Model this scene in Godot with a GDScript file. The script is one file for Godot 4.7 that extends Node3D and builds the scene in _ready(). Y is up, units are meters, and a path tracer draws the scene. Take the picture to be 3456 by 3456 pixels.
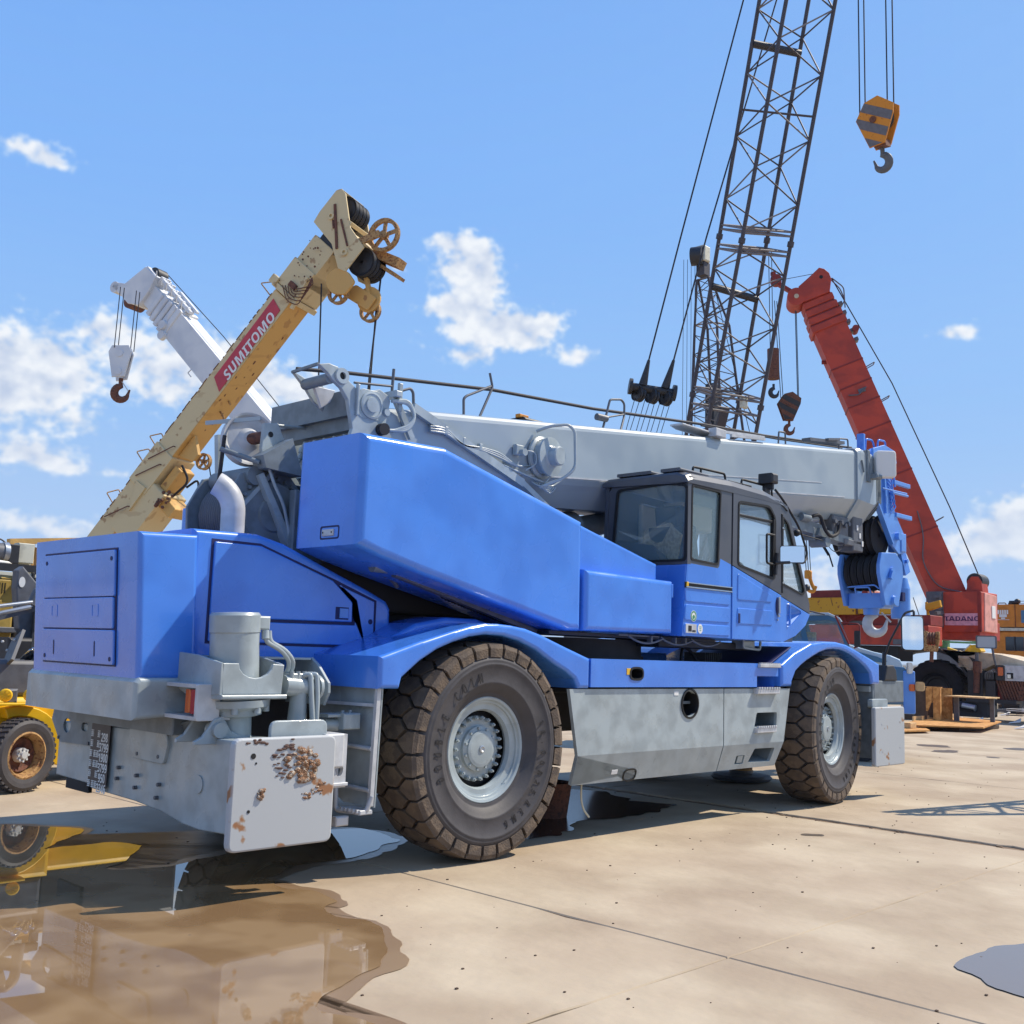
extends Node3D

# ---------------------------------------------------------------- mesh builder
class MB:
	var st := SurfaceTool.new()
	var T := Transform3D()
	var flip := false
	var g := -1
	func _init(t := Transform3D()) -> void:
		st.begin(Mesh.PRIMITIVE_TRIANGLES)
		at(t)
	func at(t: Transform3D) -> MB:
		T = t
		flip = t.basis.determinant() < 0.0
		return self
	func tri(a: Vector3, b: Vector3, c: Vector3) -> void:
		st.set_smooth_group(g)
		st.add_vertex(T * a)
		if flip:
			st.add_vertex(T * b)
			st.add_vertex(T * c)
		else:
			st.add_vertex(T * c)
			st.add_vertex(T * b)
	func quad(a: Vector3, b: Vector3, c: Vector3, d: Vector3) -> void:
		tri(a, b, c)
		tri(a, c, d)
	static func ccw(p: PackedVector2Array) -> PackedVector2Array:
		var q := p.duplicate()
		if Geometry2D.is_polygon_clockwise(q):
			q.reverse()
		var s := 0.0
		for i in q.size():
			s += q[i].cross(q[(i + 1) % q.size()])
		if s < 0.0:
			q.reverse()
		return q
	static func inset(p: PackedVector2Array, d: float) -> PackedVector2Array:
		var out := PackedVector2Array()
		var n := p.size()
		for i in n:
			var e0: Vector2 = (p[i] - p[(i + n - 1) % n]).normalized()
			var e1: Vector2 = (p[(i + 1) % n] - p[i]).normalized()
			var n0 := Vector2(-e0.y, e0.x)
			var n1 := Vector2(-e1.y, e1.x)
			var k: float = maxf(0.35, 1.0 + n0.dot(n1))
			out.append(p[i] + (n0 + n1) * (d / k))
		return out
	func cap(p: PackedVector2Array, z: float, up: bool) -> void:
		var ix := Geometry2D.triangulate_polygon(p)
		if ix.is_empty():
			# a degenerate outline: fan from the middle
			for k in range(1, p.size() - 1):
				ix.append_array(PackedInt32Array([0, k, k + 1]))
		for k in range(0, ix.size(), 3):
			var a := p[ix[k]]
			var b := p[ix[k + 1]]
			var c := p[ix[k + 2]]
			if ((b - a).cross(c - a) > 0.0) == up:
				tri(Vector3(a.x, a.y, z), Vector3(b.x, b.y, z), Vector3(c.x, c.y, z))
			else:
				tri(Vector3(a.x, a.y, z), Vector3(c.x, c.y, z), Vector3(b.x, b.y, z))
	# polygon in xy pushed out along z, with rounded edges (bev) on the z1 side, and on z0 too if both
	func prism(poly: PackedVector2Array, z0: float, z1: float, bev := 0.0, both := false, seg := 3) -> MB:
		var p := ccw(poly)
		var lay: Array = []
		if bev >= 0.02 and seg == 3:
			seg = 5
		if bev > 0.0 and both:
			for k in seg + 1:
				var a := PI / 2.0 * k / seg
				lay.append([z0 + bev * (1.0 - sin(a)), bev * (1.0 - cos(a))])
			lay.sort_custom(func(x, y): return x[0] < y[0])
		else:
			lay.append([z0, 0.0])
		if bev > 0.0:
			for k in seg + 1:
				var a := PI / 2.0 * k / seg
				lay.append([z1 - bev + bev * sin(a), bev * (1.0 - cos(a))])
		else:
			lay.append([z1, 0.0])
		var prev := inset(p, lay[0][1])
		cap(prev, lay[0][0], false)
		for j in range(1, lay.size()):
			var cur := inset(p, lay[j][1])
			for i in p.size():
				var m := (i + 1) % p.size()
				g = 100 + i if bev > 0.0 and absf(lay[j][1] - lay[j - 1][1]) > 1e-6 else -1
				quad(Vector3(prev[i].x, prev[i].y, lay[j - 1][0]), Vector3(prev[m].x, prev[m].y, lay[j - 1][0]), Vector3(cur[m].x, cur[m].y, lay[j][0]), Vector3(cur[i].x, cur[i].y, lay[j][0]))
			prev = cur
		g = -1
		cap(prev, lay[-1][0], true)
		return self
	# flat plate with holes: each hole is joined to the outline by a hair-thin slit
	func plate(outer: PackedVector2Array, holes: Array, z0: float, z1: float) -> MB:
		var p := ccw(outer)
		var hs: Array = []
		for h in holes:
			var q := ccw(h)
			q.reverse()
			hs.append(q)
		for ring in [p] + hs:
			for i in ring.size():
				var m: int = (i + 1) % ring.size()
				quad(Vector3(ring[i].x, ring[i].y, z0), Vector3(ring[m].x, ring[m].y, z0), Vector3(ring[m].x, ring[m].y, z1), Vector3(ring[i].x, ring[i].y, z1))
		var w := p.duplicate()
		for q in hs:
			var bi := 0
			var bj := 0
			var best := 1e9
			for i in w.size():
				for j in q.size():
					var d: float = w[i].distance_squared_to(q[j])
					if d < best:
						var hit := false
						for k in w.size():
							var a2 := w[k]
							var b2 := w[(k + 1) % w.size()]
							if a2 == w[i] or b2 == w[i]:
								continue
							if Geometry2D.segment_intersects_segment(w[i], q[j], a2, b2) != null:
								hit = true
								break
						if not hit:
							best = d
							bi = i
							bj = j
			var nw := PackedVector2Array()
			for i in bi + 1:
				nw.append(w[i])
			var dir: Vector2 = (w[(bi + 1) % w.size()] - w[bi]).normalized() * 0.0002
			var qd: Vector2 = (q[(bj + q.size() - 1) % q.size()] - q[bj]).normalized() * 0.0002
			for k in q.size():
				nw.append(q[(bj + k) % q.size()])
			nw.append(q[bj] + qd)
			nw.append(w[bi] + dir)
			for i in range(bi + 1, w.size()):
				nw.append(w[i])
			w = nw
		cap(w, z1, true)
		cap(w, z0, false)
		return self
	# skin through rings of points (same count in each), ends closed
	func loft(rings: Array, ends := true, gr := -1) -> MB:
		for i in rings.size() - 1:
			var n: int = rings[i].size()
			for k in n:
				var l := (k + 1) % n
				g = gr
				quad(rings[i][k], rings[i][l], rings[i + 1][l], rings[i + 1][k])
		g = -1
		if ends:
			for e in 2:
				var r: Array = rings[0] if e == 0 else rings[-1]
				var c := Vector3.ZERO
				for p in r:
					c += p / r.size()
				for k in r.size():
					var l := (k + 1) % r.size()
					if e == 0:
						tri(c, r[l], r[k])
					else:
						tri(c, r[k], r[l])
		return self
	func box(c: Vector3, s: Vector3, bev := 0.0) -> MB:
		var h := s / 2.0
		var t := T
		at(t * Transform3D(Basis(), c))
		prism(PackedVector2Array([Vector2(-h.x, -h.y), Vector2(h.x, -h.y), Vector2(h.x, h.y), Vector2(-h.x, h.y)]), -h.z, h.z, bev, true, 2)
		return at(t)
	static func frame(d: Vector3, up := Vector3.UP) -> Basis:
		var z := d.normalized()
		if absf(z.dot(up)) > 0.99:
			up = Vector3.RIGHT if absf(z.x) < 0.9 else Vector3.UP
		var x := up.cross(z).normalized()
		return Basis(x, z.cross(x), z)
	# square bar from a to b: w across, h along up
	func bar(a: Vector3, b: Vector3, w: float, h: float, up := Vector3.UP) -> MB:
		var t := T
		at(t * Transform3D(frame(b - a, up), a))
		prism(PackedVector2Array([Vector2(-w / 2, -h / 2), Vector2(w / 2, -h / 2), Vector2(w / 2, h / 2), Vector2(-w / 2, h / 2)]), 0.0, a.distance_to(b))
		return at(t)
	func lathe(prof: Array, n := 24, a0 := 0.0, a1 := TAU, gr := 1) -> MB:
		# prof: [r, z, group] round the local z axis
		for i in n:
			var t0 := a0 + (a1 - a0) * i / n
			var t1 := a0 + (a1 - a0) * (i + 1) / n
			for k in prof.size() - 1:
				var p: Array = prof[k]
				var q: Array = prof[k + 1]
				g = gr + k if gr > 0 else -1
				var A := Vector3(p[0] * cos(t0), p[0] * sin(t0), p[1])
				var B := Vector3(p[0] * cos(t1), p[0] * sin(t1), p[1])
				var C := Vector3(q[0] * cos(t1), q[0] * sin(t1), q[1])
				var D := Vector3(q[0] * cos(t0), q[0] * sin(t0), q[1])
				if p[0] < 1e-5:
					tri(A, C, D)
				elif q[0] < 1e-5:
					tri(A, B, C)
				else:
					quad(A, B, C, D)
		g = -1
		return self
	func slathe(prof: Array, n := 32) -> MB:
		# smooth along the profile too
		for i in n:
			var t0 := TAU * i / n
			var t1 := TAU * ((i + 1) % n) / n
			for k in prof.size() - 1:
				var p: Array = prof[k]
				var q: Array = prof[k + 1]
				g = 7
				var A := Vector3(p[0] * cos(t0), p[0] * sin(t0), p[1])
				var B := Vector3(p[0] * cos(t1), p[0] * sin(t1), p[1])
				var C := Vector3(q[0] * cos(t1), q[0] * sin(t1), q[1])
				var D := Vector3(q[0] * cos(t0), q[0] * sin(t0), q[1])
				if p[0] < 1e-5:
					tri(A, C, D)
				elif q[0] < 1e-5:
					tri(A, B, C)
				else:
					quad(A, B, C, D)
		g = -1
		return self
	func cyl(a: Vector3, b: Vector3, r: float, r1 := -1.0, n := 16) -> MB:
		var t := T
		var l := a.distance_to(b)
		if r1 < 0.0:
			r1 = r
		at(t * Transform3D(frame(b - a), a))
		lathe([[0.0, 0.0], [r, 0.0], [r1, l], [0.0, l]], n)
		return at(t)
	func ball(c: Vector3, r: float, n := 12, sq := Vector3.ONE) -> MB:
		var t := T
		at(t * Transform3D(Basis.from_scale(sq), c))
		var pr: Array = []
		for k in n / 2 + 1:
			var a := PI * k / (n / 2)
			pr.append([maxf(0.0, r * sin(a)) if k > 0 and k < n / 2 else 0.0, -r * cos(a)])
		slathe(pr, n)
		return at(t)
	# round tube along a path; the bends are given as points
	func tube(path: Array, r: float, n := 6, closed := false) -> MB:
		var m := path.size()
		var up := Vector3.UP
		var rings: Array = []
		var x := Vector3.ZERO
		for i in m:
			var d: Vector3
			if closed:
				d = (path[(i + 1) % m] - path[(i + m - 1) % m]).normalized()
			else:
				d = (path[mini(i + 1, m - 1)] - path[maxi(i - 1, 0)]).normalized()
			if i == 0:
				var b := frame(d, up)
				x = b.x
			x = (x - d * x.dot(d)).normalized()
			var y := d.cross(x)
			var ring: Array = []
			for k in n:
				var a := TAU * k / n
				ring.append(path[i] + (x * cos(a) + y * sin(a)) * r)
			rings.append(ring)
		g = 3
		for i in (m if closed else m - 1):
			var j := (i + 1) % m
			for k in n:
				var l := (k + 1) % n
				quad(rings[i][k], rings[i][l], rings[j][l], rings[j][k])
		g = -1
		if not closed:
			for k in range(1, n - 1):
				tri(rings[0][0], rings[0][k + 1], rings[0][k])
				tri(rings[m - 1][0], rings[m - 1][k], rings[m - 1][k + 1])
		return self
	func mesh() -> ArrayMesh:
		st.generate_normals()
		return st.commit()

# 2D helpers
static func V(a: Array) -> PackedVector2Array:
	var p := PackedVector2Array()
	for i in range(0, a.size(), 2):
		p.append(Vector2(a[i], a[i + 1]))
	return p
static func R(x0: float, y0: float, x1: float, y1: float) -> PackedVector2Array:
	return PackedVector2Array([Vector2(x0, y0), Vector2(x1, y0), Vector2(x1, y1), Vector2(x0, y1)])
static func rnd(p: PackedVector2Array, r: float, seg := 4) -> PackedVector2Array:
	var o := PackedVector2Array()
	var n := p.size()
	for i in n:
		var a: Vector2 = p[(i + n - 1) % n] - p[i]
		var b: Vector2 = p[(i + 1) % n] - p[i]
		var l: float = minf(r, minf(a.length(), b.length()) * 0.45)
		var A: Vector2 = p[i] + a.normalized() * l
		var B: Vector2 = p[i] + b.normalized() * l
		if absf(a.normalized().dot(b.normalized())) > 0.995:
			o.append(p[i])
			continue
		for k in seg + 1:
			var t := float(k) / seg
			o.append(A.lerp(p[i], t).lerp(p[i].lerp(B, t), t))
	return o
static func ell(cx: float, cy: float, rx: float, ry: float, n := 20, sup := 2.0) -> PackedVector2Array:
	var o := PackedVector2Array()
	for k in n:
		var a := TAU * k / n
		o.append(Vector2(cx + rx * signf(cos(a)) * pow(absf(cos(a)), 2.0 / sup), cy + ry * signf(sin(a)) * pow(absf(sin(a)), 2.0 / sup)))
	return o
static func X(o: Vector3, z: Vector3, up := Vector3.UP) -> Transform3D:
	return Transform3D(MB.frame(z, up), o)
# a bent path with rounded corners
static func bend(pts: Array, r := 0.05, seg := 4) -> Array:
	var o: Array = [pts[0]]
	for i in range(1, pts.size() - 1):
		var a: Vector3 = pts[i - 1] - pts[i]
		var b: Vector3 = pts[i + 1] - pts[i]
		var l := minf(r, minf(a.length(), b.length()) * 0.45)
		var A: Vector3 = pts[i] + a.normalized() * l
		var B: Vector3 = pts[i] + b.normalized() * l
		for k in seg + 1:
			var t := float(k) / seg
			o.append(A.lerp(pts[i], t).lerp(pts[i].lerp(B, t), t))
	o.append(pts[-1])
	return o
# slack line from a to b
static func sag(a: Vector3, b: Vector3, s: float, n := 8) -> Array:
	var o: Array = []
	for k in n + 1:
		var t := float(k) / n
		o.append(a.lerp(b, t) + Vector3(0, -s * 4.0 * t * (1.0 - t), 0))
	return o

# ---------------------------------------------------------------- scene helpers
var used := {}
func numbered(c: String) -> String:
	var k: int = used.get(c, -1) + 1
	used[c] = k
	return c if k == 0 else "%s_%03d" % [c, k]
func thing(called: String, label: String, cat: String, pos := Vector3.ZERO, group := "") -> Node3D:
	var o := Node3D.new()
	o.name = numbered(called)
	add_child(o)
	o.position = pos
	tag(o, label, cat, group)
	return o
func tag(o: Node, label: String, cat: String, group := "") -> void:
	o.set_meta("label", label)
	o.set_meta("category", cat)
	if group != "":
		o.set_meta("group", group)
func part(par: Node3D, called: String, m, ma: Material) -> MeshInstance3D:
	var o := MeshInstance3D.new()
	var ms: Mesh = m.mesh() if m is MB else m
	o.mesh = ms
	o.material_override = ma
	if par == self:
		o.name = numbered(called)
	else:
		var k := 0
		var nm := called
		while par.has_node(nm):
			k += 1
			nm = "%s_%03d" % [called, k]
		o.name = nm
	par.add_child(o)
	return o
# a builder whose coordinates are world coordinates, for a thing whose root stands at some other place
func W(o: Node3D) -> MB:
	return MB.new(o.transform.affine_inverse())
func structure(o: Node) -> Node:
	o.set_meta("kind", "structure")
	return o
func stuff(o: Node) -> Node:
	o.set_meta("kind", "stuff")
	return o
func lettering(par: Node3D, s: String, h: float, t: Transform3D, ma: Material, called := "lettering", bold := true, slant := 0.0, squash := 1.0, serif := false) -> MeshInstance3D:
	var tm := TextMesh.new()
	var f := SystemFont.new()
	f.font_names = PackedStringArray(["Droid Serif" if serif else "Droid Sans"])
	f.font_weight = 700 if bold else 400
	tm.font = f
	tm.text = s
	tm.font_size = 64
	tm.pixel_size = h / 46.0
	tm.depth = h * 0.03
	var b := Basis(Vector3(squash, 0, 0), Vector3(slant, 1, 0), Vector3(0, 0, 1))
	var o := part(par, called, tm, ma)
	var gt := Transform3D()
	var q: Node = par
	while q != self:
		gt = (q as Node3D).transform * gt
		q = q.get_parent()
	o.transform = gt.affine_inverse() * t * Transform3D(b, Vector3.ZERO)
	return o

var rng := RandomNumberGenerator.new()
var M := {}
func noise_tex(seed_: int, freq: float, lo: Color, hi: Color, a := 0.3, b := 0.7, oct := 4, size := 512, type := FastNoiseLite.TYPE_SIMPLEX_SMOOTH) -> NoiseTexture2D:
	var n := FastNoiseLite.new()
	n.seed = seed_
	n.noise_type = type
	n.frequency = freq
	n.fractal_octaves = oct
	var t := NoiseTexture2D.new()
	t.width = size
	t.height = size
	t.seamless = true
	t.noise = n
	var gr := Gradient.new()
	gr.offsets = PackedFloat32Array([a, b])
	gr.colors = PackedColorArray([lo, hi])
	t.color_ramp = gr
	return t
func bump_tex(seed_: int, freq: float, oct := 4, size := 512, type := FastNoiseLite.TYPE_SIMPLEX_SMOOTH) -> NoiseTexture2D:
	var n := FastNoiseLite.new()
	n.seed = seed_
	n.noise_type = type
	n.frequency = freq
	n.fractal_octaves = oct
	var t := NoiseTexture2D.new()
	t.width = size
	t.height = size
	t.seamless = true
	t.noise = n
	return t
func mat(called: String, c: Color, rough := 0.5, metal := 0.0, tex: Texture2D = null, scale := 1.0, bump: Texture2D = null, bh := 0.0, coat := 0.0, rt: Texture2D = null) -> StandardMaterial3D:
	var m := StandardMaterial3D.new()
	m.resource_name = called
	m.albedo_color = c
	m.roughness = rough
	m.metallic = metal
	m.cull_mode = BaseMaterial3D.CULL_DISABLED
	if tex or bump or rt:
		m.uv1_triplanar = true
		m.uv1_world_triplanar = true
		m.uv1_scale = Vector3.ONE * scale
	if tex:
		m.albedo_texture = tex
	if bump:
		m.heightmap_enabled = true
		m.heightmap_texture = bump
		m.heightmap_scale = bh
	if rt:
		m.roughness_texture = rt
		m.roughness_texture_channel = BaseMaterial3D.TEXTURE_CHANNEL_RED
	if coat > 0.0:
		m.clearcoat_enabled = true
		m.clearcoat = coat
		m.clearcoat_roughness = 0.06
	M[called] = m
	return m
# a second colour laid over in patches: rust on paint, dust on rubber
func worn(called: String, c: Color, over: Color, mask: Texture2D, rough := 0.6, scale := 1.0, bump: Texture2D = null, bh := 0.0, metal := 0.0) -> StandardMaterial3D:
	var m := mat(called, Color.WHITE, rough, metal, null, scale, bump, bh)
	m.uv1_triplanar = true
	m.uv1_world_triplanar = true
	m.uv1_scale = Vector3.ONE * scale
	var t: NoiseTexture2D = mask.duplicate()
	var gr := Gradient.new()
	var src: Gradient = (mask as NoiseTexture2D).color_ramp
	gr.offsets = src.offsets
	gr.colors = PackedColorArray([c, over])
	t.color_ramp = gr
	m.albedo_texture = t
	return m
func C(r: int, g: int, b: int) -> Color:
	return Color8(r, g, b)

# ---------------------------------------------------------------- build
func _ready() -> void:
	rng.seed = 7
	var cam := Camera3D.new()
	cam.name = "camera"
	add_child(cam)
	cam.position = Vector3(-5.2913, 1.4226, 6.7075)
	var pit := 0.131
	var rol := 0.0333
	var yaw := 0.774
	var vd := Vector3(cos(yaw) * cos(pit), sin(pit), -sin(yaw) * cos(pit))
	var rt := Vector3(sin(yaw), 0, cos(yaw))
	var up := rt.cross(vd)
	cam.basis = Basis(rt * cos(rol) + up * sin(rol), up * cos(rol) - rt * sin(rol), -vd)
	cam.fov = 51.517
	cam.near = 0.05
	cam.far = 900.0
	cam.current = true
	var we := WorldEnvironment.new()
	we.name = "world_environment"
	add_child(we)
	var env := Environment.new()
	env.background_mode = Environment.BG_SKY
	env.tonemap_mode = Environment.TONE_MAPPER_LINEAR
	env.tonemap_exposure = 1.1
	env.sdfgi_enabled = true
	env.ssao_enabled = true
	env.ssil_enabled = true
	env.fog_enabled = true
	env.fog_density = 0.0002
	env.fog_light_color = Color(0.72, 0.82, 0.95)
	var sky := Sky.new()
	var pm := PanoramaSkyMaterial.new()
	pm.panorama = sky_picture()
	pm.energy_multiplier = 0.93
	sky.sky_material = pm
	env.sky = sky
	we.environment = env
	var sun := DirectionalLight3D.new()
	sun.name = "sun"
	add_child(sun)
	sun.light_energy = 1.6
	sun.light_color = Color(1.0, 0.955, 0.88)
	sun.light_angular_distance = 0.5
	sun.shadow_enabled = true
	sun.basis = MB.frame(Vector3(0.574, 0.775, 0.265))
	materials()
	ground()
	rear_crane()
	background()

func sky_picture() -> ImageTexture:
	var w := 4096
	var h := 2048
	var im := Image.create(w, h, false, Image.FORMAT_RGBA8)
	# air: elevation in degrees against colour
	var st := [[-90.0, C(120, 112, 102)], [-6.0, C(150, 145, 140)], [-0.6, C(190, 205, 225)], [0.5, C(188, 210, 240)], [6.0, C(172, 203, 243)], [14.0, C(148, 192, 246)], [24.0, C(130, 180, 246)], [36.0, C(116, 168, 241)], [60.0, C(84, 138, 224)], [90.0, C(66, 118, 208)]]
	var air := func(el: float) -> Color:
		for k in st.size() - 1:
			if el <= st[k + 1][0]:
				return (st[k][1] as Color).lerp(st[k + 1][1], smoothstep(0.0, 1.0, (el - st[k][0]) / (st[k + 1][0] - st[k][0])) * 0.35 + 0.65 * (el - st[k][0]) / (st[k + 1][0] - st[k][0]))
		return st[-1][1]
	var sd := Vector3(0.574, 0.775, 0.265).normalized()
	for y in range(0, h, 4):
		var el := deg_to_rad(90.0 - 180.0 * (y + 2.0) / h)
		var base: Color = air.call(rad_to_deg(el))
		for x in range(0, w, 16):
			var az := TAU * (x + 8.0) / w
			var d := Vector3(sin(az) * cos(el), sin(el), -cos(az) * cos(el))
			var k := 0.55 * exp(-pow(rad_to_deg(d.angle_to(sd)) / 46.0, 2.0)) if el > 0.0 else 0.0
			im.fill_rect(Rect2i(x, y, 16, 4), base.lerp(C(182, 215, 253), k))
	# heaps of cloud: bearing, elevation, half width, half height, strength
	var heaps := [
		[19.4, 23.3, 1.5, 0.55, 0.95], [20.6, 22.9, 1.2, 0.4, 0.8],
		[19.5, 12.6, 3.0, 2.2, 1.15], [21.8, 13.0, 2.0, 1.6, 0.9], [22.9, 10.6, 1.6, 0.9, 0.7], [17.5, 12.0, 3.0, 2.6, 1.1],
		[24.0, 15.4, 1.6, 1.0, 1.0], [26.4, 13.9, 2.2, 1.5, 1.0], [29.6, 14.6, 2.4, 1.5, 1.0], [32.6, 13.4, 2.4, 1.3, 1.0], [35.0, 13.0, 1.6, 0.9, 0.8], [28.0, 12.4, 3.0, 0.9, 0.8],
		[20.8, 8.9, 1.8, 0.8, 1.2], [22.4, 8.4, 1.1, 0.45, 1.0], [25.0, 8.3, 1.1, 0.3, 0.6], [28.5, 7.2, 1.2, 0.3, 0.5],
		[20.5, 5.6, 2.4, 0.6, 0.8], [23.0, 5.2, 2.0, 0.5, 0.7], [27.5, 4.6, 3.5, 0.9, 0.6],
		[41.0, 21.6, 0.8, 0.5, 0.9], [42.3, 21.5, 0.9, 0.8, 1.0], [43.5, 21.2, 0.9, 0.8, 1.1], [42.0, 20.2, 1.5, 0.8, 1.0], [43.6, 19.6, 1.2, 1.2, 1.2], [42.6, 18.4, 1.5, 1.0, 1.1], [40.9, 18.2, 1.0, 0.5, 0.8], [43.0, 17.0, 1.6, 1.2, 1.1], [44.6, 17.2, 1.2, 0.8, 1.0], [45.8, 17.6, 1.2, 0.8, 1.05], [47.4, 17.6, 0.9, 0.7, 1.0], [46.2, 16.6, 1.6, 0.6, 1.0], [49.0, 15.9, 1.3, 0.5, 1.0], [43.2, 15.7, 1.6, 0.5, 0.8],
		[38.6, 20.1, 0.6, 0.5, 0.45], [40.0, 16.3, 0.7, 0.5, 0.3], [36.8, 13.0, 1.2, 0.5, 0.4],
		[68.7, 16.5, 0.95, 0.42, 0.9], [69.6, 16.5, 0.7, 0.3, 0.5],
		[71.8, 7.0, 1.9, 1.3, 1.25], [70.2, 6.2, 1.7, 1.0, 1.1], [73.5, 6.5, 2.5, 1.8, 1.1], [68.2, 5.3, 1.6, 0.9, 0.8], [76.0, 6.0, 3.0, 2.4, 1.0],
		[62.4, 4.2, 2.6, 1.6, 0.65], [59.5, 3.4, 2.5, 1.3, 0.6], [65.5, 3.2, 2.5, 1.3, 0.7], [36.5, 4.0, 3.0, 0.8, 0.3],
	]
	for k in 34:
		var b := rng.randf_range(84.0, 374.0)
		var e := rng.randf_range(3.0, 40.0)
		var s := rng.randf_range(1.2, 4.0) * (0.5 + e / 25.0)
		for j in 4:
			heaps.append([b + rng.randf_range(-1.4, 1.4) * s, e + rng.randf_range(-0.3, 0.35) * s, s, s * 0.5, 1.0])
	var n1 := FastNoiseLite.new()
	n1.seed = 11
	n1.frequency = 0.42
	n1.fractal_octaves = 5
	n1.fractal_gain = 0.55
	var n2 := FastNoiseLite.new()
	n2.seed = 23
	n2.frequency = 0.16
	n2.fractal_octaves = 3
	var step := 360.0 / w
	for pass_ in 1:
		var dens := {}
		for hp in heaps:
			var far: bool = hp[0] > 82.0 or hp[0] < 10.0
			var x0 := int((hp[0] - hp[2] * 2.0) / step)
			var x1 := int((hp[0] + hp[2] * 2.0) / step)
			var y0 := int((90.0 - hp[1] - hp[3] * 2.0) / step)
			var y1 := int((90.0 - hp[1] + hp[3] * 2.0) / step)
			var st2 := 3 if far else 1
			for y in range(y0 - y0 % st2, y1, st2):
				var dy: float = (90.0 - (y + 0.5) * step - hp[1]) / hp[3]
				if dy < 0.0:
					dy *= 1.25
				for x in range(x0 - x0 % st2, x1, st2):
					var dx: float = ((x + 0.5) * step - hp[0]) / hp[2]
					var d: float = hp[4] * exp(-(dx * dx + dy * dy) * 0.9)
					if d > 0.04:
						var key := y * 8192 + x
						var od: float = dens.get(key, 0.0)
						dens[key] = od + d * (1.0 - od * 0.45)
		for key in dens:
			var y: int = key / 8192
			var x: int = key % 8192
			var az := (x + 0.5) * step
			var el := 90.0 - (y + 0.5) * step
			var f: float = n1.get_noise_2d(az * 2.4, el * 3.2)
			var f2: float = n2.get_noise_2d(az * 3.0, el * 4.0)
			var d: float = dens[key]
			var a := smoothstep(0.26, 1.02, d + f * 0.52 + f2 * 0.32)
			if a <= 0.004:
				continue
			var shade := clampf(0.66 + f * 0.35 + f2 * 0.75 + (d - 0.9) * -0.2, 0.0, 1.0)
			var col := C(196, 208, 230).lerp(C(247, 249, 252), shade)
			col = col.lerp(C(214, 226, 244), clampf(1.0 - el / 10.0, 0.0, 0.5))
			var far := az > 82.0 or az < 10.0
			var px := x % w
			if far:
				im.fill_rect(Rect2i(px, y, 3, 3), im.get_pixel(px, y).lerp(col, a * 0.92))
			else:
				im.set_pixel(px, y, im.get_pixel(px, y).lerp(col, a * 0.94))
	return ImageTexture.create_from_image(im)

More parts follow.
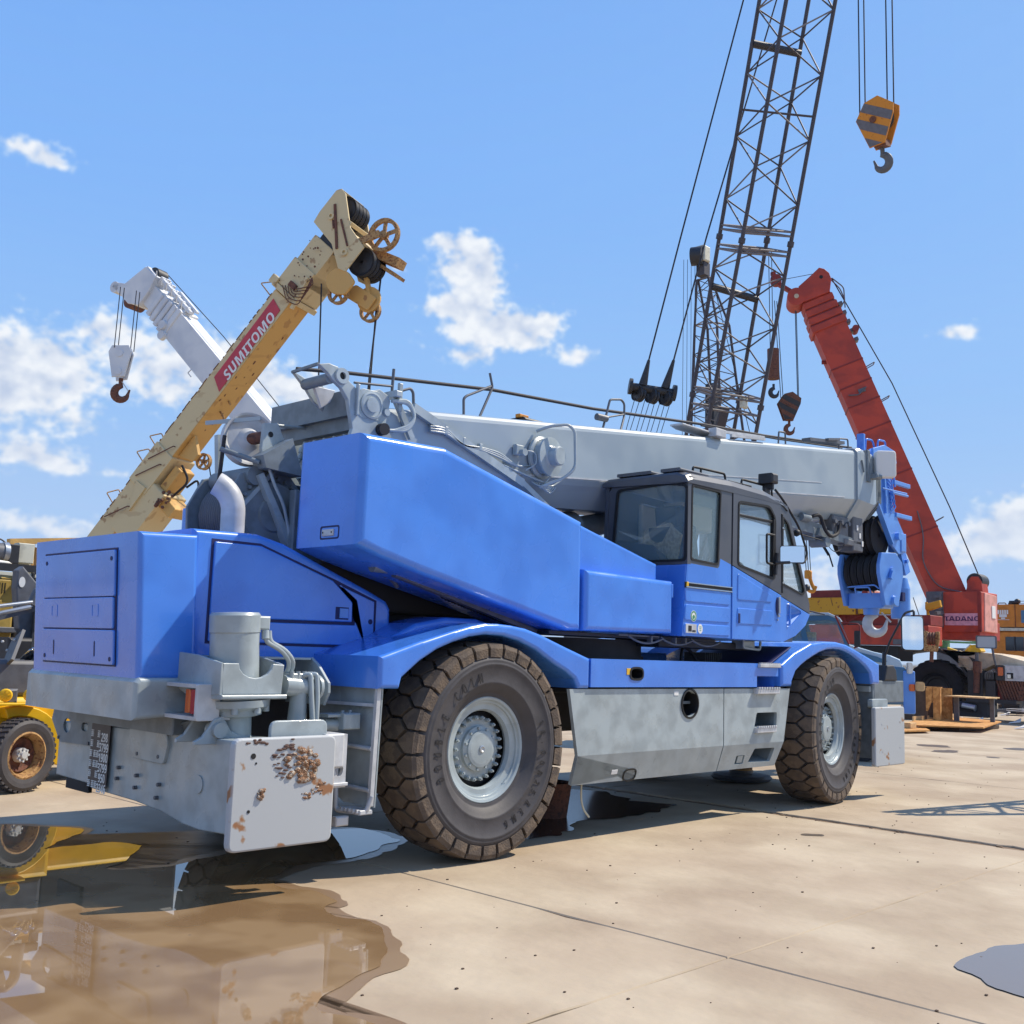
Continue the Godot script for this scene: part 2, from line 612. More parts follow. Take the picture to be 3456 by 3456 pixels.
func materials() -> void:
	var grime := noise_tex(1, 0.012, Color(0.90, 0.90, 0.90), Color(1, 1, 1), 0.25, 0.62, 5)
	var smear := noise_tex(2, 0.006, Color(0.92, 0.93, 0.95), Color(1.0, 1.0, 1.0), 0.3, 0.7, 3)
	var spot := noise_tex(3, 0.02, Color(0, 0, 0), Color(1, 1, 1), 0.60, 0.66, 5)
	var fewspot := noise_tex(4, 0.015, Color(0, 0, 0), Color(1, 1, 1), 0.76, 0.84, 5)
	var patch := noise_tex(5, 0.010, Color(0, 0, 0), Color(1, 1, 1), 0.40, 0.62, 5)
	var rtex := noise_tex(6, 0.01, Color(0.55, 0.55, 0.55), Color(1, 1, 1), 0.3, 0.7, 4)
	var wave := bump_tex(7, 0.006, 2)
	var fine := bump_tex(8, 0.06, 4)
	M["grime"] = grime
	mat("blue_paint", C(70, 132, 226), 0.34, 0.0, smear, 0.5, wave, 0.6, 0.45, rtex)
	mat("blue_seam", C(14, 26, 84), 0.6)
	mat("light_blue_paint", C(92, 148, 226), 0.38, 0.0, smear, 0.8, null, 0.0, 0.3)
	mat("grey_paint", C(162, 173, 176), 0.45, 0.0, grime, 0.6, wave, 0.6, 0.15, rtex)
	mat("boom_grey", C(158, 170, 176), 0.36, 0.0, smear, 0.35, wave, 0.5, 0.3)
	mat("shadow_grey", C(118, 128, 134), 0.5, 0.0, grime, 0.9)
	mat("white_grey_paint", C(196, 198, 200), 0.42, 0.0, grime, 0.8)
	mat("charcoal_paint", C(78, 80, 86), 0.38, 0.0, smear, 0.8, null, 0.0, 0.25)
	mat("dark_steel", C(48, 48, 52), 0.6, 0.0, grime, 1.2)
	mat("black", C(18, 18, 20), 0.6)
	mat("black_rubber", C(36, 36, 40), 0.75)
	mat("rope", C(40, 38, 44), 0.7)
	mat("chrome", C(200, 204, 208), 0.12, 1.0)
	mat("bright_steel", C(176, 180, 184), 0.3, 0.6)
	worn("float_plate", C(176, 180, 182), C(150, 105, 70), fewspot, 0.6, 0.5, fine, 0.01)
	worn("crust", C(150, 112, 84), C(206, 196, 180), spot, 0.9, 3.0, fine, 2.0)
	mat("crust_dark", C(96, 74, 66), 0.9, 0.0, grime, 3.0)
	mat("tyre_wall", C(70, 67, 69), 0.62, 0.0, grime, 1.0, fine, 0.06)
	worn("tyre_tread", C(84, 73, 64), C(106, 91, 76), patch, 0.85, 1.6, fine, 0.3)
	mat("tyre_dark", C(40, 38, 40), 0.8, 0.0, grime, 1.0)
	mat("red_lamp", C(170, 30, 36), 0.2, 0.0, null, 1.0, null, 0.0, 0.6)
	mat("amber_lamp", C(205, 92, 20), 0.2, 0.0, null, 1.0, null, 0.0, 0.6)
	mat("white_print", C(225, 225, 222), 0.6)
	mat("black_print", C(26, 24, 28), 0.6)
	mat("plate_dark", C(56, 50, 54), 0.5, 0.0, grime, 3.0)
	mat("yellow_print", C(222, 176, 52), 0.6)
	mat("green_print", C(60, 140, 90), 0.6)
	mat("cream_plastic", C(196, 192, 170), 0.6)
	mat("seat_cloth", C(42, 44, 48), 0.9)
	worn("tan_cloth", C(196, 180, 142), C(160, 142, 108), patch, 0.9, 4.0)
	var gl := mat("cab_glass", Color(0.62, 0.74, 0.76, 0.16), 0.03)
	gl.transparency = BaseMaterial3D.TRANSPARENCY_ALPHA
	mat("mirror_glass", C(236, 240, 244), 0.02, 1.0)
	# neighbours
	worn("tan_paint", C(208, 188, 144), C(150, 112, 74), fewspot, 0.6, 0.35, fine, 0.2)
	worn("ochre_paint_and_bounce", C(206, 162, 92), C(140, 92, 56), fewspot, 0.6, 0.35, fine, 0.2)  # ochre paint; on the tan boom underside it also carries painted ground bounce
	worn("rusty_tan", C(176, 138, 88), C(112, 70, 44), spot, 0.75, 1.6, fine, 0.3)
	mat("red_sign", C(196, 62, 74), 0.5, 0.0, smear, 1.0)
	mat("white_boom", C(214, 216, 218), 0.5, 0.0, smear, 0.4)
	mat("lattice_steel", C(70, 66, 72), 0.6, 0.0, grime, 0.6)
	mat("lattice_pale", C(118, 112, 112), 0.6, 0.0, grime, 0.6)
	worn("red_paint", C(188, 66, 42), C(160, 56, 40), patch, 0.6, 0.25)
	mat("red_dark", C(138, 42, 34), 0.6, 0.0, grime, 0.5)
	mat("red_sunlit", C(222, 158, 144), 0.6, 0.0, grime, 0.5)  # paler red: sunlight on the house end put into the colour
	mat("pink_sign", C(226, 160, 176), 0.6, 0.0, grime, 1.0)
	mat("purple_print", C(74, 38, 88), 0.6)
	worn("yellow_boom", C(204, 150, 32), C(140, 80, 40), fewspot, 0.6, 0.7)
	mat("yellow_paint", C(236, 186, 22), 0.45, 0.0, smear, 1.0)
	mat("orange_paint", C(208, 128, 36), 0.5, 0.0, grime, 0.4)
	worn("hook_orange", C(206, 134, 38), C(150, 90, 36), fewspot, 0.6, 1.5)
	mat("hook_grey", C(104, 104, 112), 0.6, 0.0, grime, 1.5)
	mat("sand_paint", C(206, 188, 160), 0.6, 0.0, grime, 0.6)
	worn("rust", C(112, 72, 56), C(76, 52, 46), spot, 0.85, 1.6, fine, 0.4)
	mat("olive_yellow", C(170, 142, 66), 0.6, 0.0, grime, 0.8)
	mat("cream_metal", C(206, 204, 186), 0.6, 0.0, grime, 0.8)
	mat("machine_black", C(44, 44, 48), 0.5, 0.0, grime, 1.0)
	mat("machine_grey", C(96, 98, 104), 0.5, 0.0, grime, 1.0)
	mat("truck_blue", C(60, 112, 148), 0.35, 0.0, smear, 0.6, null, 0.0, 0.4)
	mat("truck_pale", C(186, 208, 220), 0.35, 0.0, smear, 0.6, null, 0.0, 0.4)
	worn("plywood", C(204, 152, 86), C(176, 122, 62), patch, 0.8, 1.2)
	mat("wood_pale", C(208, 172, 122), 0.8, 0.0, grime, 1.5)
	mat("wood_dark", C(84, 66, 52), 0.8, 0.0, grime, 1.0)
	mat("green_metal", C(110, 160, 104), 0.6, 0.0, grime, 0.6)
	mat("paper", C(226, 222, 214), 0.9)
	mat("window_dark", C(40, 46, 54), 0.08, 0.0, null, 1.0, null, 0.0, 0.6)

func ground() -> void:
	# concrete: broad stains, sandy drifts, fine grain and small pits
	var base := noise_tex(31, 0.004, C(172, 154, 130), C(184, 168, 143), 0.3, 0.72, 6, 1024)
	var m := mat("concrete", Color.WHITE, 0.85, 0.0, base, 0.16, bump_tex(33, 0.03, 5, 1024), 0.5)
	m.detail_enabled = true
	m.detail_blend_mode = BaseMaterial3D.BLEND_MODE_MUL
	m.detail_uv_layer = BaseMaterial3D.DETAIL_UV_2
	m.uv2_triplanar = true
	m.uv2_world_triplanar = true
	m.uv2_scale = Vector3.ONE * 0.045
	var det := noise_tex(34, 0.016, Color(0.93, 0.92, 0.91), Color(1, 1, 1), 0.3, 0.6, 6, 1024)
	m.detail_albedo = det
	worn("dirt", C(104, 86, 66), C(70, 58, 48), M["rust"].albedo_texture, 0.95, 2.0)
	var root := Node3D.new()
	root.name = "ground"
	add_child(root)
	structure(root)
	var sh := MB.new()
	sh.quad(Vector3(-300, -0.035, 300), Vector3(300, -0.035, 300), Vector3(300, -0.035, -300), Vector3(-300, -0.035, -300))
	part(root, "sub_base", sh, M["dirt"])
	# slabs between the joints; the broad joint at x = 3.8 has broken edges
	var xs := [-300.0, -80.0, -32.2, -18.7, -14.2, -9.7, -5.2, -0.7, 3.83, 8.3, 12.8, 17.3, 21.8, 26.3, 40.0, 90.0, 300.0]
	var zs := [-300.0, -110.0, -45.0, -32.2, -23.2, -18.7, -14.2, -9.7, -5.2, -0.72, 3.77, 8.3, 12.8, 26.0, 300.0]
	for i in xs.size() - 1:
		for j in zs.size() - 1:
			var gx0: float = 0.062 if absf(xs[i] - 3.83) < 0.01 else 0.004
			var gx1: float = 0.062 if absf(xs[i + 1] - 3.83) < 0.01 else 0.004
			var x0: float = xs[i] + gx0
			var x1: float = xs[i + 1] - gx1
			var z0: float = zs[j] + 0.0035
			var z1: float = zs[j + 1] - 0.0035
			var near := absf(x0) < 14.0 and absf(z0) < 12.0
			var o := PackedVector2Array()
			for side in 4:
				var a := Vector2([x0, x1, x1, x0][side], -[z1, z1, z0, z0][side])
				var b := Vector2([x1, x1, x0, x0][side], -[z1, z0, z0, z1][side])
				var wide: bool = (side == 1 and gx1 > 0.02) or (side == 3 and gx0 > 0.02)
				var nseg := (46 if wide else 18) if near else 1
				for k in nseg:
					var p := a.lerp(b, float(k) / nseg)
					if near and k > 0:
						var nrm := Vector2(-(b - a).y, (b - a).x).normalized()
						p += nrm * rng.randf_range(-0.002, 0.022 if wide else 0.004)
						if rng.randf() < (0.12 if wide else 0.03):
							p += nrm * rng.randf_range(0.01, 0.035)
					o.append(p)
			var mb := MB.new(Transform3D(Basis(Vector3(1, 0, 0), Vector3(0, 0, -1), Vector3(0, 1, 0)), Vector3.ZERO))
			mb.prism(o, -0.034, 0.0, 0.006 if near else 0.0, false, 1)
			part(root, "slab", mb, m)
	var fill := MB.new()
	for k in 90:
		var z := -9.0 + k * 0.2
		fill.quad(Vector3(3.74, -0.016 + rng.randf_range(-0.006, 0.006), z + 0.2), Vector3(3.92, -0.016 + rng.randf_range(-0.006, 0.006), z + 0.2), Vector3(3.92, -0.015, z), Vector3(3.74, -0.015, z))
		fill.box(Vector3(3.83 + rng.randf_range(-0.05, 0.05), -0.014, z + rng.randf() * 0.2), Vector3(rng.randf_range(0.01, 0.035), 0.014, rng.randf_range(0.01, 0.05)), 0)
	part(root, "joint_filler", fill, mat("joint_rubble", C(128, 106, 84), 0.95, 0.0, M["grime"], 4.0))
	# puddles: muddy rain water a few millimetres deep
	var pud := mat("puddle_water", C(150, 124, 92), 0.015, 0.0, noise_tex(36, 0.006, Color(0.86, 0.83, 0.8), Color(1, 1, 1), 0.3, 0.7, 3), 0.5)
	pud.metallic_specular = 0.62
	var wet := mat("wet_concrete", C(150, 124, 100), 0.3, 0.0, M["concrete"].albedo_texture, 0.16)
	wet.albedo_color = Color(0.80, 0.74, 0.69)
	var flat := Transform3D(Basis(Vector3(1, 0, 0), Vector3(0, 0, 1), Vector3(0, -1, 0)), Vector3.ZERO)
	var shore := V([-2.9, -1.55, -2.03, -1.75, -1.78, -1.5, -1.60, -1.22, -1.9, -0.9, -2.2, -0.62, -1.72, -0.66, -1.56, -0.4, -1.85, -0.05, -2.1, 0.22, -1.8, 0.38, -1.4, 0.2, -0.9, 0.0, -0.3, -0.3, 0.1, -0.1, 0.05, 0.45, -0.5, 0.75, -1.1, 0.8, -1.5, 1.0, -1.53, 1.3, -1.46, 1.46, -1.52, 1.74, -1.66, 1.87, -1.71, 2.02, -1.64, 2.16, -1.69, 2.34, -1.78, 2.52, -1.92, 2.7, -2.13, 2.87, -2.29, 2.94, -2.5, 3.02, -2.64, 3.12, -2.62, 3.25, -2.55, 3.5, -2.7, 3.9, -3.2, 4.3, -4.2, 4.4, -5.6, 3.9, -6.6, 2.6, -6.5, 0.9, -5.4, -0.5, -4.2, -1.2])
	var water := wobble(shore, 0.035, 91)
	var wm := MB.new(flat)
	wm.cap(MB.ccw(water), -0.006, true)
	structure(part(self, "puddle", wm, pud))
	var wm2 := MB.new(flat)
	var rim := wobble(shore, 0.05, 17)
	var ring := MB.inset(MB.ccw(rim), -0.075)
	wm2.cap(ring, -0.003, true)
	structure(part(self, "wet_ground", wm2, wet))
	var wm3 := MB.new(flat)
	wm3.cap(MB.ccw(wobble(V([0.02, 4.58, 0.22, 4.55, 0.55, 4.56, 0.9, 4.66, 1.5, 5.1, 1.3, 5.8, 0.4, 5.9, -0.05, 5.4, -0.2, 5.0, -0.12, 4.74]), 0.03, 5)), -0.006, true)
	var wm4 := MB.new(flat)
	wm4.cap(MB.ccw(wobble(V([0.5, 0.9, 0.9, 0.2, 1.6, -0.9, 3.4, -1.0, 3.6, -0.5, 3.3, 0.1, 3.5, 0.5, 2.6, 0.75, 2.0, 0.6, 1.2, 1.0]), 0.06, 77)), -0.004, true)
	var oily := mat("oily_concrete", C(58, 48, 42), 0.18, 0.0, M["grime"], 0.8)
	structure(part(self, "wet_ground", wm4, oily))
	var pud2 := mat("clear_puddle_water", C(120, 104, 86), 0.01)
	pud2.metallic_specular = 0.9
	structure(part(self, "puddle", wm3, pud2))

func wobble(p: PackedVector2Array, amp: float, s: int) -> PackedVector2Array:
	var n := FastNoiseLite.new()
	n.seed = s
	n.frequency = 1.0
	var o := PackedVector2Array()
	for i in p.size():
		var a := p[i]
		var b := p[(i + 1) % p.size()]
		var k := maxi(1, int(a.distance_to(b) / 0.06))
		for j in k:
			var t := float(j) / k
			var q := a.lerp(b, t)
			o.append(q + Vector2(n.get_noise_2d(q.x * 3.0, q.y * 3.0), n.get_noise_2d(q.x * 3.0 + 50.0, q.y * 3.0)) * amp * 2.0)
	return rnd(o, 0.05, 1)

# ---------------------------------------------------------------- the blue and grey crane: x runs forward, z towards its right side
# xy outline pushed from z0 to z1
func zp(o: Node3D, called: String, par: Node3D, poly: PackedVector2Array, z0: float, z1: float, ma: String, bev := 0.0, both := false) -> MeshInstance3D:
	return part(par, called, W(o).prism(poly, z0, z1, bev, both), M[ma])
func bx(o: Node3D, called: String, par: Node3D, c: Vector3, s: Vector3, ma: String, bev := 0.006) -> MeshInstance3D:
	return part(par, called, W(o).box(c, s, bev), M[ma])

func make_wheel(o: Node3D, c: Vector3, side: float, steer: float, full: bool) -> void:
	# local axis z points out of the crane
	var b := Basis(Vector3.UP, steer) * Basis(Vector3(side, 0, 0), Vector3(0, 1, 0), Vector3(0, 0, side))
	var t := o.transform.affine_inverse() * Transform3D(b, c)
	var wh := part(o, "wheel", MB.new(t).slathe([[0.0, -0.2], [0.30, -0.2], [0.31, 0.02], [0.0, 0.02]], 24), M["dark_steel"])
	var Rr := 0.745
	# carcass: beads, ribs and shoulders
	var pr := [[0.355, 0.135], [0.372, 0.150], [0.385, 0.146], [0.395, 0.155], [0.43, 0.185], [0.455, 0.196], [0.462, 0.203], [0.470, 0.199], [0.53, 0.212], [0.575, 0.214], [0.583, 0.220], [0.595, 0.221], [0.602, 0.215], [0.612, 0.219], [0.622, 0.216], [0.65, 0.200], [0.67, 0.175], [0.69, 0.15], [0.70, 0.11], [0.702, 0.0]]
	var prof: Array = pr.duplicate()
	for k in range(pr.size() - 2, -1, -1):
		prof.append([pr[k][0], -pr[k][1]])
	var ty := MB.new(t)
	for k in prof.size() - 1:
		ty.lathe([prof[k], prof[k + 1]], 72, 0.0, TAU, 20)
	var tyre := part(wh, "tyre", ty, M["tyre_wall"])
	# rim and hub
	var rm := MB.new(t)
	rm.lathe([[0.30, 0.02], [0.27, 0.05], [0.262, 0.075], [0.275, 0.105], [0.305, 0.108], [0.318, 0.112], [0.322, 0.125], [0.334, 0.128], [0.342, 0.142], [0.358, 0.148], [0.366, 0.140], [0.364, 0.120], [0.34, 0.10], [0.33, -0.12]], 56)
	part(wh, "rim", rm, M["grey_paint"])
	var hb := MB.new(t)
	hb.lathe([[0.29, -0.02], [0.235, 0.0], [0.225, 0.01], [0.225, 0.035], [0.205, 0.045], [0.165, 0.045], [0.155, 0.05], [0.155, 0.075], [0.128, 0.085], [0.125, 0.098], [0.105, 0.102], [0.0, 0.104]], 40)
	for k in 22:
		var a := TAU * k / 22
		hb.at(t * Transform3D(Basis(Vector3(0, 0, 1), a), Vector3.ZERO))
		hb.cyl(Vector3(0.212, 0, 0.03), Vector3(0.212, 0, 0.072), 0.0135, -1, 6)
		hb.cyl(Vector3(0.212, 0, 0.05), Vector3(0.212, 0, 0.085), 0.008, -1, 5)
		if k % 2 == 0:
			hb.cyl(Vector3(0.141, 0, 0.075), Vector3(0.141, 0, 0.093), 0.010, -1, 6)
	hb.at(t)
	part(wh, "hub", hb, M["grey_paint"])
	part(wh, "hub_plug", MB.new(t).lathe([[0.026, 0.104], [0.026, 0.109], [0.018, 0.112], [0.012, 0.107], [0.0, 0.107]], 14), M["bright_steel"])
	part(wh, "valve", MB.new(t).tube(bend([Vector3(0.18, -0.27, 0.06), Vector3(0.21, -0.25, 0.12), Vector3(0.235, -0.225, 0.115)], 0.03), 0.012, 5), M["grey_paint"])
	# tread: shoulder blocks on both sides and a row of six-sided blocks between
	var n := 30
	var pitch := TAU / n
	var shapes := []
	# angle as a share of the pitch against z; shoulder block with a blunt point to the middle
	shapes.append([[-0.44, 0.207], [0.44, 0.207], [0.44, 0.146], [0.07, 0.078], [-0.07, 0.078], [-0.44, 0.146]])
	shapes.append([[0.0, 0.116], [0.43, 0.042], [0.43, -0.042], [0.0, -0.116], [-0.43, -0.042], [-0.43, 0.042]])
	var far := MB.new(t)
	for row in 3:
		for k in n:
			var mb := MB.new(t) if full else far
			var off := (0.5 if row == 1 else 0.0) + 0.0
			var sh: Array = shapes[1] if row == 1 else shapes[0]
			var top: Array = []
			var bot: Array = []
			var sg := -1.0 if row == 2 else 1.0
			for q in sh:
				var a: float = (k + off + q[0] * sg) * pitch
				var a2: float = (k + off + q[0] * sg * 1.06) * pitch
				var zz: float = q[1] * sg
				var crown: float = Rr - 0.014 * pow(absf(zz) / 0.205, 3.0)
				top.append(Vector3(crown * sin(a), crown * cos(a), zz))
				bot.append(Vector3(0.700 * sin(a2), 0.700 * cos(a2), zz * 1.02))
			var wall := top.size()
			if sg > 0:
				top.reverse()
				bot.reverse()
			mb.loft([bot, top])
			if row != 1:
				# the flank of the block runs down the shoulder
				var e0: float = (k + off - 0.41 * sg) * pitch
				var e1: float = (k + off + 0.41 * sg) * pitch
				var ring0: Array = []
				var ring1: Array = []
				for q in [[0.731, 0.205], [0.700, 0.219], [0.640, 0.216], [0.635, 0.17], [0.70, 0.16]]:
					ring0.append(Vector3(q[0] * sin(e0), q[0] * cos(e0), q[1] * sg))
					ring1.append(Vector3(q[0] * sin(e1), q[0] * cos(e1), q[1] * sg))
				mb.loft([ring0, ring1])
			if full:
				part(wh, "tread_block", mb, M["tyre_tread"])
	if not full:
		stuff(part(wh, "tread", far, M["tyre_tread"]))
	if full:
		ring_letters(tyre, t, "DOUBLE COIN", 0.508, 200.0, 0.066, 9.4, 0.6)
		ring_letters(tyre, t, "16.00R25", 0.52, 20.0, 0.05, 8.0, 0.8)
		ring_letters(tyre, t, "REM6", 0.53, -46.0, 0.055, 9.0, 0.6)

# letters moulded round the side wall; ang in degrees where the text begins (clockwise)
func ring_letters(par: Node3D, t: Transform3D, s: String, r: float, ang: float, h: float, step: float, sq: float) -> void:
	for k in s.length():
		if s[k] == " ":
			continue
		var a := deg_to_rad(ang - step * k)
		var p := Vector3(r * cos(a), r * sin(a), 0.2155)
		var bs := Basis(Vector3(0, 0, 1), a - PI / 2)
		lettering(par, s[k], h, t_global(par, t) * Transform3D(bs, p), M["tyre_dark"], "moulded_letter", true, 0.0, sq)
func t_global(par: Node3D, t: Transform3D) -> Transform3D:
	var q: Node = par
	var gt := Transform3D()
	while q != self:
		gt = (q as Node3D).transform * gt
		q = q.get_parent()
	return gt * t

func rear_crane() -> void:
	var o := thing("mobile_crane", "large blue and grey rough terrain crane with its boom lowered over the cab", "crane", Vector3(2.3, 0, 0))
	chassis(o)
	rear_end(o)
	turret(o)
	cab(o)
	boom_and_mast(o)
	hook_and_ball()

func chassis(o: Node3D) -> void:
	# frame, axles
	var f := W(o)
	for s in [-1, 1]:
		f.box(Vector3(2.4, 0.92, 0.42 * s), Vector3(8.6, 0.34, 0.09), 0.01)
	for x in [-1.7, -0.75, 0.8, 2.0, 3.3, 4.3, 6.2]:
		f.box(Vector3(x, 0.92, 0), Vector3(0.14, 0.28, 0.8), 0.01)
	f.box(Vector3(2.4, 1.12, 0), Vector3(7.6, 0.05, 1.45), 0.01)
	for x in [0.0, 4.97]:
		f.cyl(Vector3(x, 0.745, -1.0), Vector3(x, 0.745, 1.0), 0.13, -1, 14)
		f.ball(Vector3(x, 0.745, 0.1), 0.27, 14)
		f.box(Vector3(x, 0.9, 0), Vector3(0.3, 0.2, 0.7), 0.02)
	part(o, "chassis_frame", f, M["dark_steel"])
	make_wheel(o, Vector3(0, 0.745, 1.215), 1, 0.0, true)
	make_wheel(o, Vector3(4.97, 0.745, 1.215), 1, 0.136, true)
	make_wheel(o, Vector3(0, 0.745, -1.215), -1, 0.0, false)
	make_wheel(o, Vector3(4.97, 0.745, -1.215), -1, 0.136, false)
	# side panels between the wheels
	var up := Transform3D(Basis(), Vector3(0, 0, 0))
	var tilt := 0.29
	var lowt := Transform3D(Basis(Vector3(1, 0, 0), Vector3(0, cos(tilt), sin(tilt)), Vector3(0, -sin(tilt), cos(tilt))), Vector3(0, 0.662, 1.41))
	var p1 := W(o)
	p1.plate(V([0.81, 1.16, 0.922, 0.662, 2.893, 0.662, 2.893, 1.16]), [ell(2.375, 1.035, 0.118, 0.106, 28)], 1.38, 1.41)
	var base := p1.T
	p1.at(base * lowt)
	p1.plate(V([0.922, 0, 0.93, -0.235, 2.883, -0.235, 2.893, 0]), [ell(1.625, -0.19, 0.076, 0.046, 24, 2.8)], -0.03, 0.0)
	part(o, "side_panel", p1, M["grey_paint"])
	var p2 := W(o)
	p2.plate(V([2.908, 1.16, 2.908, 0.662, 3.935, 0.662, 4.05, 1.16]), [rnd(V([3.45, 0.94, 3.81, 0.94, 3.80, 0.81, 3.41, 0.81]), 0.02)], 1.38, 1.41)
	p2.at(base * lowt)
	p2.plate(V([2.908, 0, 3.935, 0, 3.875, -0.235, 2.898, -0.235]), [rnd(V([3.44, -0.05, 3.80, -0.055, 3.77, -0.19, 3.38, -0.18]), 0.02), rnd(R(3.16, -0.19, 3.30, -0.105), 0.012)], -0.03, 0.0)
	part(o, "side_panel", p2, M["grey_paint"])
	# what the openings show
	var sl := W(o)
	sl.at(base * Transform3D(Basis(), Vector3(2.375, 1.035, 1.41)))
	sl.lathe([[0.128, 0.0], [0.128, 0.010], [0.114, 0.012], [0.110, -0.01], [0.110, -0.20], [0.0, -0.20]], 28)
	part(o, "filler_opening", sl, M["black"])
	var fl := W(o)
	fl.cyl(Vector3(2.32, 0.99, 1.26), Vector3(2.31, 0.985, 1.345), 0.045, 0.05, 14)
	fl.box(Vector3(2.42, 1.04, 1.33), Vector3(0.14, 0.025, 0.02), 0.003)
	part(o, "filler_cap", fl, M["shadow_grey"])
	var dr := W(o)
	dr.at(base * lowt)
	dr.prism(ell(1.625, -0.19, 0.074, 0.044, 20, 2.8), -0.16, -0.15)
	var rimo := ell(1.625, -0.19, 0.085, 0.054, 24, 2.8)
	dr.plate(rimo, [ell(1.625, -0.19, 0.072, 0.042, 24, 2.8)], -0.15, 0.006)
	dr.cyl(Vector3(1.595, -0.19, -0.15), Vector3(1.595, -0.19, -0.05), 0.022, -1, 10)
	part(o, "drain_opening", dr, M["black"])
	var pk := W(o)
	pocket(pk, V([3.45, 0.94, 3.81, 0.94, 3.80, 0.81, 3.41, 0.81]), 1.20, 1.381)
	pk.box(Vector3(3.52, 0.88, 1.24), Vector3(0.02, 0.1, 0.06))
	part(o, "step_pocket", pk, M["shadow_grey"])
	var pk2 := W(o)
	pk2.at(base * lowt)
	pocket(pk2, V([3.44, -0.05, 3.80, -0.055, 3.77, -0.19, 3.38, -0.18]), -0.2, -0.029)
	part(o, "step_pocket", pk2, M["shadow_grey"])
	var la := W(o)
	la.at(base * lowt)
	pocket(la, R(3.16, -0.19, 3.30, -0.105), -0.05, -0.029)
	la.box(Vector3(3.245, -0.147, -0.012), Vector3(0.085, 0.07, 0.012), 0.004)
	part(o, "panel_latch", la, M["grey_paint"])
	for q in [[3.41, 3.75, 0.782, 1.435], [3.395, 3.79, 1.137, 1.445]]:
		var sm := W(o)
		sm.box(Vector3((q[0] + q[1]) / 2, q[2], q[3] - 0.015), Vector3(q[1] - q[0], 0.05, 0.05), 0.006)
		for k in 9:
			sm.box(Vector3(lerpf(q[0] + 0.02, q[1] - 0.02, k / 8.0), q[2] + 0.028, q[3] + 0.006), Vector3(0.018, 0.02, 0.03), 0.003)
		part(o, "step_tread", sm, M["white_grey_paint"])
	# blue skirt along the deck
	var sk := W(o)
	sk.plate(V([1.03, 1.175, 3.42, 1.175, 3.42, 1.275, 3.80, 1.275, 3.80, 1.355, 3.44, 1.355, 3.44, 1.392, 1.03, 1.392]), [ell(1.60, 1.282, 0.082, 0.046, 24, 2.8)], 1.385, 1.43)
	sk.box(Vector3(2.24, 1.380, 1.12), Vector3(2.42, 0.02, 0.52), 0.004)
	part(o, "deck_skirt", sk, M["blue_paint"])
	var ov := W(o)
	ov.plate(ell(1.60, 1.282, 0.092, 0.055, 24, 2.8), [ell(1.60, 1.282, 0.076, 0.040, 24, 2.8)], 1.28, 1.437)
	ov.prism(ell(1.60, 1.282, 0.08, 0.044, 20, 2.8), 1.27, 1.28)
	part(o, "breather_opening", ov, M["black"])
	var nk := W(o)
	pocket(nk, R(3.42, 1.175, 3.80, 1.275), 1.18, 1.386)
	part(o, "step_niche", nk, M["blue_paint"])
	var wt := W(o)
	wt.box(Vector3(3.62, 1.373, 1.40), Vector3(0.37, 0.034, 0.12), 0.006)
	for k in 10:
		wt.box(Vector3(lerpf(3.46, 3.78, k / 9.0), 1.392, 1.445), Vector3(0.016, 0.016, 0.03), 0.003)
	part(o, "deck_step", wt, M["white_grey_paint"])
	var tagm := W(o)
	tagm.box(Vector3(1.495, 1.298, 1.432), Vector3(0.05, 0.05, 0.004), 0.001)
	part(o, "warning_label", tagm, M["yellow_print"])
	part(o, "paper_label", W(o).box(Vector3(2.175, 1.122, 1.412), Vector3(0.062, 0.034, 0.004), 0.001), M["white_print"])
	var pl2 := W(o)
	pl2.at(base * lowt).box(Vector3(1.42, -0.155, 0.002), Vector3(0.075, 0.036, 0.004), 0.001)
	part(o, "paper_label", pl2, M["white_print"])
	# fenders: a sloping, arched shell from the frame out to the skin
	var rf := V([-1.03, 1.165, -0.86, 1.165, -0.84, 1.235, -0.69, 1.345, -0.54, 1.425, -0.40, 1.475, -0.25, 1.515, -0.10, 1.535, 0.08, 1.53, 0.24, 1.50, 0.42, 1.44, 0.59, 1.355, 0.76, 1.285, 0.85, 1.235, 0.895, 1.165, 1.02, 1.165, 1.02, 1.392, 0.73, 1.475, 0.48, 1.55, 0.30, 1.592, 0.16, 1.608, 0.02, 1.615, -0.10, 1.612, -0.25, 1.588, -0.40, 1.552, -0.68, 1.475, -1.03, 1.368])
	var ff := V([3.87, 1.18, 4.06, 1.18, 4.07, 1.23, 4.14, 1.325, 4.25, 1.385, 4.37, 1.435, 4.50, 1.48, 4.63, 1.52, 4.78, 1.55, 4.93, 1.56, 5.06, 1.555, 5.18, 1.538, 5.33, 1.50, 5.47, 1.45, 5.62, 1.39, 5.73, 1.32, 5.77, 1.205, 5.945, 1.205, 5.945, 1.425, 5.70, 1.49, 5.42, 1.56, 5.20, 1.612, 4.97, 1.635, 4.72, 1.632, 4.45, 1.605, 4.13, 1.505, 3.87, 1.388])
	for s in [1, -1]:
		var z0 := 0.70 if s > 0 else -1.43
		var a1 := W(o)
		var t1 := a1.T
		if s < 0:
			a1.at(t1 * Transform3D(Basis.from_scale(Vector3(1, 1, -1)), Vector3.ZERO))
		a1.prism(rf, 0.70, 1.43, 0.028)
		part(o, "rear_fender", a1, M["blue_paint"])
		var a2 := W(o)
		if s < 0:
			a2.at(t1 * Transform3D(Basis.from_scale(Vector3(1, 1, -1)), Vector3.ZERO))
		a2.prism(ff, 0.30, 1.43, 0.028)
		part(o, "front_fender", a2, M["blue_paint"])
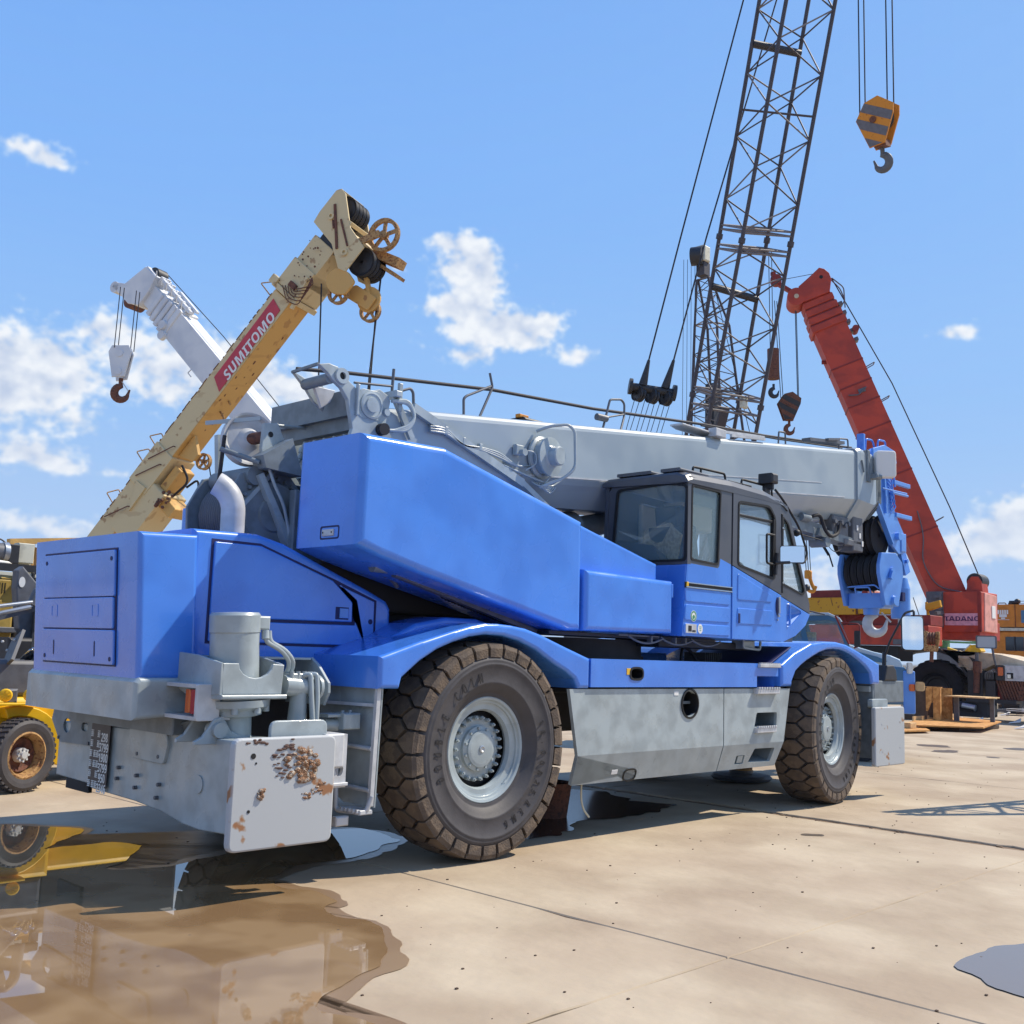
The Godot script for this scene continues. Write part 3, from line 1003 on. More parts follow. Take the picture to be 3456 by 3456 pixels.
	# raised fairing on the rear fender beside the engine cover
	zp(o, "fender_fairing", o, V([-0.66, 1.46, -0.60, 1.50, -0.38, 1.60, -0.1, 1.655, 0.2, 1.655, 0.5, 1.60, 0.85, 1.47, 0.4, 1.5, 0.0, 1.58, -0.4, 1.52]), 0.66, 1.02, "blue_paint", 0.03)
	# anti-slip panel, grille and latch on the slope behind the front fender
	var sp := W(o)
	var st := Transform3D(MB.frame(Vector3(-0.395, 0.918, 0), Vector3(0, 0, 1)), Vector3(4.0, 1.452, 0.85))
	sp.at(sp.T * st)
	sp.box(Vector3(0.0, 0, 0.01), Vector3(0.50, 0.95, 0.012), 0.003)
	part(o, "anti_slip_panel", sp, M["blue_seam"])
	bx(o, "front_deck", o, Vector3(3.35, 1.30, 0.55), Vector3(1.1, 0.06, 1.5), "dark_steel")
	var gr := W(o)
	for k in 9:
		gr.box(Vector3(3.60 + k * 0.035, 1.43, 0.62), Vector3(0.012, 0.10, 0.25), 0.003)
	part(o, "deck_grille", gr, M["machine_grey"])
	bx(o, "deck_hatch", o, Vector3(3.25, 1.40, 0.2), Vector3(0.5, 0.12, 0.3), "blue_paint")
	var eh := W(o)
	eh.tube(bend([Vector3(2.75, 1.35, 1.05), Vector3(2.9, 1.52, 0.95), Vector3(3.1, 1.50, 0.9), Vector3(3.35, 1.36, 0.85)], 0.15), 0.014)
	part(o, "deck_hose", eh, M["black_rubber"])
	# front: mudflap, outrigger float, bumper boards, mirror on a post
	bx(o, "front_mudflap", o, Vector3(5.85, 0.81, 1.16), Vector3(0.03, 0.80, 0.48), "shadow_grey")
	bx(o, "front_mudflap_brace", o, Vector3(5.83, 1.15, 1.16), Vector3(0.05, 0.06, 0.44), "grey_paint")
	var bm := W(o)
	bm.box(Vector3(6.05, 0.62, 0), Vector3(0.36, 0.42, 2.5), 0.02)
	part(o, "front_outrigger_beam", bm, M["shadow_grey"])
	var fp := W(o)
	fp.prism(rnd(R(5.70, 0.335, 6.42, 0.962), 0.035), 1.44, 1.49, 0.012, true)
	for q in [[5.86, 0.78], [5.86, 0.49], [6.30, 0.80], [6.30, 0.52]]:
		fp.cyl(Vector3(q[0], q[1], 1.485), Vector3(q[0], q[1], 1.4925), 0.012, -1, 8)
	part(o, "front_outrigger_float", fp, M["float_plate"])
	zp(o, "float_lug", o, rnd(R(5.78, 0.95, 6.16, 1.045), 0.03), 1.36, 1.42, "grey_paint", 0.008, true)
	for s in [-1]:
		zp(o, "front_outrigger_float", o, rnd(R(5.70, 0.335, 6.42, 0.962), 0.035), -1.49, -1.44, "grey_paint", 0.012, true)
	zp(o, "front_cross_board", o, R(6.9, 0.965, 7.71, 1.225), 0.87, 0.91, "shadow_grey", 0.01, true)
	bx(o, "front_cover", o, Vector3(6.6, 1.12, -0.1), Vector3(0.9, 0.62, 1.3), "blue_paint", 0.05)
	var ip := W(o)
	ip.prism(V([7.14, 1.225, 7.50, 1.225, 7.47, 1.36, 7.40, 1.415, 7.22, 1.41]), 0.78, 0.93, 0.02, true)
	ip.tube([Vector3(7.28, 1.39, 0.86), Vector3(7.29, 1.57, 0.86)], 0.026, 8)
	part(o, "front_bracket", ip, M["machine_black"])
	# mirror over the front corner: looks back at the driver
	var mt := Transform3D(MB.frame(Vector3(-0.86, 0.05, 0.51)), Vector3(6.92, 1.795, 1.38))
	var mm := W(o)
	var mb0 := mm.T
	mm.at(mb0 * mt)
	mm.prism(rnd(R(-0.125, -0.205, 0.125, 0.205), 0.05, 5), -0.05, 0.0, 0.012, true)
	mm.at(mb0)
	mm.tube(bend([Vector3(6.95, 2.0, 1.385), Vector3(6.96, 2.06, 1.38), Vector3(7.12, 2.04, 1.2), Vector3(7.25, 1.7, 0.95), Vector3(7.29, 1.5, 0.86)], 0.06), 0.014)
	part(o, "front_mirror", mm, M["machine_black"])
	var mg := W(o)
	mg.at(mb0 * mt).prism(rnd(R(-0.114, -0.194, 0.114, 0.194), 0.045, 5), 0.0, 0.004)
	part(o, "front_mirror_glass", mg, M["mirror_glass"])
	# turntable and what hangs under the turret
	var tt := W(o)
	tt.cyl(Vector3(2.05, 1.14, 0), Vector3(2.05, 1.36, 0), 0.80, -1, 40)
	tt.cyl(Vector3(2.05, 1.36, 0), Vector3(2.05, 1.42, 0), 0.92, -1, 40)
	for k in 28:
		var a := TAU * k / 28
		tt.cyl(Vector3(2.05 + 0.87 * cos(a), 1.33, 0.87 * sin(a)), Vector3(2.05 + 0.87 * cos(a), 1.37, 0.87 * sin(a)), 0.022, -1, 6)
	tt.cyl(Vector3(2.05, 1.42, 0), Vector3(2.05, 1.56, 0), 0.9, -1, 40)
	part(o, "slewing_ring", tt, M["dark_steel"])

func pocket(mb: MB, poly: PackedVector2Array, z0: float, z1: float) -> void:
	var p := MB.ccw(poly)
	mb.cap(p, z0, true)
	for i in p.size():
		var m := (i + 1) % p.size()
		mb.quad(Vector3(p[m].x, p[m].y, z0), Vector3(p[i].x, p[i].y, z0), Vector3(p[i].x, p[i].y, z1), Vector3(p[m].x, p[m].y, z1))

func rear_end(o: Node3D) -> void:
	# engine cover with its door seams cut as proud door leaves
	zp(o, "engine_cover", o, V([-1.98, 1.20, -1.98, 2.12, -1.52, 2.13, -1.31, 2.085, -0.93, 1.945, -0.58, 1.82, -0.42, 1.755, -0.38, 1.70, -0.37, 1.20]), -0.72, 0.72, "blue_paint", 0.035, true)
	zp(o, "cover_frame_seam", o, V([-1.855, 1.412, -1.855, 2.068, -1.50, 2.068, -0.895, 1.878, -0.52, 1.752, -0.52, 1.45, -0.60, 1.412]), 0.71, 0.7225, "blue_seam")
	zp(o, "engine_door", o, rnd(V([-1.838, 1.575, -1.838, 2.050, -1.503, 2.052, -0.918, 1.868, -0.742, 1.728, -0.738, 1.590]), 0.01, 2), 0.71, 0.738, "blue_paint", 0.008)
	zp(o, "lower_door", o, rnd(V([-1.838, 1.427, -1.838, 1.556, -0.705, 1.570, -0.705, 1.74, -0.86, 1.842, -0.545, 1.742, -0.540, 1.458, -0.61, 1.430]), 0.004, 1), 0.71, 0.732, "blue_paint", 0.006)
	var lt := W(o)
	lt.prism(R(-0.885, 1.605, -0.775, 1.690), 0.72, 0.740)
	part(o, "door_latch_well", lt, M["blue_seam"])
	bx(o, "door_latch", o, Vector3(-0.818, 1.648, 0.744), Vector3(0.07, 0.068, 0.014), "light_blue_paint", 0.004)
	part(o, "door_plug", W(o).cyl(Vector3(-0.575, 1.60, 0.725), Vector3(-0.575, 1.60, 0.736), 0.018, -1, 12), M["blue_seam"])
	part(o, "door_plug", W(o).cyl(Vector3(-1.80, 1.50, 0.725), Vector3(-1.80, 1.50, 0.736), 0.018, -1, 12), M["blue_seam"])
	# rear box, square to the centre line
	var ts := V([-2.305, 1.19, -2.36, 2.06, -1.975, 2.075, -1.93, 1.19])
	zp(o, "rear_box", o, ts, -0.745, 0.775, "blue_paint", 0.03, true)
	# three flush covers on its rear face: local x runs to the right (+z), y up the leaning face
	var lean := Vector3(-0.055, 0.87, 0).normalized()
	var rt := Transform3D(Basis(Vector3(0, 0, 1), lean, Vector3(0, 0, 1).cross(lean)), Vector3(-2.306, 1.19, 0))
	var fr := W(o)
	var b0 := fr.T
	fr.at(b0 * rt).prism(R(-0.56, 0.065, 0.50, 0.785), -0.002, 0.004)
	part(o, "rear_cover_seam", fr, M["blue_seam"])
	for q in [[-0.552, 0.075, 0.492, 0.285], [-0.552, 0.293, 0.478, 0.485], [-0.552, 0.490, 0.492, 0.772]]:
		var rc := W(o)
		rc.at(b0 * rt).prism(rnd(R(q[0], q[1], q[2], q[3]), 0.012, 2), 0.0, 0.017, 0.006)
		part(o, "rear_cover", rc, M["blue_paint"])
	for q in [[-0.50, 0.72], [0.45, 0.72], [-0.50, 0.11], [0.45, 0.11]]:
		var rb := W(o)
		rb.at(b0 * rt).cyl(Vector3(q[0], q[1], 0.01), Vector3(q[0], q[1], 0.020), 0.014, -1, 10)
		part(o, "cover_bolt", rb, M["blue_seam"])
	for q in [-0.36, 0.24]:
		var sl := W(o)
		sl.at(b0 * rt).prism(rnd(R(q - 0.008, 0.12, q + 0.008, 0.215), 0.007, 2), 0.01, 0.0185)
		part(o, "cover_slot", sl, M["blue_seam"])
		var hd := W(o)
		hd.at(b0 * rt).plate(rnd(R(q - 0.045, 0.365, q + 0.045, 0.445), 0.012, 2), [rnd(R(q - 0.038, 0.372, q + 0.038, 0.438), 0.01, 2)], 0.01, 0.0195)
		part(o, "pull_ring", hd, M["blue_paint"])
	# grey bumper under the rear box
	zp(o, "rear_bumper", o, V([-2.325, 0.955, -2.325, 1.175, -2.30, 1.202, -1.90, 1.202, -1.90, 0.985]), -0.775, 0.795, "grey_paint", 0.025, true)
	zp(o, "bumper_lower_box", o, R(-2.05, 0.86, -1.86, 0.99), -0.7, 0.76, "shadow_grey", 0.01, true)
	# tail lamp in its guard
	var gd := W(o)
	gd.box(Vector3(-2.02, 1.168, 0.98), Vector3(0.22, 0.022, 0.37), 0.004)
	gd.box(Vector3(-2.02, 0.985, 0.98), Vector3(0.22, 0.022, 0.37), 0.004)
	gd.prism(rnd(R(-2.135, 0.972, -1.985, 1.182), 0.012, 2), 1.145, 1.17, 0.005)
	part(o, "lamp_guard", gd, M["white_grey_paint"])
	bx(o, "lamp_backing", o, Vector3(-1.96, 1.077, 0.97), Vector3(0.06, 0.16, 0.36), "shadow_grey")
	var lm := W(o)
	lm.box(Vector3(-2.045, 1.077, 0.995), Vector3(0.11, 0.135, 0.075), 0.02)
	part(o, "tail_lamp", lm, M["amber_lamp"])
	var lr := W(o)
	lr.box(Vector3(-2.05, 1.077, 1.085), Vector3(0.12, 0.137, 0.10), 0.02)
	part(o, "tail_lamp", lr, M["red_lamp"])
	# rear outrigger housing: wide grey box across the back
	var tl := V([-1.10, 0.83, -1.02, 0.83, -0.88, 0.69, -0.95, 0.46, -0.40, 0.44, 0.25, 0.42, 0.60, 0.40, 0.95, 0.395, 1.12, 0.38, 1.36, 0.39, 1.36, 0.875, 0.80, 0.87, -1.10, 0.87])
	var hz := W(o)
	var hb := hz.T
	var ht := Transform3D(Basis(Vector3(0, 0, 1), Vector3(0, 1, 0), Vector3(-1, 0, 0)), Vector3(-2.0, 0, 0))
	hz.at(hb * ht)
	var hp := V([-0.93, 0.46, -0.37, 0.45, -0.36, 0.425, 0.25, 0.415, 0.62, 0.392, 0.86, 0.355, 1.05, 0.345, 1.36, 0.36, 1.36, 0.875, 0.8, 0.868, -0.93, 0.83])
	hz.prism(hp, -0.32, 0.0, 0.008)
	part(o, "rear_outrigger_housing", hz, M["grey_paint"])
	# upper bracing piece on the far end with round holes
	var br := W(o)
	br.at(hb * ht).plate(V([-1.04, 0.84, -0.88, 0.69, -0.30, 0.705, -0.30, 0.95, -1.0, 0.95]), [ell(-0.78, 0.81, 0.06, 0.05, 16), ell(-0.50, 0.82, 0.05, 0.03, 16, 3.0)], 0.004, 0.016)
	part(o, "rear_brace_plate", br, M["shadow_grey"])
	var lg := W(o)
	lg.at(hb * ht).prism(rnd(V([0.16, 0.90, 0.16, 0.76, 0.22, 0.68, 0.62, 0.675, 0.66, 0.80, 0.62, 0.90]), 0.03), 0.0, 0.02, 0.004)
	part(o, "lamp_bracket", lg, M["grey_paint"])
	var bolts := W(o)
	bolts.at(hb * ht)
	for q in [[0.28, 0.71], [0.55, 0.715], [0.03, 0.60], [0.02, 0.53], [0.28, 0.575], [0.27, 0.50], [0.57, 0.55], [0.55, 0.47], [-0.9, 0.72], [-0.42, 0.715]]:
		bolts.cyl(Vector3(q[0], q[1], 0.0), Vector3(q[0], q[1], 0.024), 0.012, -1, 8)
	part(o, "housing_bolts", bolts, M["machine_grey"])
	part(o, "housing_disc", W(o).at(hb * ht).cyl(Vector3(1.02, 0.60, 0.0), Vector3(1.02, 0.60, 0.008), 0.052, -1, 18), M["grey_paint"])
	bx(o, "rear_mudflap", o, Vector3(-1.80, 0.39, -0.99), Vector3(0.03, 0.12, 0.38), "black_rubber")
	# data plate: white print on a dark ground
	var dp := W(o)
	var dt := ht * Transform3D(Basis(), Vector3(-0.235, 0.645, 0.020))
	dp.at(hb * dt).prism(R(-0.135, -0.195, 0.135, 0.215), 0.0, 0.004)
	var dpl := part(o, "data_plate", dp, M["plate_dark"])
	var rows := ["298", "3799", "1900", "3799", "950", "2346"]
	for k in 6:
		var y := 0.148 - k * 0.0655
		lettering(dpl, rows[k], 0.056, dt * Transform3D(Basis(), Vector3(0.062, y - 0.022, 0.004)), M["white_print"], "figures", true, 0.0, 0.78)
		# the written words in front of the figures, as strokes
		var ws := W(o)
		ws.at(hb * dt)
		var cols := [-0.118, -0.062, -0.02] if k in [2, 3, 5] else [-0.115, -0.02]
		for cx in cols:
			var s := 0.036
			ws.box(Vector3(cx, y + 0.018, 0.0045), Vector3(s, 0.005, 0.003), 0)
			ws.box(Vector3(cx, y + 0.004, 0.0048), Vector3(s * 0.8, 0.004, 0.003), 0)
			ws.box(Vector3(cx, y - 0.008, 0.0051), Vector3(s * 0.8, 0.004, 0.003), 0)
			ws.box(Vector3(cx, y - 0.020, 0.0054), Vector3(s, 0.005, 0.003), 0)
			ws.box(Vector3(cx, y, 0.0057), Vector3(0.005, 0.042, 0.003), 0)
			ws.box(Vector3(cx - s * 0.4, y - 0.002, 0.0042), Vector3(0.004, 0.024, 0.003), 0)
			ws.box(Vector3(cx + s * 0.4, y - 0.002, 0.0042), Vector3(0.004, 0.024, 0.003), 0)
		part(dpl, "written_words", ws, M["white_print"])
	# the worn float plate of the near rear outrigger, with crusts of mud and rust
	var rp := W(o)
	rp.prism(rnd(R(-2.075, 0.285, -1.385, 0.898), 0.05), 1.445, 1.495, 0.012, true)
	var rpl := part(o, "rear_outrigger_float", rp, M["float_plate"])
	for q in [[-1.95, 0.80, 0.02], [-1.93, 0.76, 0.008], [-1.96, 0.50, 0.012], [-1.52, 0.75, 0.012]]:
		part(rpl, "bolt_hole", W(o).cyl(Vector3(q[0], q[1], 1.49), Vector3(q[0], q[1], 1.4975), q[2] * 0.8, -1, 10), M["black"])
	var cr := W(o)
	for k in 46:
		var a := rng.randf() * TAU
		var d := sqrt(rng.randf()) * 0.12
		cr.ball(Vector3(-1.62 + d * cos(a), 0.735 + d * sin(a) * 0.8, 1.496), rng.randf_range(0.008, 0.022), 6, Vector3(1.4, 1, 0.7))
	part(rpl, "mud_crust", cr, M["crust"])
	var cd := W(o)
	for k in 34:
		var a := rng.randf_range(1.6, 4.0)
		var d := rng.randf_range(0.05, 0.15)
		cd.ball(Vector3(-1.66 + d * cos(a) * 1.1, 0.755 + d * sin(a) * 0.9, 1.496), rng.randf_range(0.005, 0.013), 6, Vector3(2.0, 0.7, 0.7))
	for k in 14:
		cd.ball(Vector3(-2.0 + rng.randf() * 0.16, 0.885 + rng.randf_range(-0.02, 0.006), 1.4955), rng.randf_range(0.004, 0.010), 6, Vector3(1.6, 1, 0.4))
	part(rpl, "mud_crust", cd, M["crust_dark"])
	var c2 := W(o)
	for k in 14:
		c2.ball(Vector3(-1.885 + rng.randf_range(-0.02, 0.02), 0.60 + rng.randf_range(-0.045, 0.045), 1.497), rng.randf_range(0.008, 0.017), 6)
	for k in 26:
		var u := rng.randf()
		c2.ball(Vector3(-1.63 + u * 0.17 + rng.randf_range(-0.02, 0.02), 0.55 + u * 0.07 + rng.randf_range(-0.04, 0.02), 1.496), rng.randf_range(0.004, 0.010), 6, Vector3(1.8, 1, 0.5))
	part(rpl, "mud_crust", c2, M["crust"])
	part(rpl, "rust_disc", W(o).cyl(Vector3(-1.575, 0.705, 1.492), Vector3(-1.575, 0.705, 1.4985), 0.062, -1, 20), M["crust"])
	# beam end behind the float, pin box
	var be := W(o)
	be.box(Vector3(-1.36, 0.80, 1.30), Vector3(0.14, 0.20, 0.30), 0.01)
	be.plate(R(-1.36, 0.58, -1.255, 0.895), [ell(-1.305, 0.69, 0.03, 0.045, 16)], 1.40, 1.43)
	be.box(Vector3(-1.305, 0.60, 1.42), Vector3(0.11, 0.02, 0.06), 0.004)
	be.box(Vector3(-1.305, 0.79, 1.40), Vector3(0.10, 0.2, 0.02), 0.004)
	part(o, "outrigger_beam_end", be, M["white_grey_paint"])
	bx(o, "rear_outrigger_beam", o, Vector3(-1.72, 0.62, 0.5), Vector3(0.46, 0.40, 1.75), "grey_paint", 0.02)
	# lifting cylinder, its collar and bracket
	var jk := W(o)
	var jb := jk.T
	jk.at(jb * X(Vector3(-1.845, 1.08, 1.08), Vector3(-0.05, 1, 0)))
	jk.lathe([[0.0, -0.02], [0.145, -0.02], [0.145, 0.40], [0.150, 0.405], [0.150, 0.505], [0.138, 0.522], [0.0, 0.526]], 32)
	jk.at(jb)
	jk.box(Vector3(-1.735, 1.545, 1.13), Vector3(0.10, 0.085, 0.10), 0.012)
	part(o, "jack_cylinder", jk, M["grey_paint"])
	var jr := W(o)
	jr.cyl(Vector3(-1.82, 0.80, 1.08), Vector3(-1.835, 1.08, 1.08), 0.098, -1, 24)
	jr.ball(Vector3(-1.82, 0.82, 1.09), 0.11, 16)
	part(o, "jack_rod", jr, M["grey_paint"])
	var cl := W(o)
	cl.at(jb * X(Vector3(-1.83, 1.0, 1.08), Vector3(-0.05, 1, 0)))
	cl.lathe([[0.0, -0.01], [0.12, -0.01], [0.155, 0.0], [0.16, 0.03], [0.20, 0.05], [0.205, 0.09], [0.0, 0.09]], 32)
	for k in 8:
		var a := TAU * (k + 0.3) / 8
		cl.cyl(Vector3(0.178 * cos(a), 0.178 * sin(a), 0.015), Vector3(0.178 * cos(a), 0.178 * sin(a), 0.05), 0.022, -1, 6)
	part(o, "jack_collar", cl, M["grey_paint"])
	# U-shaped bracket: front cheek with a saddle cut for the cylinder, side walls back to the frame
	var bk := W(o)
	var sad: Array = []
	var fr2 := PackedVector2Array()
	for q in [[-2.03, 1.125], [-1.63, 1.125], [-1.62, 1.30]]:
		fr2.append(Vector2(q[0], q[1]))
	for k in 9:
		var a := PI * k / 8
		fr2.append(Vector2(-1.815 + 0.115 * cos(a), 1.305 - 0.085 * sin(a)))
	fr2.append(Vector2(-2.04, 1.305))
	bk.prism(fr2, 1.235, 1.255, 0.006)
	bk.at(jb * Transform3D(Basis(Vector3(0, 0, 1), Vector3(0, 1, 0), Vector3(-1, 0, 0)), Vector3(-2.03, 0, 0)))
	bk.prism(V([0.72, 1.36, 1.0, 1.345, 1.255, 1.305, 1.255, 1.125, 0.95, 1.09, 0.72, 1.16]), 0.0, 0.018, 0.005)
	bk.at(jb * Transform3D(Basis(Vector3(0, 0, 1), Vector3(0, 1, 0), Vector3(-1, 0, 0)), Vector3(-1.62, 0, 0)))
	bk.prism(V([0.72, 1.36, 1.0, 1.345, 1.235, 1.305, 1.235, 1.125, 0.95, 1.09, 0.72, 1.16]), 0.0, 0.018, 0.005)
	bk.at(jb)
	bk.box(Vector3(-1.825, 1.112, 1.11), Vector3(0.44, 0.026, 0.34), 0.008)
	bk.box(Vector3(-1.825, 1.33, 0.78), Vector3(0.44, 0.02, 0.16), 0.004)
	part(o, "jack_bracket", bk, M["grey_paint"])
	var pv := W(o)
	var foot := PackedVector2Array()
	for q in [[-2.14, 0.86], [-2.09, 0.885], [-2.045, 0.95], [-2.02, 0.985], [-1.98, 0.992], [-1.945, 0.97], [-1.91, 0.915], [-1.84, 0.885], [-1.78, 0.875], [-1.78, 0.84], [-2.14, 0.84]]:
		foot.append(Vector2(q[0], q[1]))
	pv.prism(foot, 1.155, 1.18, 0.006, true)
	pv.prism(foot, 0.95, 0.975, 0.006, true)
	pv.cyl(Vector3(-1.99, 0.92, 1.10), Vector3(-1.99, 0.92, 1.205), 0.045, -1, 18)
	pv.prism(rnd(R(-1.80, 0.85, -1.40, 0.985), 0.05), 1.395, 1.42, 0.008, true)
	part(o, "jack_foot", pv, M["grey_paint"])
	# hoses from the cylinder and the lock cylinder beside it
	var hs := W(o)
	for k in 2:
		var d := 0.028 * k
		hs.tube(bend([Vector3(-1.715 + d, 1.50, 1.17), Vector3(-1.712 + d, 1.435, 1.18), Vector3(-1.60 + d, 1.385, 1.19), Vector3(-1.525 + d, 1.31, 1.18), Vector3(-1.53 + d, 1.19, 1.10)], 0.09), 0.0155, 7)
		hs.tube(bend([Vector3(-1.46 + d * 1.6, 1.235, 1.22), Vector3(-1.425 + d * 1.6, 1.25, 1.25), Vector3(-1.415 + d * 1.6, 1.10, 1.26), Vector3(-1.40 + d, 0.98, 1.26), Vector3(-1.36 + d, 0.86, 1.22)], 0.08), 0.017, 7)
	hs.cyl(Vector3(-1.715, 1.45, 1.18), Vector3(-1.715, 1.50, 1.17), 0.024, -1, 8)
	part(o, "jack_hose", hs, M["grey_paint"])
	var vb := W(o)
	vb.cyl(Vector3(-1.58, 1.175, 1.19), Vector3(-1.32, 1.165, 1.19), 0.062, -1, 20)
	vb.cyl(Vector3(-1.345, 1.165, 1.19), Vector3(-1.325, 1.165, 1.19), 0.076, -1, 20)
	vb.box(Vector3(-1.50, 1.232, 1.19), Vector3(0.10, 0.035, 0.08), 0.006)
	for k in 4:
		vb.cyl(Vector3(-1.54 + k * 0.045, 1.22, 1.22), Vector3(-1.54 + k * 0.045, 1.262, 1.22), 0.014, -1, 6)
	vb.cyl(Vector3(-1.46, 1.16, 1.19), Vector3(-1.455, 0.88, 1.17), 0.05, 0.062, 16)
	part(o, "lock_cylinder", vb, M["grey_paint"])
	var gp := W(o)
	gp.at(jb * Transform3D(Basis(Vector3(0, 0, 1), Vector3(0, 1, 0), Vector3(-1, 0, 0)), Vector3(-1.22, 0, 0)))
	gp.prism(V([0.72, 1.33, 0.98, 1.345, 1.06, 1.30, 1.18, 1.19, 1.185, 1.13, 1.14, 1.05, 0.72, 1.05]), 0.0, 0.02, 0.005)
	gp.at(jb)
	gp.box(Vector3(-1.5, 1.335, 0.86), Vector3(0.5, 0.015, 0.28), 0.003)
	part(o, "gusset_plate", gp, M["grey_paint"])
	var cab := W(o)
	for k in 4:
		cab.tube(sag(Vector3(-2.0 + 0.02 * k, 0.90, 0.40 + 0.05 * k), Vector3(-1.98, 0.99, 0.98 - 0.03 * k), 0.03 + 0.014 * k, 8), 0.010, 5)
	part(o, "lamp_cable", cab, M["shadow_grey"])
	# frame and ladder behind the float: mud guard of the rear wheel
	var mg := W(o)
	mg.at(jb * Transform3D(Basis(Vector3(0, 0, 1), Vector3(0, 1, 0), Vector3(-1, 0, 0)), Vector3(-0.98, 0, 0)))
	mg.prism(V([0.68, 1.165, 1.40, 1.165, 1.375, 0.43, 1.06, 0.43, 0.68, 0.60]), -0.01, 0.0)
	mg.at(jb)
	part(o, "mud_guard_sheet", mg, M["grey_paint"])
	var lf := W(o)
	lf.bar(Vector3(-1.0, 1.165, 1.385), Vector3(-1.0, 0.44, 1.36), 0.028, 0.03)
	lf.bar(Vector3(-1.0, 1.05, 0.74), Vector3(-1.0, 0.55, 0.76), 0.025, 0.03)
	lf.bar(Vector3(-1.0, 1.05, 0.74), Vector3(-1.0, 1.06, 1.36), 0.02, 0.02)
	for y in [0.80, 0.545]:
		lf.tube([Vector3(-1.01, y, 0.78), Vector3(-1.01, y - 0.01, 1.36)], 0.016, 6)
	part(o, "mud_guard_frame", lf, M["white_grey_paint"])
	var ls := W(o)
	ls.tube(bend([Vector3(-1.14, 0.86, 1.16), Vector3(-1.10, 0.40, 1.14), Vector3(-1.03, 0.40, 1.36), Vector3(-1.0, 0.5, 1.37)], 0.03), 0.017, 6)
	ls.tube([Vector3(-1.15, 0.62, 1.15), Vector3(-1.18, 0.34, 1.17)], 0.02, 6)
	ls.box(Vector3(-1.035, 0.405, 1.27), Vector3(0.10, 0.03, 0.2), 0.006)
	for k in 5:
		ls.box(Vector3(-1.09, 0.412, 1.19 + k * 0.04), Vector3(0.02, 0.022, 0.014), 0.002)
	ls.box(Vector3(-1.15, 0.35, 1.26), Vector3(0.1, 0.06, 0.05), 0.01)
	part(o, "mounting_step", ls, M["white_grey_paint"])
	var sw := W(o)
	sw.box(Vector3(-1.10, 0.955, 1.21), Vector3(0.13, 0.10, 0.12), 0.01)
	sw.box(Vector3(-1.16, 0.99, 1.16), Vector3(0.20, 0.02, 0.14), 0.004)
	sw.cyl(Vector3(-1.24, 0.93, 1.16), Vector3(-1.15, 0.93, 1.18), 0.04, -1, 12)
	for k in 2:
		sw.cyl(Vector3(-1.13 + 0.06 * k, 1.0, 1.2), Vector3(-1.13 + 0.06 * k, 1.02, 1.2), 0.012, -1, 6)
	part(o, "limit_switch", sw, M["grey_paint"])

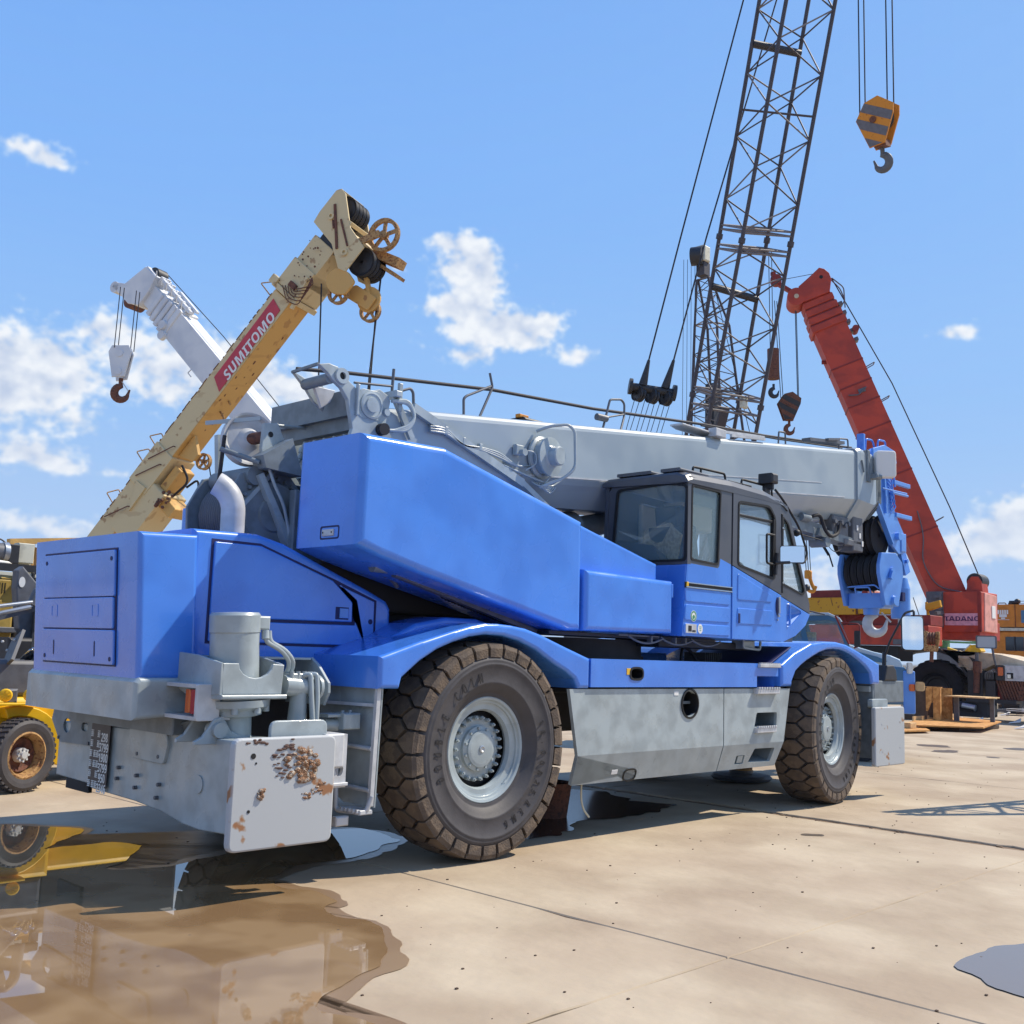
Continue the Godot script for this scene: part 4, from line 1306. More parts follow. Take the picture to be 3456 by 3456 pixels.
func turret(o: Node3D) -> void:
	# long side cover falling towards the cab
	zp(o, "side_cover", o, V([-1.16, 2.80, -0.44, 2.815, 1.035, 2.46, 1.045, 1.60, 0.90, 1.60, -0.66, 1.935, -0.99, 2.015, -1.17, 2.07]), 0.60, 1.315, "blue_paint", 0.055, true)
	# marker lamp let into its rear face
	var base := W(o).T
	var rt := Transform3D(Basis(Vector3(0, 0, 1), Vector3(0, 1, 0), Vector3(-1, 0, 0)), Vector3(-1.166, 0, 0))
	var w1 := W(o)
	w1.at(base * rt).plate(rnd(R(0.905, 2.115, 1.115, 2.205), 0.02), [rnd(R(0.918, 2.126, 1.102, 2.194), 0.014)], -0.02, 0.004)
	w1.prism(R(0.915, 2.124, 1.105, 2.196), -0.015, 0.0012)
	part(o, "lamp_recess", w1, M["blue_seam"])
	var w2 := W(o)
	w2.at(base * rt).prism(rnd(R(0.935, 2.137, 1.06, 2.182), 0.008), 0.0, 0.014, 0.005)
	part(o, "marker_lamp", w2, M["white_grey_paint"])
	for q in [0.95, 1.045]:
		part(o, "lamp_screw", W(o).at(base * rt).cyl(Vector3(q, 2.16, 0.01), Vector3(q, 2.16, 0.0165), 0.006, -1, 8), M["black"])
	# front half of the turret skin and the box that bulges out of it
	zp(o, "turret_skin", o, V([1.065, 2.455, 2.12, 2.215, 2.12, 1.61, 1.065, 1.605]), 0.55, 1.235, "blue_paint", 0.03, true)
	zp(o, "turret_side_box", o, V([1.07, 2.085, 2.235, 2.072, 2.235, 1.62, 1.07, 1.605]), 0.60, 1.325, "blue_paint", 0.04, true)
	zp(o, "box_seal", o, R(2.245, 1.93, 2.275, 2.05), 1.18, 1.30, "blue_paint", 0.01, true)
	# deck under the turret, its skirt and hanging cables
	var dk := W(o)
	dk.box(Vector3(2.35, 1.66, 0.0), Vector3(2.7, 0.10, 1.9), 0.01)
	dk.box(Vector3(0.2, 1.66, -0.2), Vector3(1.8, 0.10, 1.2), 0.01)
	dk.box(Vector3(2.0, 1.585, 0.9), Vector3(2.3, 0.03, 0.5), 0.005)
	dk.box(Vector3(3.1, 1.545, 0.85), Vector3(1.5, 0.07, 0.5), 0.01)
	part(o, "turret_deck", dk, M["dark_steel"])
	var un := W(o)
	un.box(Vector3(1.9, 1.592, 1.20), Vector3(0.55, 0.014, 0.05), 0.003)
	for k in 3:
		un.tube(sag(Vector3(1.75 + k * 0.45, 1.59, 1.22), Vector3(2.2 + k * 0.45, 1.575, 1.24), 0.05, 8), 0.010, 5)
	for x in [2.05, 2.4, 2.55]:
		un.box(Vector3(x, 1.565, 1.22), Vector3(0.02, 0.06, 0.05), 0.003)
	part(o, "turret_cables", un, M["machine_grey"])
	var ub := W(o)
	ub.tube(bend([Vector3(3.55, 1.61, 1.2), Vector3(3.55, 1.535, 1.2), Vector3(3.85, 1.52, 1.2), Vector3(3.86, 1.60, 1.2)], 0.03), 0.014, 6)
	ub.box(Vector3(3.68, 1.565, 1.12), Vector3(0.2, 0.08, 0.14), 0.01)
	part(o, "step_bracket", ub, M["grey_paint"])
	# machinery in the dark gap between side cover and engine cover
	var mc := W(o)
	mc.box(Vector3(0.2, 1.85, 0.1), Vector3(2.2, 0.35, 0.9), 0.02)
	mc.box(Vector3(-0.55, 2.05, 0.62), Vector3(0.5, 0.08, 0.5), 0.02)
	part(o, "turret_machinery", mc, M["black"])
	var va := W(o)
	va.box(Vector3(-0.45, 2.01, 0.98), Vector3(0.50, 0.085, 0.16), 0.012)
	for k in 5:
		va.cyl(Vector3(-0.62 + 0.085 * k, 1.985, 1.06), Vector3(-0.62 + 0.085 * k, 1.98, 1.10), 0.022, -1, 8)
	va.cyl(Vector3(-0.78, 1.97, 0.98), Vector3(-0.6, 1.97, 0.98), 0.04, -1, 12)
	va.box(Vector3(-0.20, 1.93, 0.98), Vector3(0.35, 0.02, 0.2), 0.004)
	part(o, "valve_block", va, M["shadow_grey"])
	bx(o, "valve_tag", o, Vector3(-0.26, 1.965, 1.08), Vector3(0.05, 0.05, 0.01), "yellow_print")
	var rl := W(o)
	rl.bar(Vector3(-0.60, 1.93, 1.0), Vector3(0.85, 1.585, 1.0), 0.05, 0.035)
	part(o, "cover_rail", rl, M["machine_grey"])
	for k in 30:
		var x := -0.15 + k * 0.033
		if k % 1 == 0:
			part(o, "radiator_fin", W(o).bar(Vector3(x, 1.895 - k * 0.0078, 0.92), Vector3(x + 0.09, 1.79 - k * 0.0078, 0.92), 0.03, 0.008), M["machine_black"])
	var wr := W(o)
	for k in 9:
		var a := Vector3(-1.05 + 0.05 * k, 2.08 - 0.016 * k, 0.80 + rng.randf() * 0.1)
		wr.tube(bend([a, a + Vector3(0.06, 0.05 * rng.randf(), 0.05), a + Vector3(0.16, -0.03, 0.03), a + Vector3(0.25, -0.07 - 0.03 * rng.randf(), 0.0)], 0.04), rng.randf_range(0.008, 0.018), 5)
	part(o, "hose_bundle", wr, M["machine_grey"])
	var side := W(o)
	side.box(Vector3(0.8, 2.1, 0.15), Vector3(3.4, 0.9, 0.08), 0.01)
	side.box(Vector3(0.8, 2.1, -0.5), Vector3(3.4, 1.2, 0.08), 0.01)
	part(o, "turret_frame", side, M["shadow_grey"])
	zp(o, "far_side_cover", o, V([-1.0, 2.5, 0.2, 2.5, 2.6, 2.2, 2.6, 1.62, 0.9, 1.60, -1.0, 2.0]), -1.3, -0.7, "blue_paint", 0.05, true)

func cab(o: Node3D) -> void:
	var base := W(o).T
	# seen from the side: x forward, y up
	var zo := 1.35
	var zi := 1.30
	# blue lower skin behind the door, with ribs
	var lo := W(o)
	lo.plate(V([2.335, 1.61, 3.095, 1.61, 3.098, 2.285, 2.92, 2.325, 2.905, 2.255, 2.88, 2.235, 2.402, 2.245]), [], zi, zo)
	part(o, "cab_lower_skin", lo, M["blue_paint"])
	for q in [[2.35, 2.045, 2.36, 1.905], [2.36, 1.885, 2.345, 1.745], [2.345, 1.72, 2.34, 1.625]]:
		zp(o, "cab_panel", o, rnd(V([q[0] + 0.012, q[1], 3.075, q[1] + 0.004, 3.075, q[3] + 0.004, q[2] + 0.012, q[3]]), 0.03), zo - 0.005, zo + 0.010, "blue_paint", 0.008)
	# slide rail
	var rl := W(o)
	rl.box(Vector3(2.73, 2.052, zo + 0.006), Vector3(0.74, 0.052, 0.012), 0.003)
	part(o, "slide_rail_channel", rl, M["black"])
	for y in [2.072, 2.034]:
		bx(o, "slide_rail", o, Vector3(2.735, y, zo + 0.014), Vector3(0.73, 0.012, 0.012), "chrome", 0.003)
	bx(o, "rail_roller", o, Vector3(2.385, 2.058, zo + 0.014), Vector3(0.03, 0.04, 0.014), "yellow_print", 0.004)
	# charcoal frame round the rear quarter glass
	var q1 := W(o)
	q1.plate(V([2.402, 2.245, 2.88, 2.235, 2.905, 2.255, 2.92, 2.325, 3.098, 2.285, 3.108, 2.985, 2.43, 3.02, 2.425, 2.9]), [rnd(V([2.462, 2.285, 2.875, 2.272, 2.915, 2.935, 2.472, 2.94]), 0.03)], zi, zo)
	part(o, "rear_quarter_frame", q1, M["charcoal_paint"])
	zp(o, "rear_quarter_glass", o, V([2.445, 2.27, 2.89, 2.26, 2.93, 2.95, 2.455, 2.955]), zo - 0.02, zo - 0.014, "cab_glass")
	var qs := W(o)
	qs.plate(rnd(V([2.448, 2.272, 2.888, 2.258, 2.928, 2.948, 2.458, 2.954]), 0.035), [rnd(V([2.466, 2.289, 2.871, 2.276, 2.911, 2.931, 2.475, 2.936]), 0.03)], zo - 0.03, zo + 0.006)
	part(o, "window_seal", qs, M["black"])
	# door: charcoal upper half, blue lower half, standing a little proud
	var du := W(o)
	du.plate(V([3.112, 2.283, 3.985, 2.062, 3.985, 2.62, 3.975, 2.96, 3.93, 2.985, 3.12, 2.965]), [rnd(V([3.205, 2.292, 3.855, 2.205, 3.87, 2.80, 3.76, 2.905, 3.212, 2.885]), 0.05)], zi, zo + 0.008)
	part(o, "door_upper", du, M["charcoal_paint"])
	zp(o, "door_lower", o, V([3.112, 2.277, 3.985, 2.056, 3.985, 1.605, 3.108, 1.605]), zi, zo + 0.008, "blue_paint", 0.006)
	zp(o, "door_glass", o, V([3.19, 2.28, 3.87, 2.19, 3.885, 2.81, 3.77, 2.92, 3.197, 2.90]), zo - 0.022, zo - 0.016, "cab_glass")
	var ds := W(o)
	ds.plate(rnd(V([3.195, 2.282, 3.865, 2.193, 3.880, 2.806, 3.766, 2.916, 3.202, 2.896]), 0.05), [rnd(V([3.216, 2.301, 3.846, 2.218, 3.860, 2.796, 3.756, 2.894, 3.223, 2.875]), 0.045)], zo - 0.03, zo + 0.014)
	ds.box(Vector3(3.54, 2.765, zo - 0.006), Vector3(0.65, 0.022, 0.02), 0.004)
	ds.bar(Vector3(3.825, 2.21, zo), Vector3(3.84, 2.79, zo), 0.03, 0.02, Vector3(1, 0, 0))
	part(o, "door_seal", ds, M["black"])
	zp(o, "door_panel", o, rnd(V([3.195, 2.215, 3.80, 2.045, 3.80, 1.975, 3.19, 1.965]), 0.03), zo, zo + 0.016, "blue_paint", 0.008)
	zp(o, "door_panel", o, rnd(V([3.19, 1.895, 3.815, 1.90, 3.815, 1.755, 3.19, 1.745]), 0.03), zo, zo + 0.016, "blue_paint", 0.008)
	zp(o, "door_pull", o, rnd(R(3.198, 1.755, 3.228, 1.845), 0.01), zo + 0.01, zo + 0.022, "blue_seam", 0.004)
	zp(o, "handle_well", o, ell(3.905, 1.945, 0.032, 0.09, 16), zo, zo + 0.0105, "blue_seam")
	var hd := W(o)
	hd.box(Vector3(3.915, 1.955, zo + 0.026), Vector3(0.022, 0.16, 0.016), 0.006)
	hd.cyl(Vector3(3.918, 1.855, zo + 0.01), Vector3(3.918, 1.855, zo + 0.024), 0.014, -1, 10)
	hd.cyl(Vector3(3.905, 1.815, zo + 0.005), Vector3(3.905, 1.815, zo + 0.018), 0.009, -1, 8)
	part(o, "door_handle", hd, M["bright_steel"])
	# front quarter: charcoal above the slanting line, blue nose below
	var fq := W(o)
	fq.plate(V([3.995, 2.05, 4.555, 1.905, 4.545, 2.0, 4.16, 2.82, 4.08, 2.965, 3.985, 2.985]), [rnd(V([4.02, 2.175, 4.405, 2.095, 4.445, 2.125, 4.13, 2.77, 4.03, 2.83]), 0.03)], zi, zo)
	part(o, "front_quarter_frame", fq, M["charcoal_paint"])
	zp(o, "front_quarter_glass", o, V([4.0, 2.16, 4.42, 2.075, 4.46, 2.12, 4.135, 2.79, 4.01, 2.85]), zo - 0.02, zo - 0.014, "cab_glass")
	var fs := W(o)
	fs.plate(rnd(V([4.008, 2.163, 4.413, 2.078, 4.458, 2.122, 4.136, 2.784, 4.018, 2.845]), 0.03), [rnd(V([4.026, 2.180, 4.400, 2.10, 4.438, 2.128, 4.124, 2.768, 4.036, 2.826]), 0.028)], zo - 0.03, zo + 0.006)
	part(o, "window_seal", fs, M["black"])
	bx(o, "hinge_strip", o, Vector3(3.998, 2.47, zo + 0.008), Vector3(0.022, 0.78, 0.016), "black")
	for y in [2.72, 2.18]:
		part(o, "hinge_bolt", W(o).cyl(Vector3(3.998, y, zo + 0.012), Vector3(3.998, y, zo + 0.022), 0.010, -1, 8), M["bright_steel"])
	var ns := W(o)
	ns.plate(V([3.99, 1.605, 4.02, 1.605, 4.27, 1.675, 4.47, 1.785, 4.555, 1.895, 3.99, 2.045]), [rnd(V([4.10, 1.755, 4.15, 1.755, 4.385, 1.90, 4.37, 1.925, 4.125, 1.985, 4.10, 1.96]), 0.02)], zi, zo)
	part(o, "nose_skin", ns, M["blue_paint"])
	var nw := W(o)
	# hollow hand hold: the well floor runs back into the nose
	var hp: Array = []
	for q in [[4.10, 1.755], [4.15, 1.755], [4.385, 1.90], [4.37, 1.925], [4.125, 1.985], [4.10, 1.96]]:
		hp.append(Vector3(q[0], q[1], zo - 0.01))
	var apex := Vector3(4.16, 1.86, zo - 0.13)
	for k in hp.size():
		nw.tri(hp[k], hp[(k + 1) % hp.size()], apex)
	part(o, "hand_hold_well", nw, M["light_blue_paint"])
	part(o, "grab_handle", W(o).tube(bend([Vector3(4.105, 1.775, zo - 0.005), Vector3(4.14, 1.775, zo + 0.01), Vector3(4.14, 1.975, zo + 0.01), Vector3(4.105, 1.975, zo - 0.005)], 0.03), 0.011, 6), M["blue_paint"])
	# rear wall of the cab: blue below, charcoal window frame above; local x runs to the right (+z)
	var rw := Transform3D(Basis(Vector3(0, 0, 1), Vector3(0, 1, 0), Vector3(-1, 0, 0)), Vector3(2.40, 0, 0))
	var r1 := W(o)
	r1.at(base * Transform3D(Basis(Vector3(0, 0, 1), Vector3(0.10, 0.995, 0), Vector3(-0.995, 0.10, 0)), Vector3(2.335, 1.61, 0)))
	r1.prism(R(0.42, 0.0, 1.352, 0.632), -0.05, 0.0, 0.02)
	part(o, "cab_rear_lower", r1, M["blue_paint"])
	var r2 := W(o)
	r2.at(base * rw)
	r2.plate(V([0.42, 2.24, 1.352, 2.235, 1.352, 2.96, 1.26, 2.995, 1.0, 3.0, 0.50, 2.98, 0.42, 2.90]), [rnd(V([0.515, 2.285, 1.315, 2.275, 1.322, 2.93, 1.12, 2.958, 0.57, 2.94]), 0.045)], -0.05, 0.0)
	part(o, "rear_window_frame", r2, M["charcoal_paint"])
	var r3 := W(o)
	r3.at(base * rw)
	r3.plate(rnd(V([0.495, 2.270, 1.345, 2.258, 1.350, 2.945, 1.12, 2.975, 0.552, 2.955]), 0.05), [rnd(V([0.517, 2.288, 1.320, 2.278, 1.328, 2.926, 1.12, 2.955, 0.572, 2.937]), 0.045)], -0.02, 0.008)
	part(o, "window_seal", r3, M["black"])
	var r4 := W(o)
	r4.at(base * rw)
	r4.prism(V([0.505, 2.28, 1.335, 2.268, 1.338, 2.935, 1.12, 2.965, 0.56, 2.945]), -0.02, -0.014)
	part(o, "rear_window_glass", r4, M["cab_glass"])
	# roof: a shallow moulded cap, stepped along its rear edge
	var rf := W(o)
	var secs: Array = []
	for q in [[2.375, 2.985, 3.035], [2.385, 2.985, 3.055], [2.46, 2.985, 3.078], [3.1, 2.985, 3.10], [3.7, 2.985, 3.085], [4.02, 2.975, 3.03], [4.11, 2.955, 2.985]]:
		var ring: Array = []
		for p in [[0.40, q[1]], [0.40, q[2] - 0.03], [0.46, q[2]], [1.24, q[2]], [1.33, q[2] - 0.035], [1.362, q[2] - 0.085], [1.36, q[1] - 0.03], [1.30, q[1] - 0.03]]:
			ring.append(Vector3(q[0], p[1], p[0]))
		secs.append(ring)
	rf.loft(secs)
	rf.box(Vector3(2.62, 3.085, 1.16), Vector3(0.46, 0.03, 0.22), 0.012)
	rf.box(Vector3(2.62, 3.085, 0.75), Vector3(0.46, 0.03, 0.40), 0.012)
	part(o, "cab_roof", rf, M["charcoal_paint"])
	# far wall, floor, front
	var fw := W(o)
	fw.plate(V([2.35, 1.61, 4.27, 1.68, 4.52, 1.9, 4.1, 2.95, 2.40, 2.98]), [V([2.9, 2.2, 4.25, 2.15, 4.05, 2.85, 2.9, 2.9])], 0.42, 0.46)
	fw.box(Vector3(3.3, 1.64, 0.88), Vector3(1.9, 0.06, 0.9), 0.01)
	fw.bar(Vector3(4.10, 2.95, 0.5), Vector3(4.535, 1.98, 0.5), 0.09, 0.05, Vector3(1, 0, 0))
	fw.bar(Vector3(4.105, 2.95, 1.315), Vector3(4.54, 1.98, 1.315), 0.06, 0.05, Vector3(1, 0, 0))
	part(o, "cab_shell", fw, M["charcoal_paint"])
	var nb := W(o)
	nb.loft([[Vector3(4.02, 1.607, 0.45), Vector3(4.02, 1.607, 1.31), Vector3(4.27, 1.677, 1.31), Vector3(4.27, 1.677, 0.45)], [Vector3(4.02, 1.65, 0.45), Vector3(4.02, 1.65, 1.31), Vector3(4.27, 1.71, 1.31), Vector3(4.27, 1.71, 0.45)]])
	nb.quad(Vector3(4.27, 1.677, 0.45), Vector3(4.27, 1.677, 1.33), Vector3(4.47, 1.787, 1.33), Vector3(4.47, 1.787, 0.45))
	nb.quad(Vector3(4.47, 1.787, 0.45), Vector3(4.47, 1.787, 1.34), Vector3(4.555, 1.9, 1.34), Vector3(4.555, 1.9, 0.45))
	part(o, "nose_front", nb, M["blue_paint"])
	var ws := W(o)
	ws.quad(Vector3(4.545, 1.99, 0.5), Vector3(4.545, 1.99, 1.32), Vector3(4.11, 2.95, 1.32), Vector3(4.11, 2.95, 0.5))
	part(o, "windscreen", ws, M["cab_glass"])
	# inside: seat, covers, console, roof panel, wheel
	var se := W(o)
	se.box(Vector3(3.05, 2.0, 0.92), Vector3(0.55, 0.16, 0.52), 0.05)
	se.at(base * Transform3D(Basis(Vector3(0, 0, 1), 0.16), Vector3(2.80, 2.32, 0.92)))
	se.box(Vector3.ZERO, Vector3(0.16, 0.62, 0.50), 0.06)
	se.box(Vector3(0.0, 0.40, 0), Vector3(0.12, 0.20, 0.30), 0.05)
	se.at(base)
	se.box(Vector3(3.0, 1.8, 0.92), Vector3(0.4, 0.3, 0.4), 0.03)
	part(o, "driver_seat", se, M["seat_cloth"])
	var cv := W(o)
	cv.at(base * Transform3D(Basis(Vector3(0, 0, 1), 0.16), Vector3(2.735, 2.44, 0.86)))
	cv.loft([[Vector3(-0.02, -0.28, -0.2), Vector3(-0.05, 0.0, -0.24), Vector3(-0.03, 0.17, -0.18), Vector3(-0.03, 0.22, 0.1), Vector3(-0.06, 0.1, 0.24), Vector3(-0.03, -0.26, 0.12)], [Vector3(0.05, -0.28, -0.2), Vector3(0.05, 0.0, -0.24), Vector3(0.05, 0.17, -0.18), Vector3(0.05, 0.22, 0.1), Vector3(0.05, 0.1, 0.24), Vector3(0.05, -0.26, 0.12)]])
	part(o, "seat_cover_cloth", cv, M["tan_cloth"])
	var cn := W(o)
	cn.loft([[Vector3(2.45, 2.05, 0.46), Vector3(2.45, 2.50, 0.46), Vector3(2.45, 2.42, 0.95), Vector3(2.45, 2.05, 1.15)], [Vector3(2.75, 1.95, 0.46), Vector3(2.75, 2.44, 0.46), Vector3(2.72, 2.34, 0.9), Vector3(2.75, 1.95, 1.1)]])
	cn.box(Vector3(3.4, 2.1, 0.58), Vector3(0.9, 0.5, 0.2), 0.04)
	part(o, "side_console", cn, M["machine_black"])
	var rp := W(o)
	rp.box(Vector3(3.45, 2.80, 0.62), Vector3(0.5, 0.26, 0.26), 0.03)
	rp.box(Vector3(2.98, 2.62, 0.50), Vector3(0.3, 0.5, 0.06), 0.02)
	part(o, "overhead_panel", rp, M["cream_plastic"])
	for k in 4:
		bx(o, "gauge", o, Vector3(3.19, 2.84 - 0.09 * (k / 2), 0.58 + 0.09 * (k % 2)), Vector3(0.02, 0.07, 0.07), "black", 0.01)
	var sw := W(o)
	var ring: Array = []
	var wt := X(Vector3(3.62, 2.27, 0.92), Vector3(-0.55, 0.83, 0))
	for k in 20:
		ring.append(wt * Vector3(0.2 * cos(TAU * k / 20), 0.2 * sin(TAU * k / 20), 0))
	sw.tube(ring, 0.016, 6, true)
	sw.bar(wt * Vector3(-0.19, 0, 0), wt * Vector3(0.19, 0, 0), 0.02, 0.015)
	sw.tube([Vector3(3.62, 2.26, 0.92), Vector3(3.85, 1.8, 0.92)], 0.03, 8)
	part(o, "steering_wheel", sw, M["black"])
	bx(o, "dashboard", o, Vector3(4.05, 2.0, 0.9), Vector3(0.35, 0.3, 0.75), "machine_black", 0.06)
	# outside fittings: rails, work lamp, mirrors, stickers
	var ra := W(o)
	ra.tube(bend([Vector3(2.76, 3.08, 1.15), Vector3(2.76, 3.17, 1.15), Vector3(2.92, 3.175, 1.15), Vector3(3.29, 3.18, 1.15), Vector3(3.31, 3.08, 1.15)], 0.03), 0.012, 6)
	ra.tube([Vector3(2.89, 3.08, 1.15), Vector3(2.89, 3.175, 1.15)], 0.011, 6)
	ra.tube(bend([Vector3(3.58, 3.08, 1.15), Vector3(3.59, 3.17, 1.15), Vector3(4.15, 3.165, 1.15), Vector3(4.16, 3.03, 1.15)], 0.03), 0.012, 6)
	ra.box(Vector3(3.42, 3.105, 1.15), Vector3(0.26, 0.02, 0.10), 0.004)
	ra.box(Vector3(3.60, 3.10, 1.18), Vector3(0.16, 0.03, 0.06), 0.006)
	part(o, "roof_rail", ra, M["black"])
	var wl := W(o)
	wl.box(Vector3(4.0, 3.225, 1.2), Vector3(0.12, 0.10, 0.17), 0.018)
	wl.box(Vector3(4.0, 3.15, 1.2), Vector3(0.03, 0.07, 0.12), 0.006)
	wl.box(Vector3(3.97, 3.10, 1.2), Vector3(0.10, 0.06, 0.03), 0.006)
	part(o, "work_lamp", wl, M["machine_black"])
	var am := W(o)
	am.tube(bend([Vector3(4.12, 3.13, 1.21), Vector3(4.27, 3.05, 1.21), Vector3(4.58, 2.80, 1.22), Vector3(4.74, 2.53, 1.23), Vector3(4.62, 2.42, 1.25), Vector3(4.40, 2.44, 1.28)], 0.1), 0.013, 6)
	am.ball(Vector3(4.42, 2.72, 1.28), 0.04, 8)
	part(o, "mirror_stay", am, M["black"])
	var mi := W(o)
	var mt := X(Vector3(3.945, 2.45, 1.50), Vector3(-0.9, 0, 0.42))
	mi.at(base * mt).prism(rnd(R(-0.12, -0.085, 0.12, 0.085), 0.025), -0.03, 0.0, 0.008, true)
	mi.at(base).tube([Vector3(3.93, 2.37, 1.48), Vector3(3.83, 2.36, 1.38)], 0.016, 6)
	mi.bar(Vector3(3.84, 2.25, 1.37), Vector3(3.87, 2.46, 1.37), 0.035, 0.03)
	part(o, "side_mirror", mi, M["machine_black"])
	part(o, "side_mirror_glass", W(o).at(base * mt).prism(rnd(R(-0.113, -0.078, 0.113, 0.078), 0.022), 0.0, 0.003), M["mirror_glass"])
	var wi := W(o)
	wi.tube(bend([Vector3(3.76, 2.63, zo + 0.025), Vector3(3.68, 2.63, zo + 0.025), Vector3(3.68, 2.35, zo + 0.025), Vector3(3.76, 2.345, zo + 0.025), Vector3(3.83, 2.345, zo + 0.02)], 0.03), 0.012, 6)
	wi.tube([Vector3(3.76, 2.63, zo + 0.025), Vector3(3.83, 2.63, zo + 0.02)], 0.012, 6)
	part(o, "window_guard_bar", wi, M["black"])
	var fl := W(o)
	fl.bar(Vector3(2.455, 3.16, 0.38), Vector3(2.46, 3.22, 0.34), 0.02, 0.02)
	fl.box(Vector3(2.50, 3.215, 0.35), Vector3(0.14, 0.015, 0.05), 0.004)
	part(o, "boom_lug", fl, M["boom_grey"])
	zp(o, "round_sticker", o, ell(2.49, 1.785, 0.045, 0.048, 20), zo + 0.004, zo + 0.0125, "white_print")
	var gs := W(o)
	gs.plate(ell(2.49, 1.785, 0.041, 0.044, 20), [ell(2.49, 1.785, 0.030, 0.032, 20)], zo + 0.012, zo + 0.0135)
	gs.prism(ell(2.49, 1.777, 0.018, 0.018, 12), zo + 0.012, zo + 0.0135)
	part(o, "sticker_print", gs, M["green_print"])
	zp(o, "round_sticker", o, ell(2.593, 1.678, 0.036, 0.042, 20), zo + 0.004, zo + 0.0125, "white_print")
	var p3 := W(o)
	for k in 3:
		p3.box(Vector3(2.593, 1.695 - k * 0.016, zo + 0.013), Vector3(0.036 - 0.006 * k, 0.005, 0.002), 0)
	part(o, "sticker_print", p3, M["green_print"])
	zp(o, "paper_sticker", o, R(2.375, 1.637, 2.535, 1.715), zo + 0.004, zo + 0.0125, "white_grey_paint")
	var p4 := W(o)
	p4.box(Vector3(2.435, 1.675, zo + 0.013), Vector3(0.05, 0.05, 0.002), 0)
	p4.box(Vector3(2.495, 1.655, zo + 0.013), Vector3(0.05, 0.015, 0.002), 0)
	part(o, "sticker_print", p4, M["black_print"])

func boom_ring(x: float, yt: float, ye: float, yb: float, hw: float, zc := 0.0) -> Array:
	var r := 0.07
	var o: Array = []
	for q in [[-hw + 0.18, yb], [hw - 0.18, yb], [hw - 0.03, ye - 0.05], [hw, ye], [hw, yt - r], [hw - 0.008, yt - r * 0.6], [hw - 0.03, yt - r * 0.22], [hw - r, yt], [-hw + r, yt], [-hw + 0.03, yt - r * 0.22], [-hw, yt - r], [-hw, ye], [-hw + 0.03, ye - 0.05]]:
		o.append(Vector3(x, q[1], q[0] + zc))
	return o

